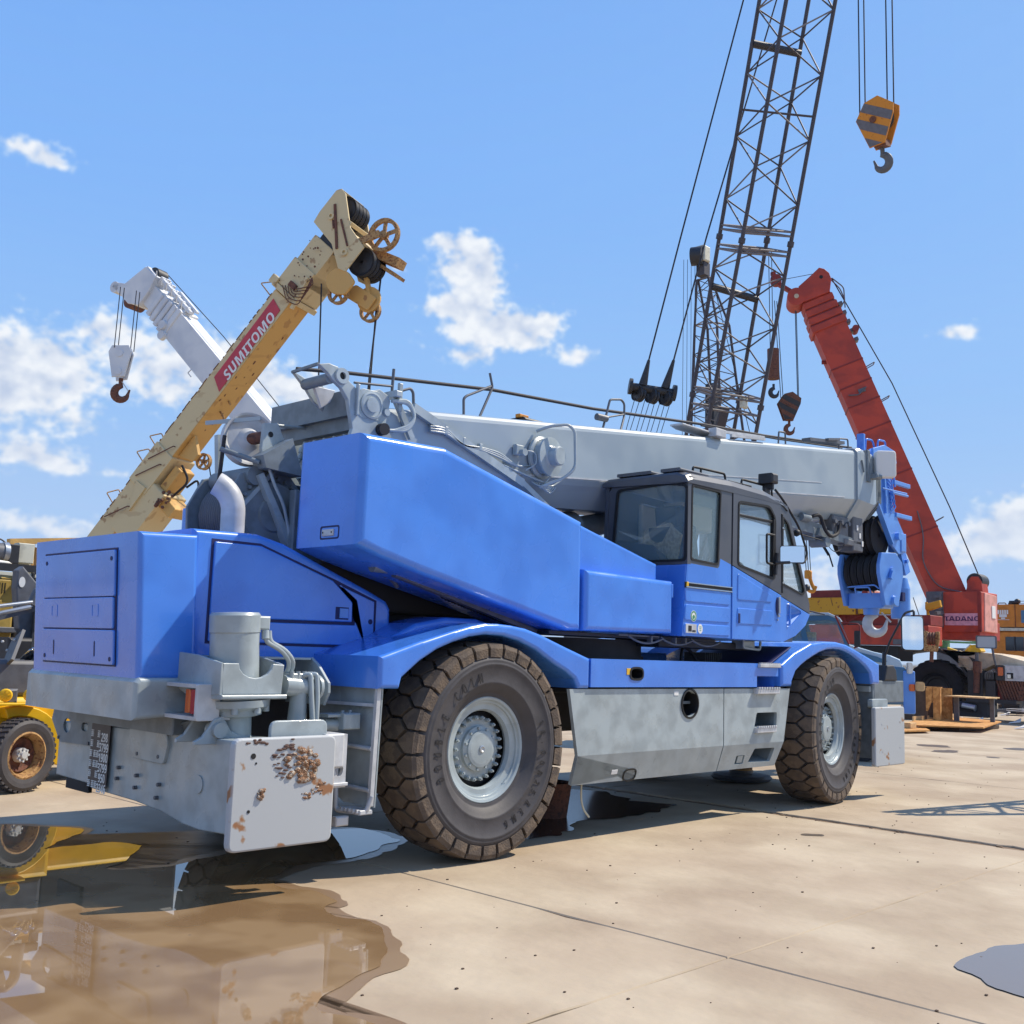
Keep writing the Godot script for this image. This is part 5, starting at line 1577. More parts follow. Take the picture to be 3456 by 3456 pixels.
func boom_and_mast(o: Node3D) -> void:
	# main boom section, tilted up towards its head
	var bm := W(o)
	bm.loft([boom_ring(-0.45, 3.24, 2.79, 2.60, 0.40), boom_ring(0.06, 3.31, 2.835, 2.62, 0.40), boom_ring(2.87, 3.635, 3.085, 2.82, 0.40), boom_ring(7.72, 4.205, 3.545, 3.285, 0.40)])
	part(o, "boom", bm, M["boom_grey"])
	# weld line and collar
	var wl := W(o)
	wl.bar(Vector3(1.2, 2.945, 0.403), Vector3(7.2, 3.515, 0.403), 0.012, 0.012)
	wl.bar(Vector3(4.0, 3.345, 0.402), Vector3(6.6, 3.62, 0.402), 0.008, 0.008)
	part(o, "boom_weld", wl, M["white_grey_paint"])
	var cl := W(o)
	cl.loft([boom_ring(7.52, 4.20, 3.53, 3.25, 0.425), boom_ring(7.60, 4.225, 3.52, 3.24, 0.435), boom_ring(7.95, 4.20, 3.50, 3.24, 0.435), boom_ring(8.06, 4.13, 3.54, 3.30, 0.42)])
	part(o, "boom_collar", cl, M["boom_grey"])
	var c2 := W(o)
	c2.loft([boom_ring(8.05, 4.13, 3.58, 3.36, 0.38), boom_ring(8.22, 4.12, 3.60, 3.38, 0.38)])
	for k in 3:
		c2.loft([boom_ring(8.10 + 0.05 * k, 4.15, 3.56, 3.35, 0.41), boom_ring(8.125 + 0.05 * k, 4.15, 3.56, 3.35, 0.41)])
	part(o, "boom_wear_ring", c2, M["shadow_grey"])
	# rear of the boom: stepped box between the mast plates
	var tb := W(o)
	tb.box(Vector3(-0.49, 3.25, -0.17), Vector3(0.16, 0.20, 1.10), 0.012)
	tb.box(Vector3(-0.45, 3.10, -0.17), Vector3(0.14, 0.10, 1.04), 0.01)
	tb.box(Vector3(-0.40, 2.85, -0.30), Vector3(0.12, 0.30, 0.26), 0.01)
	tb.box(Vector3(-0.40, 2.90, 0.28), Vector3(0.12, 0.22, 0.24), 0.01)
	tb.cyl(Vector3(-0.36, 2.95, -0.2), Vector3(-0.36, 2.95, 0.34), 0.09, -1, 16)
	part(o, "boom_tail", tb, M["shadow_grey"])
	# mast plates either side, with lugs for the upper roller
	var mp := V([-0.93, 3.45, -0.84, 3.475, -0.76, 3.465, -0.70, 3.43, -0.66, 3.385, -0.545, 3.315, -0.36, 3.375, -0.28, 3.345, -0.25, 3.30, -0.29, 3.10, -0.10, 2.90, 0.75, 2.40, 0.75, 1.9, -0.45, 1.9, -0.66, 2.82, -0.60, 3.03, -0.655, 3.24, -0.72, 3.315, -0.80, 3.36, -0.845, 3.40])
	zp(o, "mast_plate", o, mp, 0.395, 0.435, "grey_paint", 0.006, true)
	zp(o, "mast_plate", o, V([-0.92, 3.455, -0.80, 3.42, -0.68, 3.43, -0.60, 3.36, -0.62, 3.20, -0.72, 3.26, -0.80, 3.35]), 0.06, 0.09, "grey_paint", 0.005, true)
	zp(o, "mast_plate", o, V([-0.5, 3.1, -0.2, 3.2, 0.75, 2.40, 0.75, 1.9, -0.45, 1.9]), -0.72, -0.68, "grey_paint", 0.005, true)
	for z in [0.436]:
		part(o, "lug_boss", W(o).at(W(o).T * Transform3D(Basis(), Vector3(-0.725, 3.40, z))).lathe([[0.028, 0.0], [0.028, 0.02], [0.058, 0.02], [0.062, 0.012], [0.062, 0.0]], 22), M["grey_paint"])
	part(o, "lug_hole", W(o).cyl(Vector3(-0.725, 3.40, 0.40), Vector3(-0.725, 3.40, 0.4385), 0.027, -1, 16), M["black"])
	var up := W(o)
	up.cyl(Vector3(-0.80, 3.375, 0.08), Vector3(-0.80, 3.375, 0.40), 0.042, -1, 16)
	up.bar(Vector3(-0.91, 3.45, 0.07), Vector3(-0.91, 3.46, 0.40), 0.02, 0.02)
	part(o, "rope_guide_roller", up, M["shadow_grey"])
	zp(o, "mast_wedge", o, V([-0.78, 3.36, -0.58, 3.36, -0.62, 3.26, -0.70, 3.20]), 0.14, 0.17, "white_grey_paint", 0.005, true)
	# pivot disc of the boom foot
	var pv := W(o)
	pv.at(pv.T * Transform3D(Basis(), Vector3(-0.435, 3.235, 0.436)))
	pv.lathe([[0.105, 0.0], [0.105, 0.012], [0.088, 0.016], [0.085, 0.010], [0.060, 0.010], [0.056, 0.022], [0.0, 0.024]], 28)
	part(o, "boom_foot_pin", pv, M["grey_paint"])
	zp(o, "pin_keeper", o, rnd(R(-0.555, 3.125, -0.335, 3.35), 0.05), 0.43, 0.4395, "grey_paint", 0.003)
	part(o, "mast_bolt", W(o).cyl(Vector3(-0.295, 3.205, 0.43), Vector3(-0.295, 3.205, 0.46), 0.034, 0.028, 14), M["grey_paint"])
	part(o, "hose_mouth", W(o).cyl(Vector3(-0.335, 3.065, 0.40), Vector3(-0.345, 3.06, 0.50), 0.046, -1, 16), M["black_rubber"])
	bx(o, "mast_rib", o, Vector3(-0.575, 3.25, 0.445), Vector3(0.022, 0.24, 0.03), "grey_paint")
	# sloping strut from the boom foot down along the cover
	var stt := W(o)
	stt.bar(Vector3(-0.02, 3.30, 0.43), Vector3(1.25, 2.87, 0.43), 0.035, 0.07)
	stt.bar(Vector3(1.25, 2.87, 0.43), Vector3(1.9, 2.52, 0.43), 0.035, 0.05)
	stt.bar(Vector3(-0.20, 3.33, 0.43), Vector3(-0.02, 3.05, 0.43), 0.03, 0.05)
	stt.box(Vector3(-0.22, 3.36, 0.2), Vector3(0.06, 0.05, 0.6), 0.008)
	stt.box(Vector3(-0.165, 3.35, 0.44), Vector3(0.035, 0.22, 0.03), 0.005)
	part(o, "mast_strut", stt, M["grey_paint"])
	# hoses along the boom side
	var hs := W(o)
	for k in 3:
		var e := 0.02 * k
		hs.tube(bend([Vector3(-0.30 + e, 3.06, 0.48), Vector3(-0.12, 3.08 + e, 0.50), Vector3(-0.05, 3.20, 0.50), Vector3(-0.10, 3.31 + e * 0.6, 0.48), Vector3(-0.26, 3.30, 0.46)], 0.08), 0.015, 6)
		hs.tube(bend([Vector3(0.16, 3.14 + e, 0.44), Vector3(0.33, 3.155 + e, 0.44), Vector3(0.52, 3.08, 0.44), Vector3(0.72, 3.08 + e * 0.5, 0.44), Vector3(0.95, 3.05 + e, 0.44), Vector3(1.15, 3.00, 0.45), Vector3(1.32, 3.03, 0.45)], 0.08), 0.010, 5)
	hs.tube(bend([Vector3(1.0, 2.99, 0.44), Vector3(1.22, 2.955, 0.44), Vector3(1.5, 2.91, 0.45), Vector3(1.6, 2.88, 0.45), Vector3(1.75, 2.98, 0.46)], 0.06), 0.010, 5)
	part(o, "boom_hose", hs, M["grey_paint"])
	var bxm := W(o)
	bxm.box(Vector3(1.18, 3.15, 0.43), Vector3(0.09, 0.09, 0.05), 0.008)
	bxm.cyl(Vector3(1.2, 3.13, 0.45), Vector3(1.2, 3.13, 0.50), 0.032, -1, 12)
	bxm.tube(bend([Vector3(1.22, 3.15, 0.47), Vector3(1.33, 3.15, 0.5), Vector3(1.35, 3.05, 0.5), Vector3(1.25, 2.98, 0.46)], 0.06), 0.007, 5)
	for q in [[0.33, 3.155], [0.72, 3.08], [0.53, 3.1]]:
		bxm.box(Vector3(q[0], q[1] + 0.02, 0.43), Vector3(0.03, 0.06, 0.04), 0.004)
	part(o, "boom_sensor", bxm, M["grey_paint"])
	# cable reel on the boom side with its guard hoop
	var rl := W(o)
	var rb := rl.T
	rl.at(rb * X(Vector3(1.50, 3.135, 0.40), Vector3(0.12, 0.0, 1)))
	rl.lathe([[0.19, 0.0], [0.19, 0.02], [0.165, 0.035], [0.15, 0.03], [0.145, 0.09], [0.175, 0.10], [0.175, 0.12], [0.10, 0.13], [0.085, 0.14], [0.085, 0.21], [0.075, 0.22], [0.0, 0.22]], 32)
	part(o, "cable_reel", rl, M["grey_paint"])
	var rg := W(o)
	rg.tube(bend([Vector3(1.42, 3.36, 0.42), Vector3(1.46, 3.40, 0.55), Vector3(1.62, 3.43, 0.62), Vector3(1.68, 3.38, 0.64), Vector3(1.70, 3.05, 0.64), Vector3(1.60, 2.95, 0.6), Vector3(1.44, 2.86, 0.45)], 0.06), 0.014, 6)
	for k in 6:
		rg.tube(sag(Vector3(1.36 + 0.03 * k, 2.90, 0.43), Vector3(1.50 + 0.02 * k, 2.88, 0.50), 0.02 + 0.01 * k, 5), 0.008, 4)
	rg.tube([Vector3(1.56, 3.0, 0.5), Vector3(1.48, 2.88, 0.47)], 0.008, 5)
	part(o, "reel_guard", rg, M["grey_paint"])
	# rails and posts on top of the boom
	var ra := W(o)
	ra.tube([Vector3(-0.20, 3.34, 0.38), Vector3(-0.19, 3.58, 0.38)], 0.012, 6)
	ra.tube([Vector3(-0.55, 3.40, 0.36), Vector3(-0.20, 3.44, 0.38)], 0.010, 6)
	ra.tube(bend([Vector3(-0.16, 3.40, 0.40), Vector3(-0.03, 3.455, 0.40), Vector3(0.0, 3.43, 0.40), Vector3(0.02, 3.24, 0.40)], 0.03), 0.012, 6)
	ra.tube(bend([Vector3(0.74, 3.38, 0.2), Vector3(0.73, 3.55, 0.2), Vector3(0.76, 3.58, 0.2), Vector3(1.05, 3.725, 0.2)], 0.04), 0.012, 6)
	ra.tube(bend([Vector3(0.87, 3.38, 0.24), Vector3(1.07, 3.72, 0.2), Vector3(1.03, 3.84, 0.2)], 0.02), 0.012, 6)
	ra.tube(bend([Vector3(2.6, 3.62, 0.2), Vector3(2.70, 3.93, 0.2), Vector3(2.88, 3.965, 0.2), Vector3(2.93, 3.93, 0.2), Vector3(2.93, 3.80, 0.2), Vector3(2.80, 3.62, 0.26)], 0.03), 0.012, 6)
	ra.tube([Vector3(2.62, 3.73, 0.2), Vector3(2.92, 3.82, 0.2)], 0.010, 6)
	ra.cyl(Vector3(2.50, 3.72, 0.2), Vector3(2.63, 3.72, 0.22), 0.035, -1, 12)
	ra.tube(bend([Vector3(5.92, 4.02, 0.2), Vector3(5.93, 4.17, 0.2), Vector3(6.08, 4.18, 0.2), Vector3(6.09, 4.02, 0.2)], 0.03), 0.012, 6)
	ra.tube(bend([Vector3(7.45, 4.16, 0.2), Vector3(7.46, 4.34, 0.2), Vector3(7.70, 4.37, 0.2), Vector3(7.72, 4.2, 0.2)], 0.03), 0.012, 6)
	part(o, "boom_rail", ra, M["machine_grey"])
	# pads and roller plates lying on the boom
	var pd := W(o)
	for k in 4:
		pd.box(Vector3(3.98 + 0.10 * k, 3.84 + 0.012 * k, 0.30 - 0.05 * k), Vector3(0.60, 0.018, 0.16), 0.005)
	pd.box(Vector3(4.30, 3.84, 0.40), Vector3(0.20, 0.09, 0.10), 0.008)
	pd.bar(Vector3(4.5, 3.90, 0.34), Vector3(5.35, 3.98, 0.34), 0.03, 0.03)
	pd.bar(Vector3(4.6, 3.87, 0.38), Vector3(5.3, 3.945, 0.38), 0.03, 0.03)
	part(o, "boom_top_pads", pd, M["white_grey_paint"])
	var pe := W(o)
	pe.bar(Vector3(6.5, 4.16, 0.25), Vector3(7.4, 4.26, 0.25), 0.12, 0.04)
	pe.bar(Vector3(6.9, 4.22, 0.32), Vector3(7.2, 4.27, 0.32), 0.05, 0.03)
	part(o, "boom_top_pads", pe, M["machine_grey"])
	# hoist rope along the boom
	var wr := W(o)
	wr.tube([Vector3(-0.84, 3.50, 0.02), Vector3(-0.36, 3.575, 0.0), Vector3(1.25, 3.765, 0.0), Vector3(2.67, 3.86, 0.0), Vector3(4.6, 4.045, 0.0), Vector3(5.9, 4.14, 0.0), Vector3(7.6, 4.30, 0.0), Vector3(8.2, 4.36, 0.0)], 0.016, 6)
	part(o, "hoist_rope", wr, M["rope"])
	var w2 := W(o)
	w2.tube([Vector3(4.4, 3.98, 0.12), Vector3(6.0, 4.10, 0.12), Vector3(7.7, 4.26, 0.12)], 0.010, 5)
	part(o, "hoist_rope", w2, M["rope"])
	# mid-boom lamp cluster seen over the top
	var ml := W(o)
	for k in 5:
		ml.tube(bend([Vector3(1.55 + 0.09 * k, 3.45, 0.05), Vector3(1.58 + 0.09 * k, 3.60 - 0.015 * absf(k - 1.5), 0.0), Vector3(1.68 + 0.09 * k, 3.50, -0.05)], 0.06), 0.02, 5)
	ml.box(Vector3(1.74, 3.52, 0.0), Vector3(0.3, 0.10, 0.2), 0.02)
	part(o, "hose_guide", ml, M["machine_black"])
	bx(o, "hose_guide_cap", o, Vector3(1.62, 3.58, 0.04), Vector3(0.12, 0.03, 0.06), "hook_orange")
	# lifting cylinder under the boom
	var lc := W(o)
	lc.cyl(Vector3(0.5, 2.25, 0.0), Vector3(2.4, 2.62, 0.0), 0.17, -1, 20)
	lc.cyl(Vector3(2.4, 2.62, 0.0), Vector3(3.4, 2.84, 0.0), 0.11, -1, 18)
	part(o, "lift_cylinder", lc, M["shadow_grey"])
	# folded jib carried under the boom
	var jb := W(o)
	jb.loft([[Vector3(4.3, 3.10, 0.05), Vector3(4.3, 3.10, 0.30), Vector3(4.3, 3.27, 0.30), Vector3(4.3, 3.27, 0.05)], [Vector3(7.0, 2.98, 0.08), Vector3(7.0, 2.98, 0.26), Vector3(7.0, 3.12, 0.26), Vector3(7.0, 3.12, 0.08)]])
	jb.cyl(Vector3(6.3, 3.17, 0.28), Vector3(6.5, 3.17, 0.28), 0.05, -1, 12)
	jb.loft([[Vector3(6.7, 2.98, 0.1), Vector3(6.7, 2.98, 0.3), Vector3(6.75, 3.08, 0.3), Vector3(6.75, 3.08, 0.1)], [Vector3(7.85, 2.93, 0.1), Vector3(7.85, 2.93, 0.3), Vector3(7.9, 3.02, 0.3), Vector3(7.9, 3.02, 0.1)]])
	jb.cyl(Vector3(6.9, 2.92, 0.1), Vector3(6.9, 2.92, 0.33), 0.07, -1, 14)
	jb.box(Vector3(6.66, 3.0, 0.2), Vector3(0.05, 0.16, 0.14), 0.008)
	part(o, "folded_jib", jb, M["shadow_grey"])
	var je := W(o)
	je.box(Vector3(7.30, 3.16, 0.2), Vector3(0.42, 0.26, 0.2), 0.02)
	for k in 5:
		je.cyl(Vector3(7.1 + 0.09 * k, 3.2 - 0.03 * (k % 2), 0.30), Vector3(7.1 + 0.09 * k, 3.2 - 0.03 * (k % 2), 0.34), 0.03, -1, 8)
	je.box(Vector3(7.75, 3.10, 0.2), Vector3(0.28, 0.46, 0.22), 0.015)
	je.box(Vector3(7.62, 2.97, 0.26), Vector3(0.5, 0.08, 0.1), 0.01)
	part(o, "jib_bracket", je, M["machine_grey"])
	var jw := W(o)
	for k in 3:
		jw.box(Vector3(7.72 + 0.07 * k, 3.18 - 0.1 * k, 0.315), Vector3(0.04, 0.07, 0.01), 0.003)
	part(o, "jib_reflector", jw, M["white_print"])
	var jh := W(o)
	jh.tube(bend([Vector3(6.55, 3.2, 0.3), Vector3(6.7, 3.24, 0.33), Vector3(6.8, 3.05, 0.34), Vector3(6.95, 2.98, 0.34), Vector3(7.15, 3.04, 0.34), Vector3(7.2, 3.2, 0.33)], 0.09), 0.022, 7)
	jh.tube(sag(Vector3(6.95, 2.88, 0.3), Vector3(7.35, 2.93, 0.32), 0.09, 8), 0.006, 4)
	jh.tube([Vector3(4.6, 3.0, 0.35), Vector3(6.8, 2.92, 0.32)], 0.007, 4)
	part(o, "jib_hose", jh, M["black_rubber"])
	# winch behind the mast: drums between cheek plates, idler sheave above
	for q in [[-0.55, -0.52], [-0.02, 0.01]]:
		zp(o, "winch_cheek", o, V([-1.34, 2.05, -1.365, 2.42, -1.25, 2.64, -1.0, 2.72, -0.86, 2.70, -0.62, 2.45, -0.60, 1.95]), q[0], q[1], "shadow_grey", 0.006, true)
	var dm := W(o)
	dm.cyl(Vector3(-1.02, 2.36, -0.50), Vector3(-1.02, 2.36, -0.03), 0.25, -1, 32)
	for k in 14:
		var z := -0.47 + k * 0.031
		var rg2: Array = []
		for j in 24:
			rg2.append(Vector3(-1.02 + 0.262 * cos(TAU * j / 24), 2.36 + 0.262 * sin(TAU * j / 24), z))
		dm.tube(rg2, 0.0165, 5, true)
	part(o, "winch_drum", dm, M["machine_grey"])
	var gd := W(o)
	gd.at(gd.T * Transform3D(Basis(), Vector3(-0.98, 2.36, 0.012)))
	gd.lathe([[0.0, 0.05], [0.12, 0.05], [0.13, 0.03], [0.24, 0.03], [0.26, 0.0]], 32)
	for k in 26:
		var a := TAU * k / 26
		gd.cyl(Vector3(0.275 * cos(a), 0.275 * sin(a), 0.0), Vector3(0.275 * cos(a), 0.275 * sin(a), 0.03), 0.014, -1, 6)
	part(o, "winch_gear", gd, M["shadow_grey"])
	var fr := W(o)
	fr.bar(Vector3(-1.13, 2.64, 0.04), Vector3(-0.80, 2.02, 0.10), 0.05, 0.09, Vector3(0, 0, 1))
	fr.bar(Vector3(-1.0, 2.68, 0.02), Vector3(-1.24, 2.40, 0.02), 0.03, 0.05, Vector3(0, 0, 1))
	fr.tube(bend([Vector3(-1.10, 2.74, 0.10), Vector3(-1.04, 2.56, 0.13), Vector3(-0.96, 2.45, 0.13), Vector3(-0.88, 2.2, 0.13), Vector3(-0.90, 2.05, 0.13)], 0.1), 0.013, 6)
	part(o, "winch_frame", fr, M["grey_paint"])
	zp(o, "mast_cheek", o, V([-0.86, 2.08, -0.82, 2.5, -0.66, 2.78, -0.4, 2.85, -0.4, 2.05]), 0.33, 0.37, "shadow_grey", 0.006, true)
	var ms := W(o)
	ms.tube(bend([Vector3(-0.84, 2.1, 0.40), Vector3(-0.80, 2.3, 0.41), Vector3(-0.78, 2.42, 0.41), Vector3(-0.70, 2.45, 0.41)], 0.05), 0.010, 5)
	for k in 5:
		ms.box(Vector3(-0.78 + 0.01 * k, 2.40 - 0.06 * k, 0.39), Vector3(0.05, 0.03, 0.04), 0.006)
	part(o, "mast_piping", ms, M["grey_paint"])
	var pb := W(o)
	pb.loft([[Vector3(-1.14, 2.68, 0.0), Vector3(-1.17, 2.77, 0.0), Vector3(-0.93, 2.93, 0.0), Vector3(-0.82, 2.66, 0.0)], [Vector3(-1.14, 2.68, 0.16), Vector3(-1.17, 2.77, 0.16), Vector3(-0.93, 2.93, 0.16), Vector3(-0.82, 2.66, 0.16)]])
	pb.tube([Vector3(-1.16, 2.72, 0.10), Vector3(-1.26, 2.76, 0.02), Vector3(-1.40, 2.80, -0.05)], 0.02, 6)
	pb.cyl(Vector3(-1.15, 2.63, -0.5), Vector3(-1.15, 2.63, 0.05), 0.07, -1, 16)
	part(o, "mast_gusset", pb, M["shadow_grey"])
	var sh := W(o)
	sh.at(sh.T * X(Vector3(-1.07, 2.94, -0.22), Vector3(-0.25, 0.05, 1)))
	sh.lathe([[0.05, -0.05], [0.10, -0.02], [0.17, -0.015], [0.185, -0.04], [0.20, -0.045], [0.19, -0.01], [0.19, 0.01], [0.20, 0.045], [0.185, 0.04], [0.165, 0.015], [0.09, 0.02], [0.05, 0.05], [0.0, 0.05]], 36)
	part(o, "idler_sheave", sh, M["white_grey_paint"])
	part(o, "sheave_pin", W(o).cyl(Vector3(-1.07, 2.94, -0.2), Vector3(-1.02, 2.95, 0.02), 0.045, -1, 14), M["rust"])
	zp(o, "sheave_arm", o, V([-1.10, 3.03, -0.98, 3.05, -0.88, 2.86, -0.95, 2.72, -1.08, 2.72, -1.11, 2.84]), 0.0, 0.035, "grey_paint", 0.005, true)
	part(o, "sheave_arm_hole", W(o).cyl(Vector3(-1.04, 2.955, 0.03), Vector3(-1.04, 2.955, 0.0365), 0.022, -1, 14), M["black"])
	var sa := W(o)
	sa.bar(Vector3(-1.32, 3.05, -0.42), Vector3(-1.08, 3.08, -0.05), 0.015, 0.03)
	sa.bar(Vector3(-1.20, 2.98, -0.44), Vector3(-1.16, 2.40, -0.42), 0.05, 0.03)
	sa.tube([Vector3(-0.98, 3.08, -0.22), Vector3(-0.48, 3.14, -0.30)], 0.013, 5)
	part(o, "sheave_stay", sa, M["grey_paint"])
	part(o, "drum_rope", W(o).tube([Vector3(-1.27, 2.94, -0.22), Vector3(-1.275, 2.5, -0.26)], 0.015, 6), M["rope"])
	# valves and couplings between mast plates
	var va := W(o)
	for k in 5:
		var z := -0.30 + 0.13 * k
		va.cyl(Vector3(-0.50, 3.02, z), Vector3(-0.55, 2.88, z), 0.022, -1, 8)
		va.cyl(Vector3(-0.52, 2.97, z), Vector3(-0.53, 2.93, z), 0.032, -1, 8)
		va.tube(bend([Vector3(-0.55, 2.88, z), Vector3(-0.60, 2.78, z), Vector3(-0.52, 2.66, z + 0.04)], 0.06), 0.016, 6)
	va.box(Vector3(-0.53, 2.86, 0.30), Vector3(0.12, 0.08, 0.2), 0.01)
	va.box(Vector3(-0.56, 2.76, 0.0), Vector3(0.1, 0.1, 0.5), 0.02)
	part(o, "mast_valves", va, M["grey_paint"])
	# exhaust
	var ex := W(o)
	var path: Array = [Vector3(-1.39, 2.02, 0.18), Vector3(-1.395, 2.30, 0.18)]
	for k in 9:
		var a := 0.155 * k
		path.append(Vector3(-1.395, 2.32, 0.18) + Vector3(-0.86, 0, -0.50) * 0.19 * (1.0 - cos(a)) + Vector3(0, 0.21 * sin(a), 0))
	ex.tube(path, 0.083, 28)
	part(o, "exhaust_pipe", ex, M["white_grey_paint"])
	var e2 := W(o)
	var dir: Vector3 = (path[-1] - path[-2]).normalized()
	e2.cyl(path[-1] - dir * 0.02, path[-1] + dir * 0.003, 0.078, -1, 28)
	part(o, "exhaust_mouth", e2, M["black"])
	boom_head(o)

func sheaves(mb: MB, c: Vector3, axis: Vector3, r: float, n: int, gap: float) -> void:
	var t := mb.T
	for k in n:
		mb.at(t * X(c + axis.normalized() * (k - (n - 1) / 2.0) * gap, axis))
		mb.lathe([[0.03, -gap * 0.3], [r * 0.8, -gap * 0.15], [r, -gap * 0.42], [r * 0.86, 0.0], [r, gap * 0.42], [r * 0.8, gap * 0.15], [0.03, gap * 0.3]], 30)
	mb.at(t)

func boom_head(o: Node3D) -> void:
	# blue head: cheek plates, upper and lower sheave sets
	var ck := V([8.10, 4.30, 8.45, 4.40, 8.78, 4.36, 8.82, 4.20, 8.62, 3.98, 8.66, 3.62, 8.86, 3.38, 9.05, 3.20, 9.03, 2.96, 8.85, 2.93, 8.62, 3.05, 8.42, 3.30, 8.18, 3.52])
	for z in [0.33, -0.36]:
		zp(o, "head_cheek", o, ck, z, z + 0.035, "light_blue_paint", 0.008, true)
	var hd := W(o)
	hd.box(Vector3(8.40, 3.95, 0), Vector3(0.40, 0.5, 0.6), 0.02)
	hd.bar(Vector3(8.15, 3.58, 0.37), Vector3(8.60, 3.05, 0.37), 0.03, 0.07, Vector3(0, 0, 1))
	hd.bar(Vector3(8.36, 4.1, 0.37), Vector3(8.42, 3.45, 0.37), 0.025, 0.06, Vector3(0, 0, 1))
	hd.cyl(Vector3(8.78, 3.17, 0.34), Vector3(8.78, 3.17, 0.42), 0.055, -1, 18)
	hd.cyl(Vector3(8.60, 4.22, 0.34), Vector3(8.60, 4.22, 0.41), 0.05, -1, 18)
	hd.box(Vector3(8.98, 3.10, 0.28), Vector3(0.16, 0.26, 0.2), 0.012)
	hd.box(Vector3(8.95, 3.92, 0.36), Vector3(0.52, 0.06, 0.05), 0.008)
	hd.box(Vector3(9.0, 3.47, 0.36), Vector3(0.50, 0.06, 0.05), 0.008)
	hd.tube([Vector3(8.2, 3.76, 0.44), Vector3(8.95, 3.78, 0.44)], 0.012, 6)
	hd.tube([Vector3(8.5, 3.74, 0.44), Vector3(8.98, 3.75, 0.44)], 0.018, 6)
	part(o, "boom_head", hd, M["light_blue_paint"])
	var hn := W(o)
	for k in 3:
		hn.bar(Vector3(8.24 + 0.07 * k, 3.98, 0.352), Vector3(8.33 + 0.07 * k, 3.52, 0.352), 0.014, 0.012)
	for k in 6:
		hn.tube(bend([Vector3(8.45 + 0.03 * k, 4.0 - 0.06 * k, 0.37), Vector3(8.6 + 0.02 * k, 3.92 - 0.07 * k, 0.40), Vector3(8.58, 3.72 - 0.05 * k, 0.38)], 0.05), 0.010, 5)
	hn.tube(bend([Vector3(8.45, 4.05, 0.38), Vector3(8.68, 4.05, 0.38), Vector3(8.72, 3.85, 0.38)], 0.06), 0.012, 5)
	part(o, "head_fittings", hn, M["blue_paint"])
	var us := W(o)
	sheaves(us, Vector3(8.56, 4.22, 0), Vector3(0, 0, 1), 0.17, 4, 0.12)
	us.tube(bend([Vector3(8.0, 4.26, 0.3), Vector3(8.02, 4.42, 0.3), Vector3(8.22, 4.43, 0.3), Vector3(8.3, 4.28, 0.3)], 0.05), 0.014, 6)
	us.tube(bend([Vector3(8.28, 4.3, 0.34), Vector3(8.3, 4.45, 0.34), Vector3(8.52, 4.46, 0.34), Vector3(8.52, 4.36, 0.34)], 0.05), 0.014, 6)
	us.box(Vector3(7.92, 4.33, 0.28), Vector3(0.06, 0.28, 0.1), 0.01)
	part(o, "upper_sheaves", us, M["blue_paint"])
	var ls := W(o)
	sheaves(ls, Vector3(8.48, 3.16, -0.02), Vector3(0, 0, 1), 0.275, 6, 0.098)
	part(o, "lower_sheaves", ls, M["black_rubber"])
	zp(o, "lower_sheave_guard", o, V([8.05, 3.36, 8.22, 3.42, 8.26, 3.05, 8.10, 3.06]), -0.42, -0.36, "blue_paint", 0.008, true)
	# work lamp in a plastic wrap on the boom collar
	var wl := W(o)
	wl.at(wl.T * X(Vector3(7.98, 4.04, 0.60), Vector3(-0.72, 0.0, 0.69)))
	wl.prism(rnd(R(-0.135, -0.18, 0.135, 0.18), 0.05, 5), -0.12, 0.0, 0.02, true)
	part(o, "wrapped_mirror", wl, M["paper"])
	var wk := W(o)
	wk.box(Vector3(7.78, 4.0, 0.44), Vector3(0.08, 0.42, 0.04), 0.01)
	wk.box(Vector3(7.86, 3.86, 0.50), Vector3(0.16, 0.06, 0.14), 0.02)
	wk.tube(bend([Vector3(7.72, 4.2, 0.42), Vector3(7.80, 4.0, 0.46), Vector3(7.78, 3.78, 0.46)], 0.06), 0.018, 6)
	wk.bar(Vector3(7.60, 4.05, 0.44), Vector3(7.66, 3.90, 0.44), 0.03, 0.02)
	part(o, "mirror_bracket", wk, M["shadow_grey"])
	# small guide pulley at the tip for the ball rope
	var gp := W(o)
	gp.loft([[Vector3(8.95, 3.02, 0.28), Vector3(9.10, 3.06, 0.28), Vector3(9.28, 2.72, 0.28), Vector3(9.14, 2.66, 0.28)], [Vector3(8.95, 3.02, 0.33), Vector3(9.10, 3.06, 0.33), Vector3(9.28, 2.72, 0.33), Vector3(9.14, 2.66, 0.33)]])
	gp.cyl(Vector3(9.14, 2.86, 0.26), Vector3(9.14, 2.86, 0.36), 0.03, -1, 10)
	part(o, "tip_bracket", gp, M["blue_paint"])
	var gs := W(o)
	sheaves(gs, Vector3(9.06, 2.80, 0.22), Vector3(0, 0, 1), 0.14, 1, 0.10)
	part(o, "tip_pulley", gs, M["cream_plastic"])

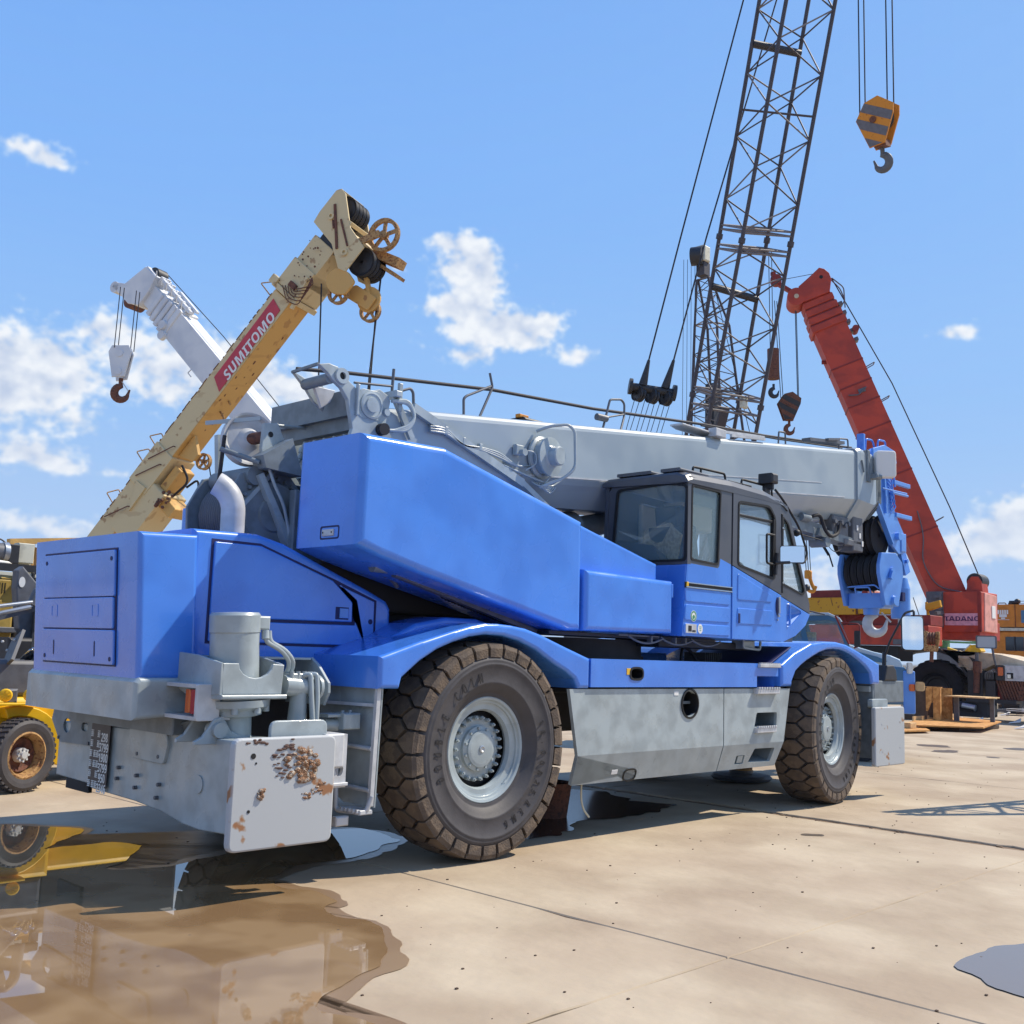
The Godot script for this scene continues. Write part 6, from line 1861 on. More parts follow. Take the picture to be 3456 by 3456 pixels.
# a lifting hook in local axes: shank upwards from the origin, opening to +x
func hook_mesh(mb: MB, s: float, dir := 1.0) -> MB:
	var path: Array = [Vector3(0, 0.62, 0) * s, Vector3(0, 0.42, 0) * s]
	for k in 15:
		var a := 1.75 + k * 0.315
		var rr := 0.255 - 0.008 * k * 0.4
		path.append(Vector3(dir * (0.055 + rr * cos(a)), 0.10 + rr * 1.02 * sin(a), 0) * s)
	path.append(Vector3(dir * 0.315, 0.235, 0) * s)
	var n := 10
	var rings: Array = []
	for i in path.size():
		var d: Vector3 = (path[mini(i + 1, path.size() - 1)] - path[maxi(i - 1, 0)]).normalized()
		var x := Vector3(0, 0, 1)
		var y := d.cross(x)
		var u := float(i) / (path.size() - 1)
		var w := lerpf(0.085, 0.142, sin(PI * clampf(u * 1.15, 0, 1))) if i > 1 else 0.075
		if i > path.size() - 4:
			w *= [0.85, 0.62, 0.35][i - path.size() + 3]
		var ring: Array = []
		for k in n:
			ring.append(path[i] + (x * cos(TAU * k / n) * 0.62 + y * sin(TAU * k / n)) * w * s)
		rings.append(ring)
	mb.loft(rings, true, 5)
	return mb

func hook_and_ball() -> void:
	# six-part hook block hanging from the boom head
	var o := thing("hook_block", "light blue hook block with a big grey hook under the blue boom head", "hook", Vector3(8.52, 1.94, 0.12))
	var ax := Vector3(-0.10, 0, 1).normalized()
	var t := X(Vector3(8.50, 2.0, 0.12), ax)
	var base := W(o).T
	for z in [-0.33, 0.26]:
		var ck := W(o)
		ck.at(base * t).prism(V([-0.16, 0.20, -0.30, 0.62, -0.30, 0.74, -0.24, 0.90, 0.12, 0.92, 0.28, 0.80, 0.30, 0.62, 0.17, 0.20]), z, z + 0.05, 0.01, true)
		part(o, "cheek_plate", ck, M["light_blue_paint"])
	var sv := W(o)
	sv.at(base * t)
	sheaves(sv, Vector3(0, 0.66, -0.015), Vector3(0, 0, 1), 0.255, 5, 0.10)
	part(o, "block_sheaves", sv, M["black_rubber"])
	var bd := W(o)
	bd.at(base * t)
	bd.box(Vector3(0, 0.27, -0.01), Vector3(0.26, 0.20, 0.55), 0.03)
	bd.cyl(Vector3(0.04, 0.27, 0.30), Vector3(0.04, 0.27, 0.35), 0.075, 0.06, 18)
	bd.cyl(Vector3(0, 0.66, 0.30), Vector3(0, 0.66, 0.34), 0.06, -1, 16)
	bd.bar(Vector3(-0.03, 0.66, 0.34), Vector3(-0.08, 0.56, 0.34), 0.05, 0.04, Vector3(0, 0, 1))
	bd.tube(bend([Vector3(-0.22, 0.45, -0.22), Vector3(-0.24, 0.47, 0.2), Vector3(-0.2, 0.42, 0.24)], 0.05), 0.012, 5)
	bd.tube(bend([Vector3(-0.2, 0.36, -0.1), Vector3(-0.24, 0.44, -0.1), Vector3(-0.24, 0.44, 0.12), Vector3(-0.2, 0.34, 0.12)], 0.03), 0.012, 5)
	bd.cyl(Vector3(0, 0.17, 0), Vector3(0, 0.08, 0), 0.11, 0.10, 18)
	part(o, "block_body", bd, M["light_blue_paint"])
	var hk := W(o)
	hk.at(base * X(Vector3(8.56, 1.905, 0.14), Vector3(-0.9, 0, 0.43)))
	hook_mesh(hk, 0.52)
	part(o, "hook", hk, M["white_grey_paint"])
	part(o, "safety_latch", W(o).bar(Vector3(8.60, 2.12, 0.22), Vector3(8.64, 1.99, 0.33), 0.035, 0.02), M["white_grey_paint"])
	var ro := W(o)
	for k in 5:
		ro.tube([Vector3(8.36 + 0.09 * k, 3.0, -0.22 + 0.10 * k), Vector3(8.32 + 0.09 * k, 2.78, -0.16 + 0.10 * k)], 0.011, 5)
	ro.tube([Vector3(8.1, 3.02, -0.38), Vector3(8.12, 2.88, -0.3)], 0.02, 5)
	ro.tube([Vector3(8.12, 2.9, -0.3), Vector3(8.14, 2.72, -0.25)], 0.011, 5)
	part(o, "hoist_ropes", ro, M["rope"])
	# overhaul weight on the single line
	var b := thing("overhaul_weight", "light blue cylindrical hook weight hanging beside the big grey hook", "hook weight", Vector3(9.20, 2.06, 0.22))
	var bt := W(b).T
	var bw := W(b)
	bw.at(bt * X(Vector3(9.20, 2.06, 0.22), Vector3.UP))
	bw.lathe([[0.0, 0.0], [0.125, 0.0], [0.13, 0.02], [0.13, 0.42], [0.095, 0.56], [0.09, 0.57], [0.0, 0.57]], 30)
	part(b, "weight_body", bw, M["light_blue_paint"])
	var bs := W(b)
	bs.prism(R(9.03, 2.30, 9.12, 2.42), 0.25, 0.325)
	part(b, "weight_slot", bs, M["blue_seam"])
	var sw := W(b)
	sw.cyl(Vector3(9.20, 2.62, 0.22), Vector3(9.20, 2.74, 0.22), 0.02, -1, 8)
	sw.ball(Vector3(9.20, 2.70, 0.22), 0.035, 8)
	sw.ball(Vector3(9.20, 2.76, 0.22), 0.03, 8)
	sw.tube([Vector3(9.18, 2.76, 0.22), Vector3(9.17, 3.0, 0.22)], 0.009, 5)
	sw.tube([Vector3(9.17, 2.78, 0.24), Vector3(9.15, 2.90, 0.25)], 0.02, 6)
	part(b, "swivel_and_rope", sw, M["rope"])
	part(b, "weight_shank", W(b).cyl(Vector3(9.20, 2.0, 0.22), Vector3(9.20, 2.07, 0.22), 0.04, -1, 12), M["white_grey_paint"])


# ---------------------------------------------------------------- the yard behind
# a boom's own axes: origin a, z along the boom to b, x level, y the boom's upper side
func boom_axes(a: Vector3, b: Vector3) -> Transform3D:
	return Transform3D(MB.frame(b - a), a)

func background() -> void:
	tan_boom()
	white_boom()
	lattice_boom()
	far_lattice()
	red_crane()
	red_carrier_and_booms()
	blue_truck()
	orange_machines()
	hanging_hooks()
	yard_clutter()
	left_machines()
	shadow_lattice()

func rope(o: Node3D, pts: Array, r := 0.012, called := "rope") -> MeshInstance3D:
	return part(o, called, W(o).tube(pts, r, 5), M["rope"])

func tan_boom() -> void:
	var a := Vector3(3.764, 4.137, -11.51)
	var o := thing("tan_crane_boom", "weathered tan telescopic crane boom with a red lettered sign, raised behind the blue rear box", "crane boom", a)
	var t := o.transform.affine_inverse() * boom_axes(a, Vector3(4.804, 7.333, -8.905))
	# outer section: skin below is tinted ochre, dirty paint plus painted ground-bounce light
	var b := MB.new(t)
	b.box(Vector3(0.295, 0.215, 0.9), Vector3(0.58, 0.43, 6.9), 0.015)
	b.box(Vector3(0.295, 0.20, 0.35), Vector3(0.64, 0.50, 0.9), 0.02)
	b.box(Vector3(0.295, -0.15, -0.4), Vector3(0.62, 0.5, 1.2), 0.02)
	part(o, "outer_section", b, M["tan_paint"])
	var un := MB.new(t)
	un.box(Vector3(0.295, -0.004, 1.2), Vector3(0.555, 0.012, 6.3), 0.003)
	part(o, "underside", un, M["ochre_paint_and_bounce"])
	# collar at the end of the outer section
	var ec := MB.new(t)
	ec.box(Vector3(0.295, 0.20, 4.42), Vector3(0.70, 0.62, 0.10), 0.01)
	ec.box(Vector3(0.295, 0.20, 4.75), Vector3(0.66, 0.56, 0.55), 0.015)
	ec.box(Vector3(-0.03, 0.52, 4.47), Vector3(0.10, 0.16, 0.16), 0.01)
	ec.bar(Vector3(-0.05, -0.16, 4.3), Vector3(-0.05, -0.02, 4.9), 0.05, 0.06)
	part(o, "outer_collar", ec, M["tan_paint"])
	var inn := MB.new(t)
	inn.box(Vector3(0.295, 0.19, 5.15), Vector3(0.56, 0.54, 0.8), 0.012)
	part(o, "inner_section", inn, M["tan_paint"])
	part(o, "black_band", MB.new(t).box(Vector3(0.295, 0.10, 5.62), Vector3(0.50, 0.52, 0.26), 0.01), M["machine_black"])
	# red sign on the side
	var sg := MB.new(t)
	sg.at(t * Transform3D(Basis(Vector3(0, 0, 1), Vector3(0, 1, 0), Vector3(-1, 0, 0)), Vector3(-0.004, 0, 0)))
	sg.prism(V([2.29, 0.035, 4.13, 0.055, 4.20, 0.325, 2.41, 0.315]), -0.004, 0.006)
	var sgn := part(o, "sign", sg, M["red_sign"])
	lettering(sgn, "SUMITOMO", 0.185, boom_axes(a, Vector3(4.804, 7.333, -8.905)) * Transform3D(Basis(Vector3(0, 0, 1), Vector3(0, 1, 0), Vector3(-1, 0, 0)), Vector3(-0.013, 0.11, 3.28)), M["white_print"], "lettering", true, 0.18, 1.02)
	# rusty edge trim, bolts and rungs
	var rs := MB.new(t)
	for k in 40:
		var z := -1.0 + k * 0.135
		rs.box(Vector3(0.002, 0.430 + rng.randf_range(-0.002, 0.004), z + rng.randf_range(-0.05, 0.05)), Vector3(0.016, 0.012, rng.randf_range(0.02, 0.16)), 0)
	part(o, "rust_edge", rs, M["rust"])
	for q in [[0.75, 0.66], [0.36, 0.68], [-0.62, 0.66], [4.25, 0.74]]:
		var st := MB.new(t)
		st.tube(bend([Vector3(0.0, 0.42, q[0] - 0.05), Vector3(-0.02, q[1], q[0]), Vector3(0.20, q[1], q[0] + 0.12), Vector3(0.2, 0.43, q[0] + 0.05)], 0.03), 0.012, 5)
		part(o, "rung", st, M["rusty_tan"])
	for q in [[0.45, 0.98], [0.05, 0.55], [-0.95, -0.45]]:
		var st := MB.new(t)
		st.tube(bend([Vector3(-0.02, 0.36, q[0]), Vector3(-0.06, 0.34, q[0]), Vector3(-0.06, 0.06, q[1]), Vector3(-0.02, 0.05, q[1])], 0.03), 0.011, 5)
		part(o, "side_bar", st, M["rust"])
	var gs := MB.new(t)
	gs.loft([[Vector3(-0.06, 0.26, 0.0), Vector3(-0.06, 0.0, 0.04), Vector3(-0.06, -0.02, -0.5)], [Vector3(0.0, 0.26, 0.0), Vector3(0.0, 0.0, 0.04), Vector3(0.0, -0.02, -0.5)]])
	part(o, "gusset", gs, M["tan_paint"])
	var ft := MB.new(t)
	ft.box(Vector3(0.3, -0.45, 0.05), Vector3(0.5, 0.55, 0.22), 0.02)
	ft.box(Vector3(0.3, -0.2, 0.45), Vector3(0.40, 0.16, 0.5), 0.02)
	part(o, "boom_bracket", ft, M["ochre_paint_and_bounce"])
	var rr := MB.new(t)
	for k in 16:
		rr.ball(Vector3(-0.025 + 0.01 * rng.randf(), -0.36 - 0.2 * rng.randf(), -0.15 + 0.5 * rng.randf()), rng.randf_range(0.02, 0.05), 6)
	part(o, "rust_patch", rr, M["rust"])
	var pb := MB.new(t)
	pb.loft([[Vector3(0.12, -0.02, 0.85), Vector3(0.12, -0.02, 1.35), Vector3(0.12, -0.34, 1.15), Vector3(0.12, -0.34, 1.0)], [Vector3(0.2, -0.02, 0.85), Vector3(0.2, -0.02, 1.35), Vector3(0.2, -0.34, 1.15), Vector3(0.2, -0.34, 1.0)]])
	part(o, "pulley_bracket", pb, M["ochre_paint_and_bounce"])
	spoked(o, t, Vector3(0.28, -0.42, 1.08), 0.155, "tail_pulley", "rusty_tan")
	# head: cheek plates open on the far end, with sheaves inside and a nose
	var hk := PackedVector2Array()
	hk = V([5.70, 0.60, 5.90, 0.63, 6.38, 0.62, 6.46, 0.55, 6.44, 0.42, 6.05, -0.10, 5.95, -0.58, 5.42, -0.58, 5.38, -0.42, 5.62, 0.0])
	for x in [-0.06, 0.62]:
		var ck := MB.new(t)
		ck.at(t * Transform3D(Basis(Vector3(0, 0, 1), Vector3(0, 1, 0), Vector3(-1, 0, 0)), Vector3(x, 0, 0)))
		ck.prism(hk, -0.03, 0.0, 0.006)
		part(o, "head_cheek", ck, M["tan_paint"])
	var hf := MB.new(t)
	hf.box(Vector3(0.29, 0.60, 6.1), Vector3(0.64, 0.03, 0.60), 0.006)
	hf.bar(Vector3(-0.05, 0.50, 6.43), Vector3(0.61, 0.50, 6.43), 0.06, 0.08)
	hf.bar(Vector3(-0.05, -0.02, 6.10), Vector3(0.61, -0.02, 6.10), 0.07, 0.08)
	hf.box(Vector3(0.29, -0.30, 5.98), Vector3(0.60, 0.42, 0.04), 0.006)
	part(o, "head_frame", hf, M["tan_paint"])
	var hb := MB.new(t)
	hb.bar(Vector3(-0.07, 0.45, 6.18), Vector3(-0.07, -0.16, 5.62), 0.03, 0.045)
	hb.bar(Vector3(-0.07, 0.15, 6.05), Vector3(-0.07, -0.30, 5.78), 0.03, 0.03)
	hb.bar(Vector3(-0.07, 0.28, 5.95), Vector3(-0.07, 0.16, 5.85), 0.025, 0.03)
	part(o, "head_brace", hb, M["rust"])
	for q in [[5.98, 0.36], [5.66, -0.33]]:
		var bs := MB.new(t)
		bs.at(t * Transform3D(Basis(Vector3(0, 0, 1), Vector3(0, 1, 0), Vector3(-1, 0, 0)), Vector3(-0.06, q[1], q[0])))
		bs.lathe([[0.03, 0.0], [0.03, 0.03], [0.065, 0.03], [0.07, 0.0]], 18)
		part(o, "head_boss", bs, M["tan_paint"])
	var hs := MB.new(t)
	sheaves(hs, Vector3(0.29, 0.32, 6.22), Vector3(1, 0, 0), 0.24, 4, 0.12)
	sheaves(hs, Vector3(0.34, -0.58, 5.72), Vector3(1, 0, 0), 0.26, 4, 0.11)
	part(o, "head_sheaves", hs, M["machine_black"])
	spoked(o, t, Vector3(0.16, -0.60, 6.32), 0.30, "nose_pulley", "rusty_tan")
	var ns := MB.new(t)
	ns.bar(Vector3(0.0, -0.62, 6.30), Vector3(0.0, -0.36, 5.90), 0.05, 0.12)
	ns.bar(Vector3(0.45, -0.45, 5.95), Vector3(0.45, -1.05, 6.12), 0.28, 0.16)
	ns.bar(Vector3(0.55, -0.60, 5.85), Vector3(0.55, -1.12, 5.92), 0.06, 0.36)
	part(o, "head_nose", ns, M["rusty_tan"])
	# two-part guide block under the head
	var gb := MB.new(t)
	gb.at(t * Transform3D(Basis(Vector3(0, 0, 1), Vector3(0, 1, 0), Vector3(-1, 0, 0)), Vector3(-0.02, 0, 0)))
	gb.prism(rnd(V([5.15, -0.30, 5.02, -0.42, 4.98, -0.62, 5.12, -0.85, 5.40, -0.85, 5.45, -0.6, 5.35, -0.35]), 0.06), -0.03, 0.02, 0.006)
	gb.prism(ell(5.30, -1.06, 0.23, 0.23, 24), -0.36, -0.32, 0.006)
	gb.prism(rnd(V([5.05, -0.60, 5.35, -0.70, 5.42, -1.2, 5.15, -1.22]), 0.05), -0.30, -0.26, 0.006)
	gb.at(t)
	gb.bar(Vector3(0.0, -0.35, 5.62), Vector3(0.0, -0.6, 5.22), 0.05, 0.06)
	gb.bar(Vector3(0.30, -0.60, 5.65), Vector3(0.30, -1.05, 5.36), 0.10, 0.06)
	part(o, "guide_block", gb, M["ochre_paint_and_bounce"])
	spoked(o, t, Vector3(0.06, -0.66, 5.05), 0.20, "guide_pulley", "rusty_tan")
	spoked(o, t, Vector3(0.36, -1.20, 5.16), 0.20, "guide_pulley", "rusty_tan")
	# loops, boxes and cables round the collar
	var lp := MB.new(t)
	for k in 6:
		lp.tube(bend([Vector3(-0.06, 0.30 - 0.05 * k, 4.5 + 0.03 * k), Vector3(-0.10, 0.0, 4.35 + 0.05 * k), Vector3(-0.08, -0.25, 4.42 + 0.09 * k), Vector3(-0.05, -0.1, 4.95)], 0.1), 0.009, 5)
	lp.box(Vector3(-0.06, 0.12, 4.62), Vector3(0.06, 0.16, 0.10), 0.01)
	part(o, "cables", lp, M["rust"])
	var bolts := MB.new(t)
	for k in 26:
		bolts.ball(Vector3(-0.06 if k % 2 else -0.045, rng.randf_range(-0.1, 0.44), rng.randf_range(4.5, 5.45)), rng.randf_range(0.010, 0.022), 6)
	for k in 12:
		bolts.ball(Vector3(rng.randf_range(0.05, 0.5), -0.012, rng.randf_range(1.5, 3.8)), rng.randf_range(0.010, 0.024), 6, Vector3(1, 0.4, 2.0))
	part(o, "bolts_and_chips", bolts, M["rust"])
	var lg := MB.new(t)
	lg.tube(bend([Vector3(0.3, -0.02, 1.95), Vector3(0.3, -0.16, 1.92), Vector3(0.3, -0.24, 1.86)], 0.03), 0.02, 5)
	lg.tube(bend([Vector3(0.3, -0.02, 2.2), Vector3(0.3, -0.10, 2.18)], 0.03), 0.02, 5)
	part(o, "lug", lg, M["rusty_tan"])
	# ropes: single line in front, pair behind, and the tail line from the lower pulley
	var w := boom_axes(a, Vector3(4.804, 7.333, -8.905))
	var p1 := w * Vector3(0.0, -0.30, 4.98)
	rope(o, [p1, p1 + Vector3(0.05, -2.0, 0.02), p1 + Vector3(0.02, -4.2, 0)], 0.014, "hoist_rope")
	var p2 := w * Vector3(0.4, -1.2, 5.3)
	rope(o, [p2, p2 + Vector3(-0.12, -3.4, 0)], 0.015, "hoist_rope")
	var p3 := w * Vector3(0.45, -0.85, 5.75)
	rope(o, [p3, p3 + Vector3(-0.14, -1.8, 0), p3 + Vector3(-0.25, -4.2, 0)], 0.017, "hoist_rope")
	var p4 := w * Vector3(0.28, -0.45, 1.18)
	rope(o, [p4, p4 + Vector3(0.42, -1.9, 0.1)], 0.012, "hoist_rope")
	var p5 := w * Vector3(0.2, -0.50, 0.65)
	var hz := W(o)
	hz.tube(bend([w * Vector3(0.2, -0.15, 0.75), p5, w * Vector3(0.2, -0.40, 0.2)], 0.2), 0.022, 6)
	hz.tube(bend([w * Vector3(0.5, -0.3, 0.4), w * Vector3(0.6, -0.32, 0.65), w * Vector3(0.6, -0.40, 0.65) + Vector3(0, -0.5, 0)], 0.1), 0.022, 6)
	part(o, "hose", hz, M["black_rubber"])

# pulley wheel with spokes, axis along the boom's x
func spoked(o: Node3D, t: Transform3D, c: Vector3, r: float, called: String, ma: String) -> void:
	var mb := MB.new(t * Transform3D(MB.frame(Vector3(1, 0, 0)), c))
	mb.lathe([[r * 0.78, -0.03], [r, -0.04], [r * 0.92, 0.0], [r, 0.04], [r * 0.78, 0.03], [r * 0.78, -0.03]], 28)
	mb.lathe([[0.0, -0.05], [r * 0.25, -0.05], [r * 0.25, 0.05], [0.0, 0.05]], 16)
	for k in 5:
		var a := TAU * k / 5
		mb.bar(Vector3(cos(a), sin(a), 0) * r * 0.2, Vector3(cos(a), sin(a), 0) * r * 0.8, r * 0.22, 0.03, Vector3(0, 0, 1))
	part(o, called, mb, M[ma])

func white_boom() -> void:
	var a := Vector3(8.0737, 6.5509, -14.2937)
	var b := Vector3(7.0873, 9.7364, -17.4438)
	var o := thing("white_crane_boom", "white telescopic crane boom leaning left behind the tan boom, ropes at its tip", "crane boom", a)
	var w := boom_axes(a, b)
	var t := o.transform.affine_inverse() * w
	part(o, "boom_section", MB.new(t).box(Vector3(-0.28, -0.37, 0.9), Vector3(0.56, 0.74, 7.2), 0.03), M["white_boom"])
	var secs := MB.new(t)
	for k in 5:
		var z := 4.35 + 0.22 * k
		var s := 1.0 - 0.05 * k
		secs.box(Vector3(-0.28, -0.37 - 0.01 * k, z), Vector3(0.62 * s, 0.84 * s, 0.16), 0.03)
	secs.box(Vector3(-0.28, -0.37, 5.3), Vector3(0.42, 0.55, 1.2), 0.03)
	part(o, "boom_steps", secs, M["white_boom"])
	for q in [[4.48, -0.55], [4.3, -0.75]]:
		var dc := MB.new(t)
		dc.cyl(Vector3(0.0, q[1], q[0]), Vector3(0.10, q[1], q[0]), 0.13, 0.11, 20)
		part(o, "reel", dc, M["white_boom"])
	var hd := MB.new(t)
	hd.box(Vector3(-0.28, -0.15, 5.95), Vector3(0.56, 0.55, 0.5), 0.04)
	hd.at(t * Transform3D(Basis(Vector3(0, 0, -1), Vector3(0, 1, 0), Vector3(1, 0, 0)), Vector3(0.0, 0, 0)))
	hd.prism(V([-5.6, -0.3, -5.6, -0.75, -5.95, -0.95, -6.3, -0.95, -6.75, -1.02, -6.78, -0.85, -6.45, -0.66, -6.3, -0.2, -6.2, 0.08, -5.7, 0.12]), -0.5, 0.02, 0.02, true)
	hd.at(t)
	hd.cyl(Vector3(-0.5, -0.95, 6.68), Vector3(0.02, -0.95, 6.68), 0.15, -1, 22)
	part(o, "boom_head", hd, M["white_boom"])
	part(o, "head_pulley", MB.new(t).cyl(Vector3(-0.12, 0.06, 5.95), Vector3(-0.45, 0.06, 5.95), 0.19, -1, 22), M["machine_black"])
	part(o, "head_sheaves", MB.new(t).cyl(Vector3(-0.45, -0.90, 6.0), Vector3(-0.02, -0.90, 6.0), 0.18, -1, 22), M["rust"])
	var tr := MB.new(t)
	tr.box(Vector3(-0.2, 0.14, 4.95), Vector3(0.16, 0.08, 1.5), 0.01)
	tr.box(Vector3(-0.32, 0.22, 4.6), Vector3(0.10, 0.06, 0.9), 0.01)
	for k in 6:
		tr.box(Vector3(-0.26, 0.10, 4.35 + 0.26 * k), Vector3(0.3, 0.2, 0.06), 0.01)
		tr.tube([Vector3(-0.05, 0.05, 4.4 + 0.26 * k), Vector3(0.05, 0.25, 4.45 + 0.26 * k)], 0.015, 4)
	part(o, "top_guides", tr, M["white_boom"])
	var st := MB.new(t)
	st.tube(bend([Vector3(0.0, -0.74, 2.9), Vector3(0.0, -0.86, 2.92), Vector3(0.0, -0.86, 2.76)], 0.02), 0.015, 5)
	part(o, "rung", st, M["white_boom"])
	rope(o, [w * Vector3(-0.3, 0.28, 5.7), w * Vector3(-0.3, 0.35, 3.0), w * Vector3(-0.3, 0.25, -1.0)], 0.012, "hoist_rope")
	# its hook block
	var h := thing("white_hook_block", "white hook block with a dark hook hanging from the white boom's tip", "hook", Vector3(6.12, 7.9, -18.1))
	var hw := W(h)
	var c := Vector3(6.12, 7.9, -18.1)
	var hb := hw.T * Transform3D(MB.frame(Vector3(-0.62, 0, 0.78)), c)
	for z in [0.08, -0.30]:
		var ck := MB.new(hb)
		ck.at(hb * Transform3D(Basis(Vector3.UP, -0.25 if z > 0 else -0.5), Vector3(0, 0, z)))
		ck.prism(V([-0.30, 0.52, -0.22, 0.68, 0.22, 0.68, 0.30, 0.52, 0.16, -0.10, -0.16, -0.12]), 0.0, 0.05, 0.01, true)
		ck.cyl(Vector3(0, 0.48, 0.05), Vector3(0, 0.48, 0.07), 0.09, -1, 18)
		ck.cyl(Vector3(0, 0.02, 0.05), Vector3(0, 0.02, 0.07), 0.09, -1, 18)
		part(h, "cheek_plate", ck, M["white_boom"])
	var sv := MB.new(hb)
	sheaves(sv, Vector3(0, 0.46, -0.1), Vector3(0, 0, 1), 0.2, 3, 0.09)
	part(h, "block_sheaves", sv, M["machine_black"])
	var hk := MB.new(hb * Transform3D(Basis(), Vector3(0.02, -0.55, -0.08)))
	part(h, "hook", hook_mesh(hk, 0.72, 1.0), M["rust"])
	part(h, "latch", MB.new(hb).bar(Vector3(0.06, -0.2, -0.05), Vector3(0.22, -0.42, -0.05), 0.05, 0.02), M["white_grey_paint"])
	for q in [[-0.16, 0.1], [-0.08, 0.05], [0.18, -0.1], [0.24, -0.2]]:
		var p: Vector3 = Transform3D(MB.frame(Vector3(-0.62, 0, 0.78)), c) * Vector3(q[0], 0.62, q[1])
		rope(h, [p, p + Vector3(0.03, 1.55, 0)], 0.012, "hoist_rope")

# tube truss of four chords: nodes of chords 0 and 2 at lv0, of 1 and 3 at lv1; order round the section
func truss(o: Node3D, B: Array, T: Array, lv0: Array, lv1: Array, rings: Array, rc: float, rd: float, t0: float, t1: float) -> void:
	for k in 4:
		part(o, "chord", W(o).cyl((B[k] as Vector3).lerp(T[k], t0), (B[k] as Vector3).lerp(T[k], t1), rc, -1, 10), M["lattice_steel"])
	for f in 4:
		var g := (f + 1) % 4
		var nodes: Array = []
		for l in lv0:
			nodes.append([l, f if f % 2 == 0 else g])
		for l in lv1:
			nodes.append([l, g if f % 2 == 0 else f])
		nodes.sort_custom(func(x, y): return x[0] < y[0])
		for i in nodes.size() - 1:
			var p: Vector3 = (B[nodes[i][1]] as Vector3).lerp(T[nodes[i][1]], nodes[i][0])
			var q: Vector3 = (B[nodes[i + 1][1]] as Vector3).lerp(T[nodes[i + 1][1]], nodes[i + 1][0])
			if nodes[i][1] != nodes[i + 1][1]:
				part(o, "diagonal", W(o).cyl(p, q, rd, -1, 6), M["lattice_steel" if (i + f) % 3 else "lattice_pale"])
	for r in rings:
		for f in 4:
			var g := (f + 1) % 4
			part(o, "cross_brace", W(o).cyl((B[f] as Vector3).lerp(T[f], r), (B[g] as Vector3).lerp(T[g], r), rd * 1.35, -1, 6), M["lattice_pale"])

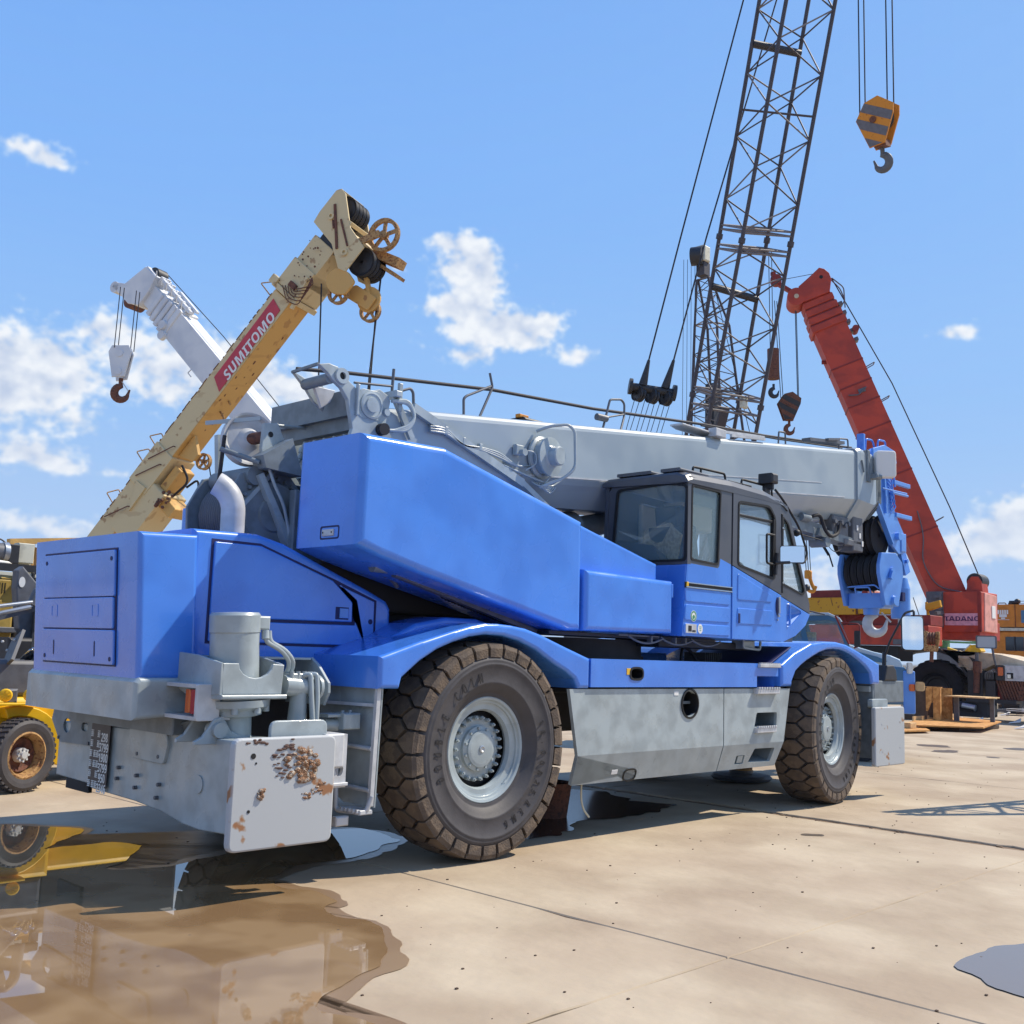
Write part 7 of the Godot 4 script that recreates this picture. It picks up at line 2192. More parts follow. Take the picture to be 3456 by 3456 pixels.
func lattice_boom() -> void:
	var B := [Vector3(17.73, 7.61, -9.36), Vector3(17.14, 7.2, -8.36), Vector3(18.57, 7.19, -7.82), Vector3(19.14, 7.6, -8.83)]
	var T := [Vector3(16.92, 18.23, -6.73), Vector3(16.44, 17.53, -5.69), Vector3(17.83, 17.97, -5.1), Vector3(18.35, 18.66, -6.12)]
	var o := thing("lattice_crane", "tall dark steel lattice boom with crossing tubes rising out of the frame", "crane", Vector3(19.0, 0, -11.2))
	var l0: Array = [0.03, 0.147, 0.257, 0.375]
	var l1: Array = [0.088, 0.197, 0.32, 0.43]
	for k in 9:
		l0.append(0.539 + 0.1465 * k)
		l1.append(0.4755 + 0.1465 * k)
	truss(o, B, T, l0, l1, [0.478, 0.468, 0.432, 0.422, 0.090, 0.082, 0.050], 0.052, 0.021, -0.02, 1.7)
	# couplings where the sections meet
	for k in 4:
		for s in [0.45, 0.07]:
			var p: Vector3 = (B[k] as Vector3).lerp(T[k], s - 0.006)
			var q: Vector3 = (B[k] as Vector3).lerp(T[k], s + 0.006)
			part(o, "coupling", W(o).cyl(p, q, 0.085, -1, 10), M["lattice_steel"])
	# rollers across the inside that carry the rope
	for s in [0.90, 0.332]:
		part(o, "rope_roller", W(o).cyl((B[0] as Vector3).lerp(T[0], s), (B[3] as Vector3).lerp(T[3], s - 0.02), 0.10, -1, 14), M["machine_black"])
	part(o, "cross_tube", W(o).cyl((B[0] as Vector3).lerp(T[0], 0.748), (B[2] as Vector3).lerp(T[2], 0.74), 0.03, -1, 8), M["lattice_steel"])
	var lm := W(o)
	lm.box(Vector3(18.05, 8.02, -7.85), Vector3(0.22, 0.30, 0.14), 0.04)
	part(o, "boom_lamp", lm, M["cream_metal"])
	# foot of the boom tapering to the machine below
	var foot := Vector3(18.6, 2.4, -10.4)
	for k in 4:
		var e: Vector3 = foot + Vector3(-0.5 if k < 2 else 0.5, 0, 0)
		part(o, "chord", W(o).cyl((B[k] as Vector3).lerp(T[k], 0.0), e, 0.052, -1, 8), M["lattice_steel"])
	var ld := W(o)
	var la := (B[1] as Vector3).lerp(B[3], 0.45) + Vector3(0.1, 0.6, 0.1)
	ld.bar(la, foot, 0.3, 0.06)
	part(o, "boom_walkway", ld, M["lattice_steel"])
	var bd := W(o)
	bd.box(Vector3(19.0, 1.7, -11.6), Vector3(3.0, 1.6, 3.6), 0.08)
	part(o, "machine_house", bd, M["machine_grey"])
	for s in [-1, 1]:
		var cr := W(o)
		cr.at(cr.T * Transform3D(Basis(Vector3(0, 0, 1), Vector3(0, 1, 0), Vector3(-1, 0, 0)), Vector3(19.0 + s * 1.5, 0.02, -11.4)))
		cr.prism(rnd(R(-2.6, 0.0, 2.6, 0.85), 0.4, 6), -0.3, 0.3, 0.03, true)
		part(o, "crawler_track", cr, M["machine_black"])
	# bridle with its sheaves on two pendants
	var br := thing("bridle_block", "dark three-sheave bridle block on two pendants left of the lattice boom", "pulley block", Vector3(15.2, 7.9, -8.65))
	var L := Vector3(14.80, 7.97, -9.04)
	var Rr := Vector3(15.60, 7.84, -8.26)
	var bb := W(br)
	bb.cyl(L, Rr, 0.10, -1, 14)
	bb.cyl(L - (Rr - L) * 0.02, L + (Rr - L) * 0.05, 0.20, -1, 16)
	bb.cyl(Rr - (Rr - L) * 0.06, Rr + (Rr - L) * 0.02, 0.20, -1, 16)
	part(br, "bridle_bar", bb, M["machine_black"])
	for k in 3:
		var c := L.lerp(Rr, 0.20 + 0.30 * k) + Vector3(0, -0.16, 0)
		var sv := W(br)
		sheaves(sv, c, Rr - L + Vector3(0.5, 0, -0.5), 0.19, 2, 0.09)
		part(br, "bridle_sheave", sv, M["rust" if k == 3 else "machine_black"])
	for q in [[Vector3(15.01, 8.0, -8.80), Vector3(15.05, 8.62, -8.66), Vector3(15.63, 11.83, -8.17), Vector3(16.43, 18.05, -6.9)], [Vector3(15.41, 7.95, -8.42), Vector3(15.47, 8.64, -8.22), Vector3(16.48, 12.05, -7.98), Vector3(17.55, 15.45, -7.68)]]:
		part(br, "pendant_link", W(br).cyl(q[0], q[1], 0.11, 0.035, 10), M["machine_black"])
		var e: Vector3 = q[3] + (q[3] - q[2]) * 1.2
		rope(br, [q[1], q[2], q[3], e], 0.022, "pendant_rope")
	for k in 8:
		var c := L.lerp(Rr, 0.12 + 0.11 * k) + Vector3(0, -0.28, 0)
		rope(br, [c, c + Vector3(-0.22 - 0.02 * (k % 2) * 3.0, -1.3, -0.25), c + Vector3(-0.9, -5.2, -1.6)], 0.009, "luffing_rope")

func far_lattice() -> void:
	var o := thing("distant_lattice_crane", "slender lattice boom with a pale head seen through the tall lattice boom", "crane", Vector3(27.8, 0, -15.6))
	var top := [Vector3(26.89, 15.55, -15.42), Vector3(27.02, 15.6, -15.0), Vector3(27.24, 15.67, -15.04), Vector3(27.1, 15.6, -15.5)]
	var mid := [Vector3(27.05, 13.85, -15.6), Vector3(27.25, 13.85, -14.75), Vector3(27.94, 13.89, -14.66), Vector3(27.75, 13.85, -15.5)]
	var low := [Vector3(27.35, 9.0, -15.95), Vector3(27.7, 9.0, -14.8), Vector3(28.75, 9.0, -14.4), Vector3(28.4, 9.0, -15.6)]
	var lv0: Array = []
	var lv1: Array = []
	for k in 7:
		lv0.append(k / 6.5)
		if k < 6:
			lv1.append((k + 0.5) / 6.5)
	truss(o, low, mid, lv0, lv1, [0.5, 1.0], 0.05, 0.018, -0.4, 1.0)
	truss(o, mid, top, [0.0, 0.33, 0.66, 1.0], [0.16, 0.5, 0.83], [1.0], 0.045, 0.016, 0.0, 1.0)
	var hd := W(o)
	hd.box(Vector3(27.05, 15.95, -15.25), Vector3(0.42, 0.55, 0.36), 0.03)
	part(o, "boom_head", hd, M["lattice_steel"])
	var h2 := W(o)
	h2.box(Vector3(26.95, 16.5, -15.2), Vector3(0.40, 0.6, 0.42), 0.05)
	part(o, "head_plate", h2, M["cream_metal"])
	part(o, "head_sheave", W(o).cyl(Vector3(26.65, 16.4, -15.5), Vector3(26.8, 16.4, -15.1), 0.35, -1, 20), M["machine_black"])
	for k in 4:
		var z := -15.75 + 0.12 * k
		rope(o, [Vector3(26.5 + 0.07 * k, 16.3, z), Vector3(26.55 + 0.10 * k, 8.0, z)], 0.010, "hoist_rope")
	rope(o, [Vector3(27.3, 15.6, -15.0), Vector3(29.2, 8.0, -14.0)], 0.014, "pendant_rope")
	var cf := W(o)
	cf.box(Vector3(27.95, 10.4, -15.35), Vector3(0.5, 2.6, 0.4), 0.02)
	part(o, "mast_box", cf, M["machine_black"])
	for s in [-1, 1]:
		var rg := W(o)
		for k in 8:
			var ring: Array = []
			for j in 10:
				ring.append(Vector3(27.95 + s * 0.36, 9.6 + 0.25 * k + 0.10 * sin(TAU * j / 10), -15.3 + 0.10 * cos(TAU * j / 10)))
			rg.tube(ring, 0.022, 4, true)
		part(o, "hose_loops", rg, M["lattice_pale"])
	var bs := W(o)
	bs.box(Vector3(28.0, 1.9, -15.6), Vector3(3.4, 3.0, 3.4), 0.1)
	bs.box(Vector3(28.0, 5.2, -15.3), Vector3(0.8, 4.4, 0.8), 0.05)
	part(o, "machine_house", bs, M["machine_grey"])

func red_crane() -> void:
	var o := thing("red_crane", "red rough terrain crane with a white front hood, its lettered house and boom turned away", "crane", Vector3(25.0, 0, -5.0))
	# boom, standing up towards the left
	var a := Vector3(24.4, 3.53, -5.78)
	var w := boom_axes(a, Vector3(23.32, 8.63, -7.51))
	var t := o.transform.affine_inverse() * w
	part(o, "boom_section", MB.new(t).box(Vector3(-0.40, 0.47, 3.6), Vector3(0.80, 0.95, 9.4), 0.03), M["red_paint"])
	for z in [1.6, 3.4, 4.9, 5.7, 6.3, 6.95]:
		var ri := MB.new(t)
		ri.box(Vector3(-0.40, 0.47, z), Vector3(0.83, 0.975, 0.045), 0.006)
		part(o, "boom_rib", ri, M["red_dark"])
	for k in 4:
		var z := 8.30 + 0.26 * k
		var s := 1.04 - 0.045 * k
		part(o, "boom_step", MB.new(t).box(Vector3(-0.40, 0.46, z), Vector3(0.86 * s, 1.02 * s, 0.22), 0.03), M["red_paint"])
		part(o, "step_seam", MB.new(t).box(Vector3(-0.40, 0.46, z + 0.12), Vector3(0.80 * s, 0.95 * s, 0.03), 0.0), M["red_dark"])
	var hd := MB.new(t)
	hd.at(t * Transform3D(Basis(Vector3(0, 0, 1), Vector3(0, 1, 0), Vector3(-1, 0, 0)), Vector3(0.04, 0, 0)))
	hd.prism(V([9.2, 0.06, 9.25, -0.15, 9.45, -0.26, 9.62, -0.20, 9.60, 0.02, 9.72, 0.10, 9.85, 0.45, 10.02, 0.86, 9.92, 0.98, 9.75, 1.06, 9.55, 1.05, 9.2, 0.86]), 0.0, 0.72, 0.02, true)
	hd.at(t)
	hd.cyl(Vector3(0.06, -0.08, 9.45), Vector3(-0.78, -0.08, 9.45), 0.27, -1, 24)
	part(o, "boom_head", hd, M["red_paint"])
	var nz := MB.new(t)
	nz.bar(Vector3(-0.1, -0.05, 9.55), Vector3(-0.1, -0.42, 10.1), 0.2, 0.10)
	nz.cyl(Vector3(0.02, -0.42, 10.2), Vector3(-0.22, -0.42, 10.2), 0.17, -1, 20)
	nz.box(Vector3(-0.1, -0.42, 10.42), Vector3(0.2, 0.14, 0.12), 0.02)
	part(o, "boom_nose", nz, M["red_dark"])
	part(o, "nose_pin", MB.new(t).cyl(Vector3(0.05, -0.08, 9.45), Vector3(0.09, -0.08, 9.45), 0.07, -1, 14), M["sand_paint"])
	part(o, "head_hole", MB.new(t).cyl(Vector3(0.02, 0.80, 9.72), Vector3(0.05, 0.80, 9.72), 0.055, -1, 12), M["black"])
	var tg := MB.new(t)
	tg.tube(bend([Vector3(-0.4, 1.10, 9.7), Vector3(-0.4, 1.25, 9.3), Vector3(-0.4, 1.25, 8.9), Vector3(-0.4, 1.0, 8.7)], 0.1), 0.02, 5)
	tg.tube(bend([Vector3(-0.1, 1.10, 9.6), Vector3(-0.1, 1.30, 9.2), Vector3(-0.1, 1.10, 8.6)], 0.1), 0.02, 5)
	for k in 5:
		tg.box(Vector3(-0.3, 1.04, 7.6 + 0.3 * k), Vector3(0.3, 0.12, 0.12), 0.02)
	part(o, "head_rails", tg, M["machine_grey"])
	part(o, "side_roller", MB.new(t).cyl(Vector3(-0.5, 1.14, 7.9), Vector3(-0.1, 1.14, 7.9), 0.10, -1, 14), M["red_dark"])
	part(o, "boom_peg", MB.new(t).cyl(Vector3(-0.3, -0.12, 7.35), Vector3(-0.3, 0.02, 7.3), 0.06, -1, 10), M["red_dark"])
	for z in [1.75, 5.6, 6.7]:
		var rn := MB.new(t)
		rn.tube(bend([Vector3(-0.2, 0.93, z), Vector3(-0.2, 1.25, z + 0.05), Vector3(-0.5, 1.25, z + 0.05), Vector3(-0.5, 0.93, z)], 0.03), 0.016, 5)
		part(o, "rung", rn, M["machine_grey"])
	var fx := MB.new(t)
	fx.box(Vector3(0.03, 0.55, 6.05), Vector3(0.06, 0.2, 0.12), 0.01)
	fx.tube(bend([Vector3(0.04, 0.7, 6.1), Vector3(0.10, 0.4, 5.95), Vector3(0.04, 0.15, 6.05)], 0.05), 0.02, 5)
	fx.tube(bend([Vector3(0.04, 0.60, 2.2), Vector3(0.06, 0.50, 1.5), Vector3(0.06, 0.15, 0.8), Vector3(0.06, 0.25, 0.0), Vector3(0.06, 0.8, -0.35)], 0.3), 0.018, 5)
	part(o, "boom_cable", fx, M["machine_grey"])
	rope(o, [w * Vector3(-0.4, 1.15, 9.7), w * Vector3(-0.4, 1.5, 6.0), w * Vector3(-0.4, 1.55, 2.0), Vector3(25.0, 3.85, -4.55)], 0.018, "hoist_rope")
	rope(o, [w * Vector3(-0.3, 0.95, 9.95), w * Vector3(-0.1, -0.25, 10.15)], 0.010, "hoist_rope")
	# house with its lettered side and an end whose sunlight is painted into its colour
	part(o, "house", W(o).box(Vector3(25.0, 2.93, -4.85), Vector3(1.2, 1.10, 1.06), 0.03), M["red_paint"])
	bx(o, "house_deck", o, Vector3(25.2, 2.42, -6.6), Vector3(1.5, 0.5, 4.4), "red_paint", 0.02)
	zp(o, "house_end", o, V([24.56, 2.40, 24.62, 3.46, 25.5, 3.42, 25.5, 2.38]), -4.33, -4.30, "red_sunlit", 0.02)
	bx(o, "house_edge", o, Vector3(24.39, 2.93, -4.37), Vector3(0.03, 1.08, 0.10), "red_dark")
	bx(o, "end_plate", o, Vector3(25.2, 2.95, -4.29), Vector3(0.26, 0.34, 0.02), "white_print")
	var sg := W(o)
	sg.box(Vector3(24.392, 2.72, -4.84), Vector3(0.02, 0.33, 0.96), 0.003)
	var s := part(o, "sign", sg, M["pink_sign"])
	var st := Transform3D(Basis(Vector3(0, 0, 1), Vector3(0, 1, 0), Vector3(-1, 0, 0)), Vector3(24.380, 2.735, -4.84))
	lettering(s, "TADANO", 0.125, st, M["purple_print"], "lettering", true, 0.0, 1.38)
	bx(o, "sign_rule", o, Vector3(24.381, 2.695, -4.84), Vector3(0.004, 0.012, 0.82), "purple_print", 0)
	# winch drum behind the house
	var wd := W(o)
	wd.at(wd.T * Transform3D(Basis(Vector3(0, 0, 1), Vector3(0, 1, 0), Vector3(-1, 0, 0)), Vector3(25.0, 0, 0)))
	wd.prism(V([-4.92, 3.4, -4.84, 3.62, -4.83, 3.80, -4.70, 3.93, -4.52, 3.92, -4.44, 3.78, -4.40, 3.4]), -0.2, 0.25, 0.02, true)
	part(o, "winch_housing", wd, M["red_paint"])
	part(o, "winch_drum", W(o).cyl(Vector3(24.8, 3.80, -4.64), Vector3(25.3, 3.80, -4.64), 0.22, -1, 24), M["machine_black"])
	# mast of pipes and the mid deck left of the house
	var md := W(o)
	md.box(Vector3(24.6, 3.0, -5.60), Vector3(0.4, 1.0, 0.5), 0.02)
	md.box(Vector3(24.3, 3.0, -5.40), Vector3(0.06, 0.95, 0.07), 0.01)
	md.box(Vector3(24.3, 3.35, -5.48), Vector3(0.1, 0.07, 0.2), 0.01)
	md.box(Vector3(24.3, 2.85, -5.48), Vector3(0.1, 0.07, 0.2), 0.01)
	part(o, "pipe_mast", md, M["machine_grey"])
	# carrier: wheels, black fender, pale hood and front
	for q in [[24.85, -5.75], [25.0, -9.4]]:
		var c := Vector3(q[0], 0.79, q[1])
		var base := W(o).T * Transform3D(Basis(Vector3(0, 0, 1), Vector3(0, 1, 0), Vector3(-1, 0, 0)), c)
		var ty := MB.new(base)
		ty.lathe([[0.42, 0.16], [0.46, 0.20], [0.56, 0.235], [0.66, 0.23], [0.73, 0.20], [0.79, 0.16], [0.79, -0.2], [0.42, -0.2]], 48, 0, TAU, 20)
		var wh := part(o, "wheel", ty, M["tyre_dark"])
		var rm := MB.new(base)
		rm.lathe([[0.42, 0.16], [0.40, 0.12], [0.36, 0.06], [0.30, 0.05], [0.28, 0.02], [0.0, 0.02]], 36)
		part(wh, "rim", rm, M["machine_black"])
		for k in 24:
			var lg := MB.new(base)
			var an := TAU * k / 24
			lg.at(base * Transform3D(Basis(Vector3(0, 0, 1), an), Vector3.ZERO))
			lg.bar(Vector3(0.79, 0.05, 0.15), Vector3(0.80, -0.05, -0.16), 0.09, 0.045, Vector3(1, 0, 0))
			lg.box(Vector3(0.735, 0.05, 0.185), Vector3(0.12, 0.07, 0.05), 0.01)
			part(wh, "tread_block", lg, M["tyre_dark"])
	var fe := W(o)
	var zt := Transform3D(Basis(Vector3(0, 0, 1), Vector3(0, 1, 0), Vector3(-1, 0, 0)), Vector3(24.45, 0, 0))
	var fb := fe.T
	fe.at(fb * zt).prism(V([-6.98, 1.55, -6.98, 1.72, -6.54, 1.86, -5.94, 1.93, -5.50, 1.885, -5.04, 1.74, -4.73, 1.20, -4.80, 1.16, -5.10, 1.66, -5.50, 1.80, -5.94, 1.84, -6.5, 1.76, -6.9, 1.6]), -0.75, 0.0, 0.01)
	part(o, "fender", fe, M["machine_black"])
	var hoodm := W(o)
	hoodm.at(fb * zt).prism(V([-5.48, 1.885, -5.03, 1.745, -4.72, 1.74, -4.34, 1.83, -3.85, 1.78, -2.6, 1.46, -2.6, 1.2, -3.8, 1.46, -4.05, 1.50, -4.35, 1.35, -4.60, 1.42, -4.72, 1.25, -5.02, 1.72, -5.44, 1.86]), -1.4, 0.02, 0.02, true)
	part(o, "hood", hoodm, M["sand_paint"])
	for k in 5:
		var lv := W(o)
		lv.at(fb * zt).prism(V([-4.98, 1.68 - 0.055 * k, -4.70, 1.66 - 0.055 * k, -4.69, 1.635 - 0.055 * k, -4.97, 1.655 - 0.055 * k]), 0.0, 0.05)
		part(o, "louvre", lv, M["sand_paint"])
	var gap := W(o)
	gap.at(fb * zt).prism(V([-4.70, 1.71, -4.38, 1.58, -4.40, 1.50, -4.56, 1.50]), 0.0, 0.03)
	part(o, "hood_gap", gap, M["machine_black"])
	var fr := W(o)
	fr.box(Vector3(24.9, 1.30, -3.0), Vector3(1.7, 0.40, 1.75), 0.03)
	part(o, "front_panel", fr, M["white_grey_paint"])
	bx(o, "turn_lamp", o, Vector3(24.0, 1.335, -3.72), Vector3(0.08, 0.22, 0.13), "amber_lamp", 0.02)
	bx(o, "lamp_housing", o, Vector3(24.05, 1.30, -3.74), Vector3(0.10, 0.40, 0.22), "machine_black", 0.02)
	for z in [-3.50, -2.92]:
		bx(o, "lamp_recess", o, Vector3(24.045, 1.23, z), Vector3(0.02, 0.15, 0.16), "black")
		bx(o, "headlamp", o, Vector3(24.03, 1.215, z - 0.02), Vector3(0.02, 0.10, 0.09), "chrome")
	# slatted rusty apron under the front
	for k in 15:
		var z := -3.86 + 0.075 * k
		var sl := W(o)
		sl.bar(Vector3(24.1, 1.10, z), Vector3(24.15, 0.60, z + 0.16 * (1 if k < 9 else -1)), 0.05, 0.05, Vector3(1, 0, 0))
		part(o, "apron_slat", sl, M["rust"])
	bx(o, "apron", o, Vector3(24.3, 0.85, -3.2), Vector3(0.2, 0.5, 1.4), "red_dark")
	var og := W(o)
	og.box(Vector3(24.2, 0.97, -4.41), Vector3(0.3, 0.75, 0.40), 0.02)
	og.box(Vector3(24.2, 0.55, -4.0), Vector3(0.4, 0.10, 1.3), 0.02)
	og.box(Vector3(24.1, 0.85, -4.0), Vector3(0.2, 0.45, 0.26), 0.02)
	part(o, "outrigger_box", og, M["machine_black"])
	var oj := W(o)
	oj.cyl(Vector3(24.0, 1.28, -4.32), Vector3(24.0, 1.58, -4.32), 0.11, -1, 16)
	oj.cyl(Vector3(24.0, 0.75, -4.36), Vector3(24.0, 1.3, -4.33), 0.08, -1, 14)
	part(o, "outrigger_jack", oj, M["rust"])
	var ho := W(o)
	for k in 5:
		ho.tube(bend([Vector3(24.0, 1.12, -4.12 + 0.05 * k), Vector3(23.95, 1.30 + 0.03 * k, -4.10 + 0.05 * k), Vector3(24.0, 1.30, -3.95 + 0.03 * k)], 0.06), 0.014, 5)
	part(o, "hose_bundle", ho, M["machine_grey"])
	var ax := W(o)
	ax.cyl(Vector3(24.0, 0.40, -4.84), Vector3(24.0, 0.34, -4.4), 0.10, -1, 14)
	ax.box(Vector3(24.4, 0.30, -4.5), Vector3(0.6, 0.4, 0.9), 0.08)
	part(o, "axle", ax, M["machine_black"])
	part(o, "axle_cylinder", W(o).cyl(Vector3(23.98, 0.39, -4.72), Vector3(23.98, 0.345, -4.38), 0.085, -1, 16), M["bright_steel"])
	bx(o, "chassis_frame", o, Vector3(25.75, 1.0, -6.5), Vector3(0.9, 0.6, 7.5), "machine_black", 0.02)
	var sp := W(o)
	for k in 6:
		sp.box(Vector3(24.3, 0.20 + 0.05 * k, -3.5), Vector3(0.15, 0.02, 0.4 - 0.02 * k), 0.004)
	part(o, "leaf_spring", sp, M["machine_black"])
	# mirror on a bent stalk
	var mi := W(o)
	mi.at(fb * Transform3D(MB.frame(Vector3(-0.95, 0, 0.3)), Vector3(24.0, 2.10, -4.07)))
	mi.plate(rnd(R(-0.26, -0.17, 0.26, 0.17), 0.05), [rnd(R(-0.22, -0.145, 0.22, 0.145), 0.04)], -0.04, 0.0)
	mi.prism(rnd(R(-0.25, -0.16, 0.25, 0.16), 0.05), -0.06, -0.03)
	mi.at(fb)
	mi.tube(bend([Vector3(24.05, 1.5, -3.86), Vector3(24.0, 1.70, -3.88), Vector3(24.0, 1.95, -3.92)], 0.05), 0.03, 6)
	part(o, "mirror", mi, M["machine_grey"])
	part(o, "mirror_glass", MB.new(fb * Transform3D(MB.frame(Vector3(-0.95, 0, 0.3)), Vector3(24.0, 2.10, -4.07))).prism(rnd(R(-0.22, -0.145, 0.22, 0.145), 0.04), -0.03, -0.02), M["bright_steel"])
	var po := W(o)
	po.cyl(Vector3(24.2, 1.6, -4.40), Vector3(24.2, 1.82, -4.40), 0.05, -1, 10)
	part(o, "hood_post", po, M["machine_grey"])

func red_carrier_and_booms() -> void:
	var o := thing("red_crane_carrier", "long red crane carrier body standing behind the blue truck and grey hook", "crane carrier", Vector3(22.9, 0, -6.5))
	part(o, "body_side", W(o).box(Vector3(22.6, 2.20, -6.8), Vector3(0.9, 0.52, 3.9), 0.02), M["red_paint"])
	part(o, "upper_rail", W(o).box(Vector3(22.7, 2.60, -6.5), Vector3(0.8, 0.28, 3.3), 0.02), M["red_dark"])
	bx(o, "rail_gap", o, Vector3(22.28, 2.462, -6.4), Vector3(0.04, 0.03, 3.0), "black")
	bx(o, "recess", o, Vector3(22.14, 2.02, -5.35), Vector3(0.02, 0.14, 0.9), "machine_grey")
	bx(o, "dark_recess", o, Vector3(22.28, 2.53, -6.85), Vector3(0.03, 0.10, 0.55), "machine_grey")
	bx(o, "chassis", o, Vector3(22.7, 1.72, -7.2), Vector3(0.9, 0.4, 3.0), "black")
	part(o, "air_tank", W(o).cyl(Vector3(22.2, 2.69, -8.0), Vector3(22.2, 2.68, -7.4), 0.06, -1, 14), M["cream_metal"])
	bx(o, "rear_box", o, Vector3(22.4, 2.14, -8.55), Vector3(0.6, 0.3, 0.6), "red_paint")
	bx(o, "rear_post", o, Vector3(22.2, 2.1, -8.38), Vector3(0.1, 0.4, 0.16), "machine_black")
	for z in [-8.3, -7.2]:
		part(o, "wheel", W(o).cyl(Vector3(22.4, 0.55, z), Vector3(22.9, 0.55, z), 0.55, -1, 28), M["tyre_dark"])
	var br := W(o)
	br.bar(Vector3(22.2, 2.55, -7.1), Vector3(22.2, 2.74, -6.7), 0.03, 0.03)
	br.bar(Vector3(22.2, 2.74, -7.22), Vector3(22.2, 2.30, -7.08), 0.03, 0.03)
	part(o, "ladder_bar", br, M["red_dark"])
	var y := thing("yellow_crane_boom", "yellow box boom with rusty joints lying level above the red carrier body", "crane boom", Vector3(22.4, 2.75, -7.2))
	part(y, "boom_section", W(y).box(Vector3(22.35, 2.975, -7.5), Vector3(0.7, 0.47, 1.42), 0.012), M["yellow_boom"])
	part(y, "boom_section", W(y).box(Vector3(22.38, 2.985, -6.2), Vector3(0.6, 0.44, 1.25), 0.012), M["yellow_boom"])
	bx(y, "boom_joint", y, Vector3(22.33, 2.99, -6.82), Vector3(0.74, 0.50, 0.07), "yellow_boom", 0.01)
	bx(y, "joint_shadow_plate", y, Vector3(22.36, 2.98, -6.765), Vector3(0.66, 0.46, 0.04), "rust", 0.01)
	for q in [3.1, 2.98, 2.84]:
		part(y, "joint_bolt", W(y).cyl(Vector3(21.94, q, -6.82), Vector3(21.97, q, -6.82), 0.025, -1, 8), M["rust"])
	var rs := W(y)
	for k in 16:
		rs.box(Vector3(22.0, 3.212, -8.1 + 0.08 * k + rng.randf() * 0.02), Vector3(0.05, 0.012, rng.randf_range(0.02, 0.07)), 0)
	rs.bar(Vector3(21.995, 3.19, -7.50), Vector3(21.995, 2.98, -7.44), 0.014, 0.012)
	part(y, "rust_edge", rs, M["rust"])
	var r := thing("red_crane_boom", "dark red stowed crane boom resting along the top of the yellow boom", "crane boom", Vector3(22.6, 3.21, -7.2))
	part(r, "boom_section", W(r).box(Vector3(22.6, 3.32, -7.42), Vector3(0.6, 0.20, 1.72), 0.015), M["red_dark"])
	part(r, "boom_end", W(r).box(Vector3(22.5, 3.32, -6.48), Vector3(0.5, 0.18, 0.14), 0.015), M["red_sunlit"])
	part(r, "top_rail", W(r).bar(Vector3(22.4, 3.425, -8.25), Vector3(22.4, 3.45, -6.55), 0.05, 0.02), M["red_sunlit"])
	var lp := W(r)
	lp.tube(bend([Vector3(22.4, 3.43, -6.95), Vector3(22.4, 3.49, -6.92), Vector3(22.4, 3.49, -6.86), Vector3(22.4, 3.43, -6.84)], 0.02), 0.012, 5)
	part(r, "lifting_eye", lp, M["machine_grey"])
	var hz := W(r)
	hz.tube(bend([Vector3(22.3, 3.38, -6.42), Vector3(22.2, 3.42, -6.34), Vector3(22.1, 3.2, -6.30)], 0.1), 0.02, 5)
	part(r, "hose", hz, M["black_rubber"])

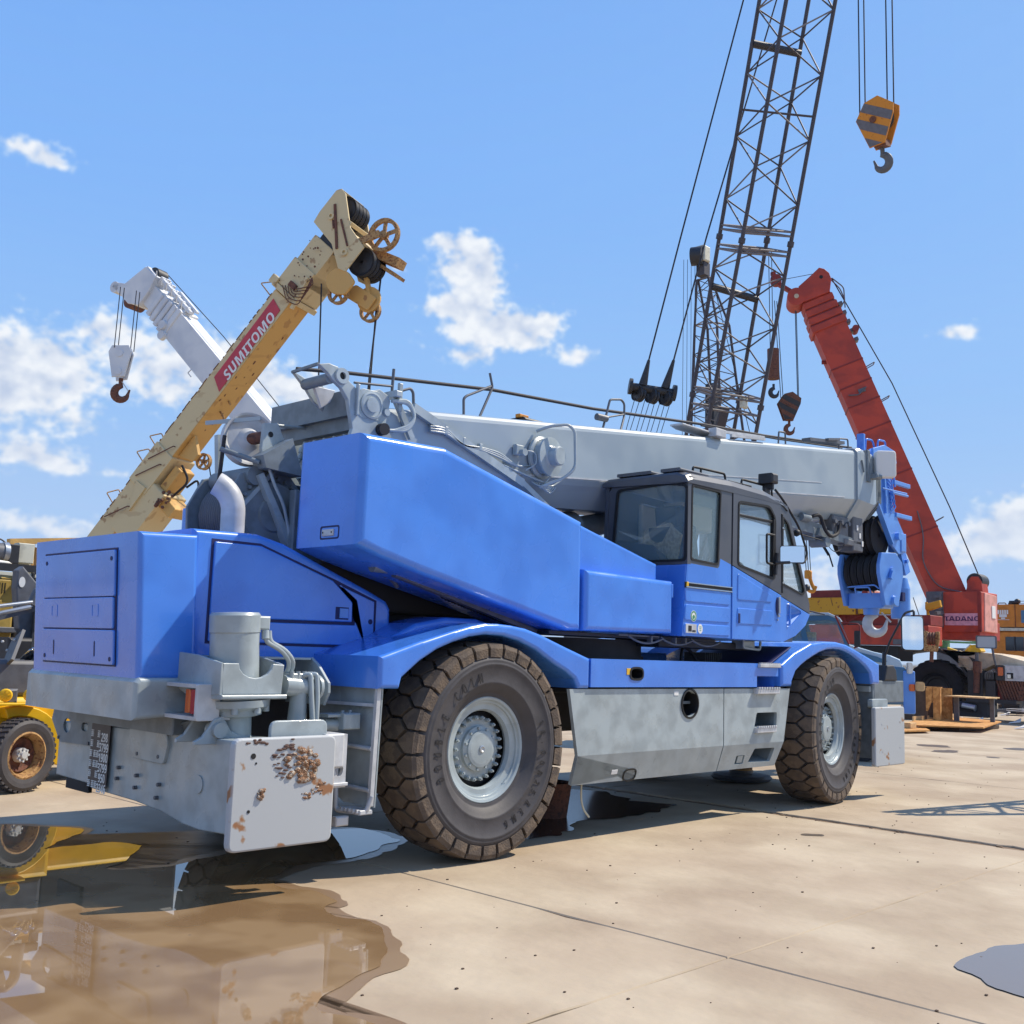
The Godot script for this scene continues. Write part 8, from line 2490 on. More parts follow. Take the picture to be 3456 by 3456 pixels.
func blue_truck() -> void:
	var o := thing("blue_truck", "light blue truck with a white roof edge parked behind the blue crane's front wheel", "truck", Vector3(10.0, 0, 0))
	var zt := Transform3D(Basis(Vector3(0, 0, 1), Vector3(0, 1, 0), Vector3(-1, 0, 0)), Vector3(10.0, 0, 0))
	var base := W(o).T
	# side outline: z runs to its front
	var cabm := W(o)
	cabm.at(base * zt)
	cabm.plate(V([-1.95, 1.2, -1.95, 2.06, -1.72, 2.12, -1.25, 2.13, -1.08, 2.06, -0.93, 1.72, -0.90, 1.2]), [V([-1.64, 2.03, -1.24, 2.055, -1.13, 2.02, -1.00, 1.70, -1.56, 1.70]), V([-1.92, 1.98, -1.73, 2.02, -1.64, 1.70, -1.92, 1.70])], -0.03, 0.0)
	cabm.plate(V([-1.95, 1.2, -1.95, 2.06, -1.72, 2.12, -1.25, 2.13, -1.08, 2.06, -0.93, 1.72, -0.90, 1.2]), [V([-1.64, 2.03, -1.24, 2.055, -1.13, 2.02, -1.00, 1.70, -1.56, 1.70])], -1.43, -1.40)
	part(o, "cab", cabm, M["truck_blue"])
	var rf := W(o)
	rf.at(base * zt).prism(V([-1.97, 2.06, -1.72, 2.115, -1.25, 2.125, -1.06, 2.055, -1.07, 2.09, -1.25, 2.165, -1.72, 2.155, -1.97, 2.10]), -1.43, 0.01, 0.01, true)
	part(o, "roof", rf, M["truck_pale"])
	var gl := W(o)
	gl.at(base * zt).prism(V([-1.90, 1.70, -1.90, 1.98, -1.66, 2.04, -1.24, 2.06, -1.12, 2.03, -0.99, 1.70]), -0.02, -0.015)
	part(o, "side_glass", gl, M["cab_glass"])
	var wsx := W(o)
	wsx.at(base * zt).quad(Vector3(-1.07, 2.05, -0.03), Vector3(-0.92, 1.70, -0.03), Vector3(-0.92, 1.70, -1.4), Vector3(-1.07, 2.05, -1.4))
	part(o, "windscreen", wsx, M["cab_glass"])
	var se := W(o)
	se.at(base * zt).box(Vector3(-1.55, 1.6, -0.45), Vector3(0.16, 0.55, 0.5), 0.05)
	part(o, "seat", se, M["tan_cloth"])
	var hd := W(o)
	hd.at(base * zt).prism(V([-0.95, 1.15, -0.93, 1.70, -0.55, 1.60, -0.30, 1.555, -0.16, 1.50, -0.12, 1.43, -0.12, 1.15]), -1.45, 0.02, 0.03, true)
	part(o, "hood", hd, M["truck_pale"])
	var sd := W(o)
	sd.at(base * zt).prism(V([-0.98, 1.50, -0.93, 1.62, -0.5, 1.53, -0.35, 1.47, -0.40, 1.44]), 0.0, 0.035)
	part(o, "hood_side", sd, M["truck_blue"])
	var fw := W(o)
	fw.at(base * zt).prism(V([-1.0, 0.82, -1.0, 1.42, -0.30, 1.41, -0.10, 1.39, -0.03, 1.30, -0.02, 0.85]), -1.5, 0.03, 0.03, true)
	part(o, "front_wing", fw, M["truck_blue"])
	bx(o, "bed", o, Vector3(10.7, 1.15, -3.4), Vector3(1.5, 0.6, 2.9), "truck_blue", 0.03)
	var bp := W(o)
	bp.at(base * zt).prism(rnd(R(-0.12, 0.72, 0.06, 1.34), 0.03), -1.5, 0.05, 0.02, true)
	part(o, "bumper", bp, M["light_blue_paint"])
	bx(o, "headlamp", o, Vector3(9.97, 1.38, -0.02), Vector3(0.10, 0.16, 0.10), "chrome", 0.03)
	bx(o, "side_lamp", o, Vector3(9.945, 1.10, 0.01), Vector3(0.06, 0.10, 0.09), "amber_lamp", 0.02)
	bx(o, "crumpled_lamp", o, Vector3(9.94, 1.12, 0.13), Vector3(0.10, 0.13, 0.14), "wood_pale", 0.03)
	for z in [-0.75, -3.6]:
		part(o, "wheel", W(o).cyl(Vector3(10, 0.38, z), Vector3(10.25, 0.38, z), 0.38, -1, 28), M["tyre_dark"])
		part(o, "wheel", W(o).cyl(Vector3(11.2, 0.38, z), Vector3(11.45, 0.38, z), 0.38, -1, 28), M["tyre_dark"])
	var mr := W(o)
	mr.tube(bend([Vector3(9.95, 2.02, -1.05), Vector3(9.85, 2.0, -0.76), Vector3(9.85, 1.68, -0.76), Vector3(9.95, 1.65, -0.85)], 0.06), 0.012, 6)
	mr.tube([Vector3(9.97, 2.12, -1.14), Vector3(9.97, 1.7, -0.93)], 0.016, 6)
	part(o, "mirror_frame", mr, M["red_dark"])
	bx(o, "mirror", o, Vector3(9.83, 1.78, -0.80), Vector3(0.04, 0.24, 0.10), "machine_black", 0.02)
	var sb := W(o)
	sb.tube([Vector3(9.9, 2.13, -1.8), Vector3(9.9, 2.19, -1.6), Vector3(9.9, 2.13, -1.3)], 0.012, 5)
	part(o, "roof_bar", sb, M["machine_grey"])
	o.rotation.y = deg_to_rad(25.5)
	o.scale = Vector3(0.95, 1.0, 0.92)

func orange_machines() -> void:
	var o := thing("orange_excavator", "orange machine with tall square doors and a cab window at the right edge", "excavator", Vector3(35.2, 0, -6.2))
	bx(o, "engine_house", o, Vector3(35.2, 3.27, -5.9), Vector3(2.4, 0.80, 3.25), "orange_paint", 0.03)
	bx(o, "house_seam", o, Vector3(33.99, 3.27, -6.73), Vector3(0.02, 0.78, 0.015), "rust", 0)
	part(o, "deck_edge", W(o).box(Vector3(35.1, 2.79, -5.9), Vector3(2.3, 0.10, 3.3), 0.01), M["cream_metal"])
	var cb := W(o)
	cb.at(cb.T * Transform3D(Basis(Vector3(0, 0, 1), Vector3(0, 1, 0), Vector3(-1, 0, 0)), Vector3(34.0, 0, 0)))
	cb.plate(V([-7.55, 1.3, -7.55, 2.72, -4.3, 2.72, -4.3, 1.3]), [rnd(R(-7.09, 2.04, -6.46, 2.535), 0.04), rnd(R(-6.2, 2.04, -5.5, 2.535), 0.04)], -0.04, 0.0)
	cb.box(Vector3(-5.9, 2.0, -1.4), Vector3(3.2, 1.4, 0.1), 0.02)
	cb.box(Vector3(-5.9, 2.70, -0.7), Vector3(3.2, 0.06, 1.4), 0.02)
	part(o, "cab", cb, M["orange_paint"])
	for q in [[-6.775, 0.63], [-5.85, 0.7]]:
		bx(o, "cab_window", o, Vector3(34.03, 2.29, q[0]), Vector3(0.02, 0.50, q[1]), "window_dark", 0)
		bx(o, "window_bar", o, Vector3(33.995, 2.29, q[0]), Vector3(0.03, 0.50, 0.035), "machine_black", 0.005)
	bx(o, "cab_floor", o, Vector3(35.2, 1.5, -6.0), Vector3(2.2, 0.5, 3.0), "orange_paint", 0.03)
	var tr := W(o)
	tr.at(tr.T * Transform3D(Basis(Vector3(0, 0, 1), Vector3(0, 1, 0), Vector3(-1, 0, 0)), Vector3(34.6, 0, 0)))
	tr.prism(rnd(R(-8.0, 0.0, -4.0, 1.0), 0.45, 6), -0.5, 0.0, 0.03, true)
	part(o, "crawler_track", tr, M["machine_black"])
	# faded crest on the door: five bars over a shield
	var cr := W(o)
	for k in 5:
		cr.box(Vector3(33.985, 3.40, -7.30 + 0.078 * k), Vector3(0.01, 0.15, 0.055), 0.003)
	cr.box(Vector3(33.985, 3.27, -7.14), Vector3(0.01, 0.10, 0.26), 0.01)
	cr.box(Vector3(33.984, 3.18, -7.14), Vector3(0.01, 0.05, 0.14), 0.01)
	cr.box(Vector3(33.985, 3.13, -7.14), Vector3(0.01, 0.015, 0.42), 0.002)
	part(o, "crest_print", cr, M["white_print"])
	bx(o, "blue_plate", o, Vector3(33.985, 3.24, -6.35), Vector3(0.01, 0.44, 0.36), "truck_blue", 0.005)
	bx(o, "blue_plate_print", o, Vector3(33.975, 3.24, -6.34), Vector3(0.01, 0.30, 0.06), "white_print", 0.003)
	var ex := W(o)
	ex.cyl(Vector3(34.4, 3.76, -7.05), Vector3(34.4, 3.76, -6.75), 0.07, -1, 12)
	ex.ball(Vector3(34.4, 3.79, -6.78), 0.11, 10)
	ex.box(Vector3(34.4, 3.70, -7.0), Vector3(0.2, 0.1, 0.14), 0.02)
	part(o, "exhaust", ex, M["machine_black"])
	var rl := W(o)
	for k in 2:
		rl.tube([Vector3(34.3, 3.72 + 0.08 * k, -6.7), Vector3(34.3, 3.72 + 0.08 * k, -5.0)], 0.010, 5)
	rl.tube(bend([Vector3(34.3, 3.66, -7.42), Vector3(34.3, 3.74, -7.40), Vector3(34.3, 3.74, -7.15), Vector3(34.3, 3.66, -7.13)], 0.03), 0.02, 5)
	part(o, "top_rail", rl, M["lattice_pale"])
	# seen through under the red house: a green frame, an orange bucket
	var g := thing("green_machine", "pale green steel machine frame seen in the gap under the red crane's house", "machine", Vector3(40.0, 0, -11.3))
	var gm := W(g)
	gm.bar(Vector3(40, 2.62, -11.9), Vector3(40, 2.50, -10.2), 0.12, 0.10)
	gm.bar(Vector3(40, 2.45, -11.7), Vector3(40, 2.42, -10.2), 0.10, 0.08)
	gm.box(Vector3(40.2, 2.68, -11.3), Vector3(0.4, 0.16, 1.6), 0.03)
	gm.box(Vector3(40.2, 2.35, -11.75), Vector3(0.5, 0.5, 0.3), 0.08)
	part(g, "frame", gm, M["green_metal"])
	bx(g, "stand", g, Vector3(40.3, 1.1, -11.2), Vector3(0.8, 2.2, 1.6), "machine_grey", 0.05)
	part(g, "tank", W(g).ball(Vector3(39.8, 2.42, -11.85), 0.2, 12), M["green_metal"])
	var u := thing("orange_bucket", "orange digger bucket and arm lying in the gap behind the red crane's hood", "bucket", Vector3(37.0, 0, -9.6))
	var um := W(u)
	um.at(um.T * Transform3D(Basis(Vector3(0, 0, 1), Vector3(0, 1, 0), Vector3(-1, 0, 0)), Vector3(37.0, 0, 0)))
	um.prism(V([-9.75, 2.02, -9.45, 2.28, -9.2, 2.30, -9.05, 2.05, -9.25, 1.93, -9.6, 1.93]), -0.5, 0.0, 0.03, true)
	um.prism(V([-10.4, 2.18, -9.7, 1.95, -9.7, 1.85, -10.4, 2.05]), -0.3, -0.1, 0.02, true)
	part(u, "bucket_shell", um, M["yellow_paint"])
	bx(u, "bucket_rest", u, Vector3(37.2, 0.95, -9.6), Vector3(0.7, 1.9, 1.2), "machine_grey", 0.04)
	part(u, "bucket_lip", W(u).bar(Vector3(36.95, 2.02, -9.72), Vector3(36.95, 2.30, -9.42), 0.04, 0.05, Vector3(1, 0, 0)), M["cream_metal"])

func crane_hook(called: String, label: String, c: Vector3, face: Vector3, s: float, plate: String, dark: String, hook_mat: String, ropes: Array, stripes := true) -> Node3D:
	var o := thing(called, label, "hook", c)
	var b := W(o).T * Transform3D(MB.frame(face).scaled(Vector3.ONE * s), c)
	var outline := V([-0.42, 0.18, -0.20, 0.52, 0.10, 0.60, 0.42, 0.36, 0.40, 0.16, 0.16, -0.42, -0.18, -0.46])
	for z in [0.06, -0.34]:
		var ck := MB.new(b)
		ck.at(b * Transform3D(Basis(Vector3.UP, 0.0), Vector3(0, 0, z)))
		ck.prism(outline, 0.0, 0.05, 0.01, true)
		part(o, "cheek_plate", ck, M[plate])
		if stripes and z > 0:
			for k in 3:
				var y := 0.30 - 0.38 * k
				var band := V([-0.6, y + 0.42, -0.6, y + 0.21, 0.6, y - 0.42, 0.6, y - 0.21])
				for cut in Geometry2D.intersect_polygons(band, MB.inset(MB.ccw(outline), 0.012)):
					part(o, "stripe", MB.new(b).prism(cut, z + 0.045, z + 0.056), M[dark])
	var sv := MB.new(b)
	sheaves(sv, Vector3(0, 0.16, -0.12), Vector3(0, 0, 1), 0.30, 3, 0.10)
	part(o, "block_sheaves", sv, M["machine_black"])
	part(o, "pin", MB.new(b).cyl(Vector3(-0.04, 0.12, 0.10), Vector3(-0.04, 0.12, 0.14), 0.07, -1, 16), M["rust"])
	part(o, "trunnion", MB.new(b).box(Vector3(0.03, -0.40, -0.12), Vector3(0.26, 0.14, 0.38), 0.03), M["rust"])
	var hk := MB.new(b * Transform3D(Basis(), Vector3(0.02, -0.86, -0.12)))
	part(o, "hook", hook_mesh(hk, 0.66, -1.0 if called == "striped_hook_block" else 1.0), M[hook_mat])
	for q in ropes:
		var p: Vector3 = Transform3D(MB.frame(face).scaled(Vector3.ONE * s), c) * Vector3(q[0], 0.35, q[1])
		rope(o, [p, p + Vector3(q[2], q[3], q[4])], q[5], "hoist_rope")
	return o

func hanging_hooks() -> void:
	crane_hook("striped_hook_block", "yellow and grey striped hook block with a dark hook, hanging alone at upper right", Vector3(12.80, 11.47, -1.71), Vector3(-1.05, -0.28, 0.10), 0.86, "hook_orange", "hook_grey", "machine_grey", [[-0.34, 0.02, -0.05, 9.0, 0.0, 0.013], [-0.26, -0.1, -0.05, 9.0, 0.0, 0.013], [0.26, 0.0, -0.03, 9.0, 0.0, 0.013], [0.36, -0.12, -0.03, 9.0, 0.0, 0.013]])
	crane_hook("rusty_hook_block", "small rusty orange and black striped hook block hanging below the red boom's head", Vector3(21.96, 8.75, -8.75), Vector3(-0.75, -0.1, 0.60), 0.78, "rust", "machine_black", "rust", [[-0.32, 0.02, -0.02, 3.0, -0.2, 0.012], [-0.22, -0.08, -0.02, 3.0, -0.2, 0.012], [0.30, 0.0, 0.05, 2.7, -0.1, 0.014], [0.36, -0.12, 0.05, 2.7, -0.1, 0.012]])
	var o := thing("small_hook_weight", "small dark hook weight on a line beside the lattice boom's right chord", "hook weight", Vector3(21.45, 9.6, -9.0))
	part(o, "weight_body", W(o).cyl(Vector3(21.5, 9.55, -9.0), Vector3(21.47, 10.45, -9.0), 0.17, -1, 14), M["rust"])
	var sw := W(o)
	sw.at(sw.T * X(Vector3(21.5, 9.10, -9.0), Vector3(-0.7, 0, 0.7)))
	hook_mesh(sw, 0.5)
	part(o, "hook", sw, M["machine_black"])
	rope(o, [Vector3(21.47, 10.4, -9.0), Vector3(21.38, 13.4, -9.0)], 0.012, "hoist_rope")
	rope(o, [Vector3(21.40, 10.4, -9.05), Vector3(21.30, 13.4, -9.05)], 0.012, "hoist_rope")
	var h := thing("orange_hook", "small orange hook hanging right of the blue crane's cab nose", "hook", Vector3(12.9, 2.95, -3.22))
	var hm := W(h)
	hm.box(Vector3(12.90, 3.05, -3.22), Vector3(0.10, 0.16, 0.14), 0.04)
	hm.tube([Vector3(12.92, 3.0, -3.2), Vector3(12.96, 2.88, -3.18), Vector3(13.0, 2.80, -3.16)], 0.035, 7)
	hm.tube(bend([Vector3(13.02, 2.84, -3.13), Vector3(13.0, 2.74, -3.16), Vector3(12.94, 2.73, -3.2), Vector3(12.90, 2.78, -3.24)], 0.05), 0.035, 7)
	part(h, "hook_body", hm, M["hook_orange"])
	for k in 3:
		rope(h, [Vector3(12.88 + 0.03 * k, 3.12, -3.25 + 0.03 * k), Vector3(12.82 + 0.03 * k, 3.9, -3.27 + 0.03 * k)], 0.008, "hook_line")
	part(h, "hook_swivel", W(h).ball(Vector3(12.87, 2.80, -3.24), 0.07, 8), M["machine_black"])
	# worn hook block hanging in front of the red crane
	var r := thing("old_hook_block", "rusty old hook block hanging in front of the red crane's wheel arch", "hook", Vector3(22.0, 1.6, -4.7))
	var rm := W(r)
	rm.at(rm.T * Transform3D(Basis(Vector3(0, 0, 1), Vector3(0, 1, 0), Vector3(-1, 0, 0)), Vector3(22.0, 0, 0)))
	rm.prism(rnd(V([-4.93, 2.26, -4.85, 2.32, -4.74, 2.28, -4.76, 2.0, -4.82, 1.80, -4.88, 1.80]), 0.03), 0.05, 0.10, 0.01, true)
	rm.prism(rnd(V([-4.62, 2.30, -4.50, 2.30, -4.50, 2.1, -4.56, 1.80, -4.62, 1.80]), 0.03), -0.05, 0.0, 0.01, true)
	part(r, "cheek_plate", rm, M["rusty_tan"])
	var rs := W(r)
	sheaves(rs, Vector3(22.0, 2.12, -4.70), Vector3(0.3, 0, 1), 0.17, 3, 0.07)
	part(r, "block_sheaves", rs, M["rust"])
	part(r, "trunnion", W(r).box(Vector3(22.0, 1.87, -4.70), Vector3(0.18, 0.16, 0.24), 0.03), M["rusty_tan"])
	part(r, "hook_shank", W(r).cyl(Vector3(22.0, 1.52, -4.72), Vector3(22.0, 1.85, -4.70), 0.05, -1, 10), M["rust"])
	rope(r, [Vector3(22.0, 2.2, -4.85), Vector3(22.3, 3.2, -5.3)], 0.012, "hoist_rope")
	var yh := thing("yellow_hook_block", "dented yellow hook block strapped to the left side of the red crane's lettered house", "hook", Vector3(23.5, 2.5, -5.3))
	for q in [V([-5.50, 2.96, -5.50, 3.08, -5.42, 3.12, -5.10, 3.20, -5.06, 3.02, -5.30, 2.94, -5.46, 2.90]), V([-5.45, 2.76, -5.10, 2.77, -5.08, 2.70, -5.16, 2.60, -5.38, 2.53])]:
		var m := W(yh)
		m.at(m.T * Transform3D(Basis(Vector3(0, 0, 1), Vector3(0, 1, 0), Vector3(-1, 0, 0)), Vector3(23.5, 0, 0)))
		m.prism(q, -0.12, 0.0, 0.02, true)
		part(yh, "cheek_plate", m, M["yellow_boom"])
	part(yh, "pin", W(yh).cyl(Vector3(23.52, 2.67, -5.33), Vector3(23.46, 2.67, -5.33), 0.035, -1, 12), M["rust"])
	part(yh, "strap", W(yh).bar(Vector3(23.55, 3.15, -5.48), Vector3(23.55, 2.55, -5.40), 0.06, 0.04), M["yellow_boom"])
	part(yh, "hanger", W(yh).bar(Vector3(23.62, 2.85, -5.25), Vector3(24.2, 2.9, -5.3), 0.08, 0.08), M["machine_grey"])

func yard_clutter() -> void:
	var zt := func(x: float) -> Transform3D: return Transform3D(Basis(Vector3(0, 0, 1), Vector3(0, 1, 0), Vector3(-1, 0, 0)), Vector3(x, 0, 0))
	var c := thing("broken_crate", "open plywood crate standing between the blue truck and the red crane's tyre", "crate", Vector3(20.4, 0, -4.1))
	bx(c, "side_panel", c, Vector3(20.05, 0.52, -4.30), Vector3(0.03, 0.80, 0.55), "wood_dark", 0.003)
	bx(c, "top_rail", c, Vector3(20.1, 0.915, -4.12), Vector3(0.10, 0.03, 0.86), "plywood", 0.004)
	bx(c, "corner_post", c, Vector3(20.05, 0.53, -3.78), Vector3(0.08, 0.78, 0.17), "plywood", 0.004)
	var tp := W(c)
	tp.at(tp.T * (zt.call(20.0) as Transform3D)).prism(V([-4.02, 0.90, -3.88, 0.90, -3.88, 0.60, -3.98, 0.36, -4.02, 0.36]), 0.0, 0.03)
	part(c, "torn_panel", tp, M["plywood"])
	bx(c, "back_panel", c, Vector3(20.7, 0.5, -4.12), Vector3(0.03, 0.8, 0.86), "plywood", 0.003)
	bx(c, "floor_panel", c, Vector3(20.4, 0.14, -4.12), Vector3(0.7, 0.04, 0.86), "plywood", 0.003)
	bx(c, "shelf_board", c, Vector3(20.8, 0.72, -3.25), Vector3(0.9, 0.03, 0.95), "wood_pale", 0.003)
	bx(c, "shelf_leg", c, Vector3(20.6, 0.40, -3.55), Vector3(0.05, 0.6, 0.12), "machine_grey", 0.003)
	bx(c, "shelf_leg", c, Vector3(21.1, 0.36, -2.9), Vector3(0.05, 0.7, 0.1), "machine_grey", 0.003)
	bx(c, "inner_box", c, Vector3(20.5, 0.36, -4.3), Vector3(0.5, 0.35, 0.4), "wood_dark", 0.01)
	var b := thing("plywood_sheet", "large plywood sheet lying on the ground, its far edge turned up", "plywood", Vector3(19.8, 0, -3.4))
	part(b, "board", W(b).loft([[Vector3(17.6, 0.10, -3.62), Vector3(18.9, 0.10, -2.30), Vector3(21.8, 0.12, -2.95), Vector3(22.4, 0.12, -4.15), Vector3(19.3, 0.12, -4.0)], [Vector3(17.6, 0.13, -3.62), Vector3(18.9, 0.13, -2.30), Vector3(21.8, 0.15, -2.95), Vector3(22.4, 0.15, -4.15), Vector3(19.3, 0.15, -4.0)]]), M["plywood"])
	part(b, "turned_edge", W(b).bar(Vector3(19.3, 0.16, -4.05), Vector3(22.5, 0.16, -4.25), 0.03, 0.16), M["wood_pale"])
	bx(b, "batten", b, Vector3(19.9, 0.05, -3.2), Vector3(2.4, 0.09, 0.9), "wood_dark", 0.01)
	var d := thing("plywood_strip", "narrow orange plywood strip on the ground left of the large sheet", "plywood", Vector3(17.2, 0, -3.2))
	part(d, "board", W(d).loft([[Vector3(16.2, 0.04, -3.1), Vector3(17.4, 0.04, -2.85), Vector3(18.2, 0.04, -3.3), Vector3(17.6, 0.04, -3.8)], [Vector3(16.2, 0.07, -3.1), Vector3(17.4, 0.07, -2.85), Vector3(18.2, 0.07, -3.3), Vector3(17.6, 0.07, -3.8)]]), M["plywood"])
	bx(d, "end_block", d, Vector3(17.5, 0.13, -3.45), Vector3(0.3, 0.12, 0.4), "wood_pale", 0.01)
	var e := thing("torn_cardboard", "torn pale cardboard flap leaning beside the crane's front outrigger plate", "cardboard", Vector3(18.5, 0, -4.2))
	part(e, "flap", W(e).loft([[Vector3(18.3, 0.05, -4.35), Vector3(18.5, 0.05, -3.85), Vector3(18.9, 0.32, -4.2)], [Vector3(18.33, 0.05, -4.36), Vector3(18.53, 0.05, -3.86), Vector3(18.93, 0.33, -4.2)]]), M["paper"])
	# scraps further back
	var pl := thing("timber_stack", "low stack of timber and steel offcuts on the ground at the right edge", "scrap pile", Vector3(31.0, 0, -6.0))
	for k in 14:
		var p := Vector3(28.5 + rng.randf() * 5.0, 0.06 + 0.04 * (k % 3), -6.8 + rng.randf() * 1.8)
		part(pl, "offcut", W(pl).bar(p, p + Vector3(rng.randf_range(0.3, 1.4), rng.randf_range(0, 0.12), rng.randf_range(0.3, 1.3)), rng.randf_range(0.06, 0.2), rng.randf_range(0.04, 0.1)), M[["wood_pale", "machine_black", "paper", "machine_grey", "wood_dark"][k % 5]])
	bx(pl, "block", pl, Vector3(30.6, 0.25, -6.4), Vector3(0.3, 0.5, 0.35), "sand_paint", 0.02)
	bx(pl, "block", pl, Vector3(31.2, 0.25, -5.9), Vector3(0.4, 0.5, 0.5), "machine_black", 0.02)
	for k in 5:
		var s := thing("paper_scrap", ["crumpled paper scrap by the red crane's axle", "small pale scrap beside the plywood sheet's turned edge", "pale paper scrap before the timber stack", "flat white scrap right of the large plywood sheet", "crumpled scrap at the foot of the red crane's apron"][k], "litter", [Vector3(23.3, 0, -4.1), Vector3(22.7, 0, -4.4), Vector3(28.4, 0, -5.2), Vector3(21.5, 0, -2.4), Vector3(24.0, 0, -3.4)][k], "paper scraps on the yard")
		var m := W(s)
		var q: Vector3 = s.position
		m.loft([[q + Vector3(-0.15, 0.01, -0.1), q + Vector3(0.15, 0.01, -0.12), q + Vector3(0.2, 0.12, 0.1), q + Vector3(-0.05, 0.05, 0.16)], [q + Vector3(-0.13, 0.03, -0.1), q + Vector3(0.12, 0.03, -0.11), q + Vector3(0.16, 0.15, 0.1), q + Vector3(-0.04, 0.08, 0.15)]])
		part(s, "scrap", m, M["paper"])
	# under the crane: rusty drum and a round steel plate
	var rc := thing("rusty_bucket", "rusty red bucket on the ground behind the big rear tyre", "bucket", Vector3(1.8, 0, 0.3))
	var rb := W(rc)
	rb.at(rb.T * X(Vector3(1.85, 0.0, 0.3), Vector3.UP))
	rb.lathe([[0.0, 0.0], [0.16, 0.0], [0.20, 0.30], [0.19, 0.30], [0.15, 0.03], [0.0, 0.03]], 22)
	part(rc, "bucket_shell", rb, M["rust"])
	var sp := thing("round_float", "round grey float plate lying under the crane by the front wheel", "float plate", Vector3(5.9, 0, -0.2))
	var spm := W(sp)
	spm.at(spm.T * X(Vector3(5.85, 0.0, -0.25), Vector3.UP))
	spm.lathe([[0.0, 0.02], [0.33, 0.02], [0.36, 0.05], [0.33, 0.08], [0.14, 0.10], [0.14, 0.13], [0.0, 0.13]], 30)
	part(sp, "plate", spm, M["machine_grey"])
	part(sp, "rust_cap", W(sp).cyl(Vector3(5.85, 0.12, -0.25), Vector3(5.85, 0.17, -0.25), 0.13, -1, 18), M["rusty_tan"])
	var ho := thing("drain_hose", "thin pale drain hose hanging under the grey side panel", "hose", Vector3(1.2, 0, 1.15))
	part(ho, "hose", W(ho).tube(bend([Vector3(1.22, 0.45, 1.2), Vector3(1.22, 0.30, 1.2), Vector3(1.24, 0.22, 1.21), Vector3(1.30, 0.16, 1.22)], 0.08), 0.008, 5), M["cream_plastic"])
	# oily stains on the concrete keep their own outline
	var oil := mat("oil_stain", C(96, 84, 72), 0.45, 0.0, M["grime"], 1.2)
	var flat := Transform3D(Basis(Vector3(1, 0, 0), Vector3(0, 0, 1), Vector3(0, -1, 0)), Vector3(0, 0, 0))
	var k2 := 0
	for q in [[13.95, -1.35, 0.28, 0.30], [13.0, -0.72, 0.35, 0.18], [14.9, -0.2, 0.3, 0.22], [12.6, 0.2, 0.12, 0.08], [3.0, 2.2, 0.10, 0.08]]:
		var sm := MB.new(flat)
		sm.cap(MB.ccw(wobble(ell(q[0], q[1], q[2], q[3], 12), 0.06, 40 + k2)), -0.003, true)
		structure(part(self, "oil_stain", sm, oil))
		k2 += 1
	# grit and pebbles scattered over the slabs
	var gr := MB.new()
	for k in 420:
		var x := rng.randf_range(-3.5, 12.0)
		var z := rng.randf_range(1.5, 6.5) if k % 3 else rng.randf_range(-2.0, 2.5)
		var r := rng.randf_range(0.002, 0.007)
		gr.box(Vector3(x, r * 0.4, z), Vector3(r * 2.0, r, r * 1.6), 0)
	stuff(structure(part(self, "grit", gr, M["wood_dark"])))
	(get_child(get_child_count() - 1)).set_meta("kind", "stuff")
	tag(get_child(get_child_count() - 1), "fine dark grit scattered over the concrete yard", "grit")

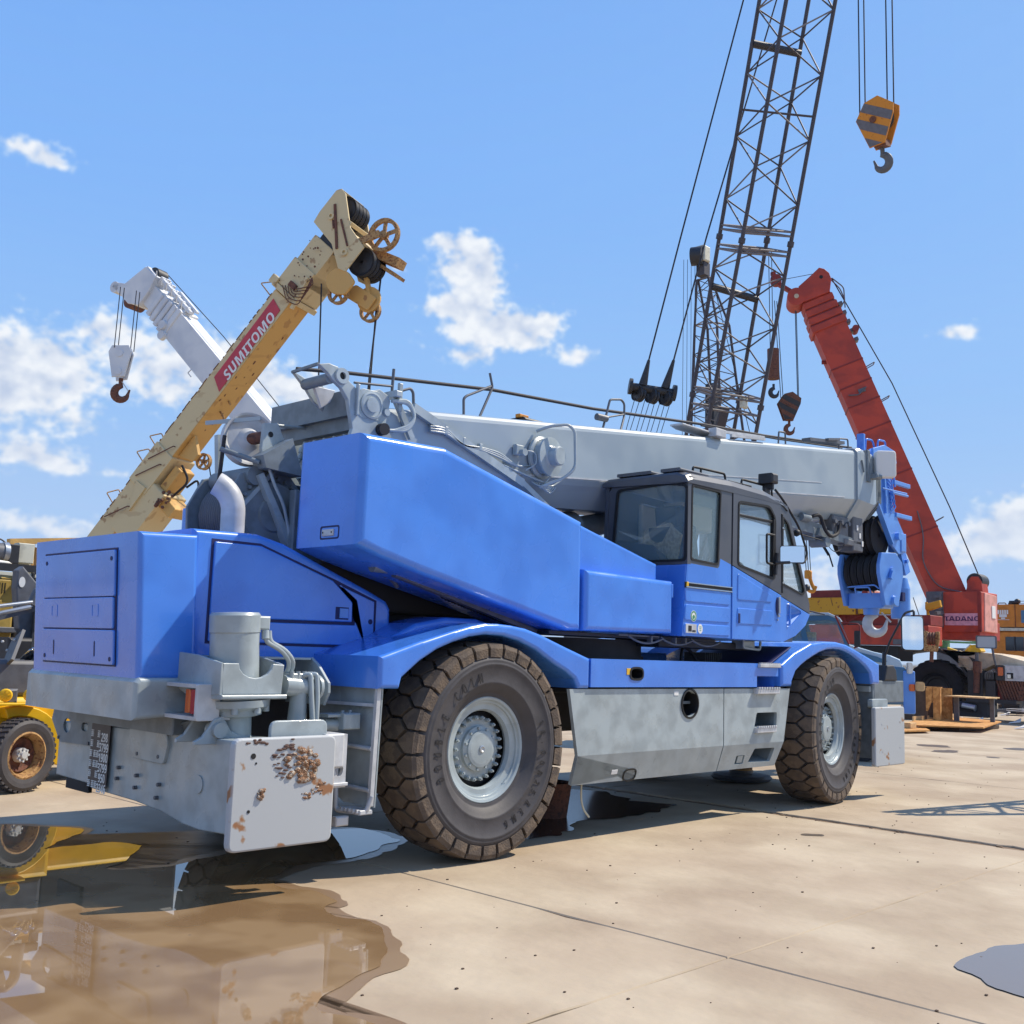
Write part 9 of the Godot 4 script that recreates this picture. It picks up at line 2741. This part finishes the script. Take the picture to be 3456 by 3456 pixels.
func left_machines() -> void:
	# yellow roller-like machine with a solid tyre
	var o := thing("yellow_machine", "yellow industrial machine on a small solid tyre with a rusty rim, at the left edge", "forklift", Vector3(-1.3, 0, -3.7))
	var c := Vector3(-1.26, 0.335, -3.45)
	var tb := W(o).T * Transform3D(Basis(Vector3.UP, 0.35), c)
	var ty := MB.new(tb)
	ty.lathe([[0.20, 0.05], [0.215, 0.09], [0.25, 0.10], [0.29, 0.105], [0.318, 0.09], [0.322, -0.10], [0.20, -0.10]], 48, 0, TAU, 20)
	var wh := part(o, "wheel", ty, M["tyre_wall"])
	for k in 36:
		for s in [-1, 1]:
			var lg := MB.new(tb)
			lg.at(tb * Transform3D(Basis(Vector3(0, 0, 1), TAU * (k + 0.25 * s) / 36), Vector3.ZERO))
			lg.bar(Vector3(0.325, 0.0, 0.09 * s), Vector3(0.326, 0.02 * s, 0.01 * s), 0.032, 0.018, Vector3(1, 0, 0))
			part(wh, "tread_block", lg, M["tyre_wall"])
	var rm := MB.new(tb)
	rm.lathe([[0.215, 0.09], [0.20, 0.095], [0.195, 0.07], [0.18, 0.065], [0.175, 0.03], [0.165, -0.02], [0.08, -0.03], [0.0, -0.03]], 40)
	part(wh, "rim", rm, M["rusty_tan"])
	part(wh, "rim_well", MB.new(tb).lathe([[0.155, 0.0], [0.15, 0.004], [0.09, -0.02], [0.0, -0.02]], 30), M["rust"])
	var hb := MB.new(tb)
	hb.lathe([[0.07, -0.02], [0.065, 0.03], [0.04, 0.035], [0.03, 0.06], [0.0, 0.062]], 20)
	for k in 8:
		hb.cyl(Vector3(0.055 * cos(TAU * k / 8), 0.055 * sin(TAU * k / 8), 0.0), Vector3(0.055 * cos(TAU * k / 8), 0.055 * sin(TAU * k / 8), 0.05), 0.011, -1, 6)
	part(wh, "hub", hb, M["white_grey_paint"])
	var bd := W(o)
	bd.box(Vector3(-1.55, 0.60, -4.05), Vector3(1.5, 0.50, 0.75), 0.05)
	bd.box(Vector3(-0.1, 0.62, -4.3), Vector3(2.0, 0.46, 0.8), 0.05)
	part(o, "body", bd, M["yellow_paint"])
	bx(o, "under_body", o, Vector3(-0.2, 0.30, -4.3), Vector3(1.9, 0.24, 0.6), "machine_black", 0.03)
	bx(o, "rear_deck", o, Vector3(0.0, 1.15, -4.4), Vector3(1.5, 0.62, 0.7), "machine_black", 0.05)
	# arched guard beside the wheel
	var fd := W(o)
	var arc := PackedVector2Array()
	for k in 13:
		var a := -0.3 + 2.2 * k / 12.0
		arc.append(Vector2(c.x + 0.44 * cos(a), c.y + 0.44 * sin(a)))
	for k in range(12, -1, -1):
		var a := -0.3 + 2.2 * k / 12.0
		arc.append(Vector2(c.x + 0.345 * cos(a), c.y + 0.345 * sin(a)))
	fd.prism(arc, -3.72, -3.52, 0.01, true)
	part(o, "wheel_guard", fd, M["yellow_paint"])
	bx(o, "running_board", o, Vector3(-1.50, 0.795, -3.52), Vector3(0.75, 0.02, 0.20), "yellow_paint", 0.005)
	for x in [-1.42, -1.20]:
		var cp := W(o)
		cp.at(cp.T * X(Vector3(x, 0.875, -3.50), Vector3(-0.35, 0, 1)))
		cp.lathe([[0.0, 0.0], [0.05, 0.0], [0.06, 0.012], [0.05, 0.03], [0.02, 0.034], [0.0, 0.03]], 18)
		for k in 8:
			cp.bar(Vector3(0.015, 0, 0.034).rotated(Vector3(0, 0, 1), TAU * k / 8), Vector3(0.045, 0, 0.034).rotated(Vector3(0, 0, 1), TAU * k / 8), 0.008, 0.008, Vector3(0, 0, 1))
		part(o, "round_cap", cp, M["yellow_paint"])
	var dk := W(o)
	dk.box(Vector3(-1.5, 1.02, -4.05), Vector3(1.3, 0.34, 0.7), 0.04)
	dk.box(Vector3(-1.34, 0.86, -3.58), Vector3(0.10, 0.14, 0.08), 0.02)
	part(o, "engine_deck", dk, M["machine_grey"])
	var mt := W(o)
	mt.bar(Vector3(-1.35, 1.14, -3.72), Vector3(-1.22, 1.42, -3.85), 0.28, 0.03, Vector3(1, 0, 0))
	part(o, "tilted_plate", mt, M["machine_grey"])
	for q in [[-1.38, 1.36], [-1.27, 1.38], [-1.33, 1.28]]:
		part(o, "plate_bolt", W(o).ball(Vector3(q[0], q[1], -3.80), 0.016, 6), M["white_grey_paint"])
	var pp := W(o)
	for k in 10:
		pp.tube(bend([Vector3(-1.20 + 0.03 * k, 1.20, -3.8 - 0.03 * k), Vector3(-1.16 + 0.03 * k, 1.30 + 0.02 * (k % 4), -3.7), Vector3(-1.06 + 0.02 * k, 1.28 - 0.02 * (k % 3), -3.75)], 0.05), rng.randf_range(0.010, 0.022), 5)
	part(o, "engine_pipes", pp, M["chrome"])
	var rl := W(o)
	rl.tube(bend([Vector3(-1.55, 1.15, -3.75), Vector3(-1.52, 1.55, -3.80), Vector3(-1.45, 1.62, -3.80), Vector3(-1.15, 1.70, -3.80)], 0.06), 0.022, 7)
	rl.tube(bend([Vector3(-1.62, 1.15, -3.75), Vector3(-1.60, 1.60, -3.80), Vector3(-1.50, 1.68, -3.80), Vector3(-1.12, 1.75, -3.85)], 0.06), 0.018, 7)
	part(o, "hand_rail", rl, M["bright_steel"])
	var tw := W(o)
	tw.tube(bend([Vector3(-1.1, 1.72, -3.9), Vector3(-1.05, 1.88, -3.9), Vector3(-0.95, 1.82, -3.9), Vector3(-0.9, 1.5, -3.95)], 0.1), 0.05, 8)
	part(o, "rubber_hose", tw, M["machine_grey"])
	var rt := W(o)
	rt.bar(Vector3(-1.6, 1.50, -4.2), Vector3(-0.75, 1.78, -4.1), 0.35, 0.05)
	part(o, "hood_plate", rt, M["machine_grey"])
	# dark digger arm with a round sticker behind it
	var e := thing("digger_arm", "dark grey digger arm with a white round sticker behind the yellow machine", "digger arm", Vector3(-0.4, 0, -5.6))
	var am := W(e)
	am.prism(V([-0.62, 1.95, -0.62, 2.15, -0.56, 2.20, -0.10, 1.72, 0.1, 1.2, -0.30, 1.15, -0.55, 1.5]), -5.75, -5.6, 0.02, true)
	part(e, "arm", am, M["machine_grey"])
	part(e, "arm_foot", W(e).box(Vector3(-0.25, 0.7, -5.8), Vector3(0.9, 1.4, 0.7), 0.04), M["machine_black"])
	zp(e, "round_sticker", e, ell(-0.56, 2.02, 0.035, 0.06, 16), -5.61, -5.594, "white_print")
	var cl := W(e)
	cl.box(Vector3(-0.30, 1.55, -5.52), Vector3(0.26, 0.5, 0.1), 0.02)
	part(e, "cylinder_block", cl, M["machine_black"])
	# yellow excavator house with louvres
	var y := thing("yellow_excavator", "faded yellow excavator house with dark lettering and louvres at the left edge", "excavator", Vector3(-0.6, 0, -7.6))
	part(y, "house", W(y).box(Vector3(-0.55, 1.72, -7.6), Vector3(0.92, 0.80, 1.2), 0.03), M["olive_yellow"])
	part(y, "house_top", W(y).loft([[Vector3(-0.95, 2.12, -8.0), Vector3(-0.95, 2.12, -7.0), Vector3(-0.12, 2.12, -7.0), Vector3(-0.12, 2.12, -8.0)], [Vector3(-0.85, 2.20, -8.0), Vector3(-0.75, 2.20, -7.2), Vector3(-0.10, 2.20, -7.2), Vector3(-0.12, 2.20, -8.0)]]), M["olive_yellow"])
	var lw := W(y)
	# strokes of the two written words on the house, and its louvres
	for k in 3:
		lw.box(Vector3(-0.285 + 0.032 * k, 2.0, -6.998), Vector3(0.010, 0.13, 0.006), 0)
	for k in 3:
		lw.box(Vector3(-0.40 + 0.04 * (k - 1), 1.985 - 0.03 * absf(k - 1), -6.998), Vector3(0.010, 0.09 - 0.03 * absf(k - 1), 0.006), 0)
	lw.box(Vector3(-0.40, 2.045, -6.997), Vector3(0.12, 0.010, 0.006), 0)
	lw.box(Vector3(-0.40, 2.01, -6.997), Vector3(0.08, 0.010, 0.006), 0)
	lw.bar(Vector3(-0.40, 2.07, -6.997), Vector3(-0.46, 1.99, -6.997), 0.010, 0.006)
	lw.bar(Vector3(-0.40, 2.07, -6.997), Vector3(-0.34, 1.99, -6.997), 0.010, 0.006)
	part(y, "lettering", lw, M["black_print"])
	bx(y, "hatch", y, Vector3(-0.36, 1.72, -6.99), Vector3(0.22, 0.26, 0.02), "olive_yellow", 0.006)
	bx(y, "house_base", y, Vector3(-0.55, 1.20, -7.6), Vector3(1.0, 0.24, 1.1), "wood_dark", 0.02)
	bx(y, "track", y, Vector3(-0.5, 0.55, -7.6), Vector3(1.6, 1.1, 1.0), "machine_black", 0.08)
	bx(y, "counter_bar", y, Vector3(-0.45, 1.645 - 0.16, -6.9), Vector3(0.75, 0.07, 0.2), "machine_grey", 0.01)
	# cab post in cream, tan frame beyond
	var p := thing("cream_digger_boom", "cream digger boom standing upright between dark posts beside the blue rear box", "digger boom", Vector3(-0.02, 0, -7.0))
	bx(p, "boom_panel", p, Vector3(-0.015, 2.45, -7.05), Vector3(0.20, 0.25, 0.16), "cream_metal", 0.01)
	for x in [-0.09, 0.0, 0.075]:
		bx(p, "boom_rail", p, Vector3(x, 2.16, -7.0), Vector3(0.028, 0.24, 0.05), "cream_metal", 0.006)
	bx(p, "boom_back", p, Vector3(0.0, 2.1, -7.12), Vector3(0.2, 0.9, 0.06), "cream_plastic", 0.01)
	part(p, "cross_tube", W(p).cyl(Vector3(-0.13, 2.035, -6.97), Vector3(0.12, 2.035, -6.97), 0.042, -1, 14), M["cream_metal"])
	part(p, "lower_boom", W(p).loft([[Vector3(-0.11, 1.98, -7.05), Vector3(0.11, 1.98, -7.05), Vector3(0.11, 1.98, -7.2), Vector3(-0.11, 1.98, -7.2)], [Vector3(0.0, 1.62, -7.05), Vector3(0.13, 1.62, -7.05), Vector3(0.13, 1.62, -7.2), Vector3(0.0, 1.62, -7.2)]]), M["cream_metal"])
	part(p, "boom_foot", W(p).box(Vector3(0.1, 0.85, -7.15), Vector3(0.3, 1.7, 0.3), 0.03), M["machine_grey"])
	var f := thing("tan_steel_frame", "tan steel frame with posts and a top beam half hidden by the blue rear box", "steel frame", Vector3(0.4, 0, -7.3))
	part(f, "top_beam", W(f).bar(Vector3(-0.12, 2.605, -7.3), Vector3(1.1, 2.74, -7.3), 0.12, 0.07), M["ochre_paint_and_bounce"])
	for x in [0.13, 0.20, 0.42, 0.9]:
		part(f, "post", W(f).box(Vector3(x, 1.3, -7.32), Vector3(0.035, 2.6, 0.05), 0.006), M["ochre_paint_and_bounce" if x > 0.15 else "wood_dark"])
	part(f, "side_plate", W(f).box(Vector3(0.42, 2.42, -7.4), Vector3(0.42, 0.30, 0.03), 0.005), M["ochre_paint_and_bounce"])
	part(f, "cross_beam", W(f).box(Vector3(0.5, 2.285, -7.28), Vector3(0.7, 0.06, 0.05), 0.006), M["ochre_paint_and_bounce"])
	var db := W(f)
	db.tube(bend([Vector3(0.24, 2.5, -7.27), Vector3(0.32, 2.52, -7.27), Vector3(0.33, 2.40, -7.27), Vector3(0.28, 2.37, -7.27)], 0.03), 0.010, 5)
	part(f, "cable", db, M["machine_black"])
	bx(f, "dark_panel", f, Vector3(0.55, 1.5, -7.5), Vector3(0.9, 1.5, 0.05), "machine_black", 0.01)
	# dark beam lying across, grey duct above
	var b := thing("dark_beam", "long dark steel beam carried level across the left edge", "steel beam", Vector3(-1.2, 0, -6.2))
	part(b, "beam", W(b).bar(Vector3(-3.2, 2.215, -6.4), Vector3(0.30, 2.225, -6.4), 0.10, 0.085), M["machine_black"])
	part(b, "trestle", W(b).bar(Vector3(-2.6, 0.0, -6.4), Vector3(-2.6, 2.18, -6.4), 0.12, 0.12), M["machine_grey"])
	part(b, "trestle", W(b).bar(Vector3(0.28, 0.0, -6.45), Vector3(0.28, 2.18, -6.45), 0.08, 0.08), M["machine_grey"])
	part(b, "pale_bar", W(b).bar(Vector3(-0.62, 2.15, -6.35), Vector3(0.10, 2.13, -6.35), 0.03, 0.04), M["cream_metal"])
	for k in 3:
		part(b, "clamp", W(b).box(Vector3(-0.25 + 0.09 * k, 2.14, -6.33), Vector3(0.03, 0.07, 0.06), 0.004), M["machine_black"])
	var g := thing("grey_exhaust_duct", "glossy grey exhaust duct with a handle above the dark beam", "duct", Vector3(-0.9, 0, -6.8))
	part(g, "duct", W(g).cyl(Vector3(-1.7, 2.46, -6.9), Vector3(-0.30, 2.44, -6.9), 0.105, -1, 22), M["machine_grey"])
	part(g, "duct_rim", W(g).cyl(Vector3(-0.33, 2.44, -6.9), Vector3(-0.27, 2.44, -6.9), 0.118, -1, 22), M["bright_steel"])
	part(g, "handle", W(g).tube(bend([Vector3(-0.52, 2.53, -6.88), Vector3(-0.46, 2.60, -6.88), Vector3(-0.36, 2.59, -6.88), Vector3(-0.28, 2.53, -6.88)], 0.03), 0.012, 5), M["machine_grey"])
	bx(g, "dark_box", g, Vector3(-0.20, 2.42, -6.95), Vector3(0.12, 0.24, 0.2), "machine_black", 0.01)
	bx(g, "stand", g, Vector3(-1.0, 1.15, -6.95), Vector3(0.4, 2.3, 0.2), "machine_black", 0.02)
	part(g, "rag", W(g).ball(Vector3(-0.42, 2.29, -6.7), 0.09, 8, Vector3(1.6, 0.35, 1)), M["paper"])

func shadow_lattice() -> void:
	# a lattice section on trestles just outside the right of the frame; its shadow falls on the concrete
	var o := thing("lattice_boom_section", "lattice boom section propped on trestles, its shadow on the concrete at right", "crane boom", Vector3(9.5, 0, 5.2))
	var B := [Vector3(7.10, 3.0, 3.00), Vector3(7.10, 3.06, 3.18), Vector3(7.06, 2.86, 3.22), Vector3(7.06, 2.84, 3.04)]
	var T := [Vector3(10.6, 3.5, 3.9), Vector3(10.0, 3.5, 4.9), Vector3(10.0, 2.7, 5.0), Vector3(10.6, 2.7, 4.0)]
	truss(o, B, T, [0.05, 0.28, 0.52, 0.76, 1.0, 1.24, 1.48, 1.7], [0.16, 0.40, 0.64, 0.88, 1.12, 1.36, 1.6], [0.06, 0.52, 1.0, 1.5], 0.045, 0.025, 0.0, 1.8)
	for s in [1.0, 1.7]:
		for k in 2:
			var p: Vector3 = (B[2 + k] as Vector3).lerp(T[2 + k], s)
			part(o, "trestle", W(o).bar(Vector3(p.x, 0.0, p.z), p, 0.1, 0.1), M["machine_grey"])
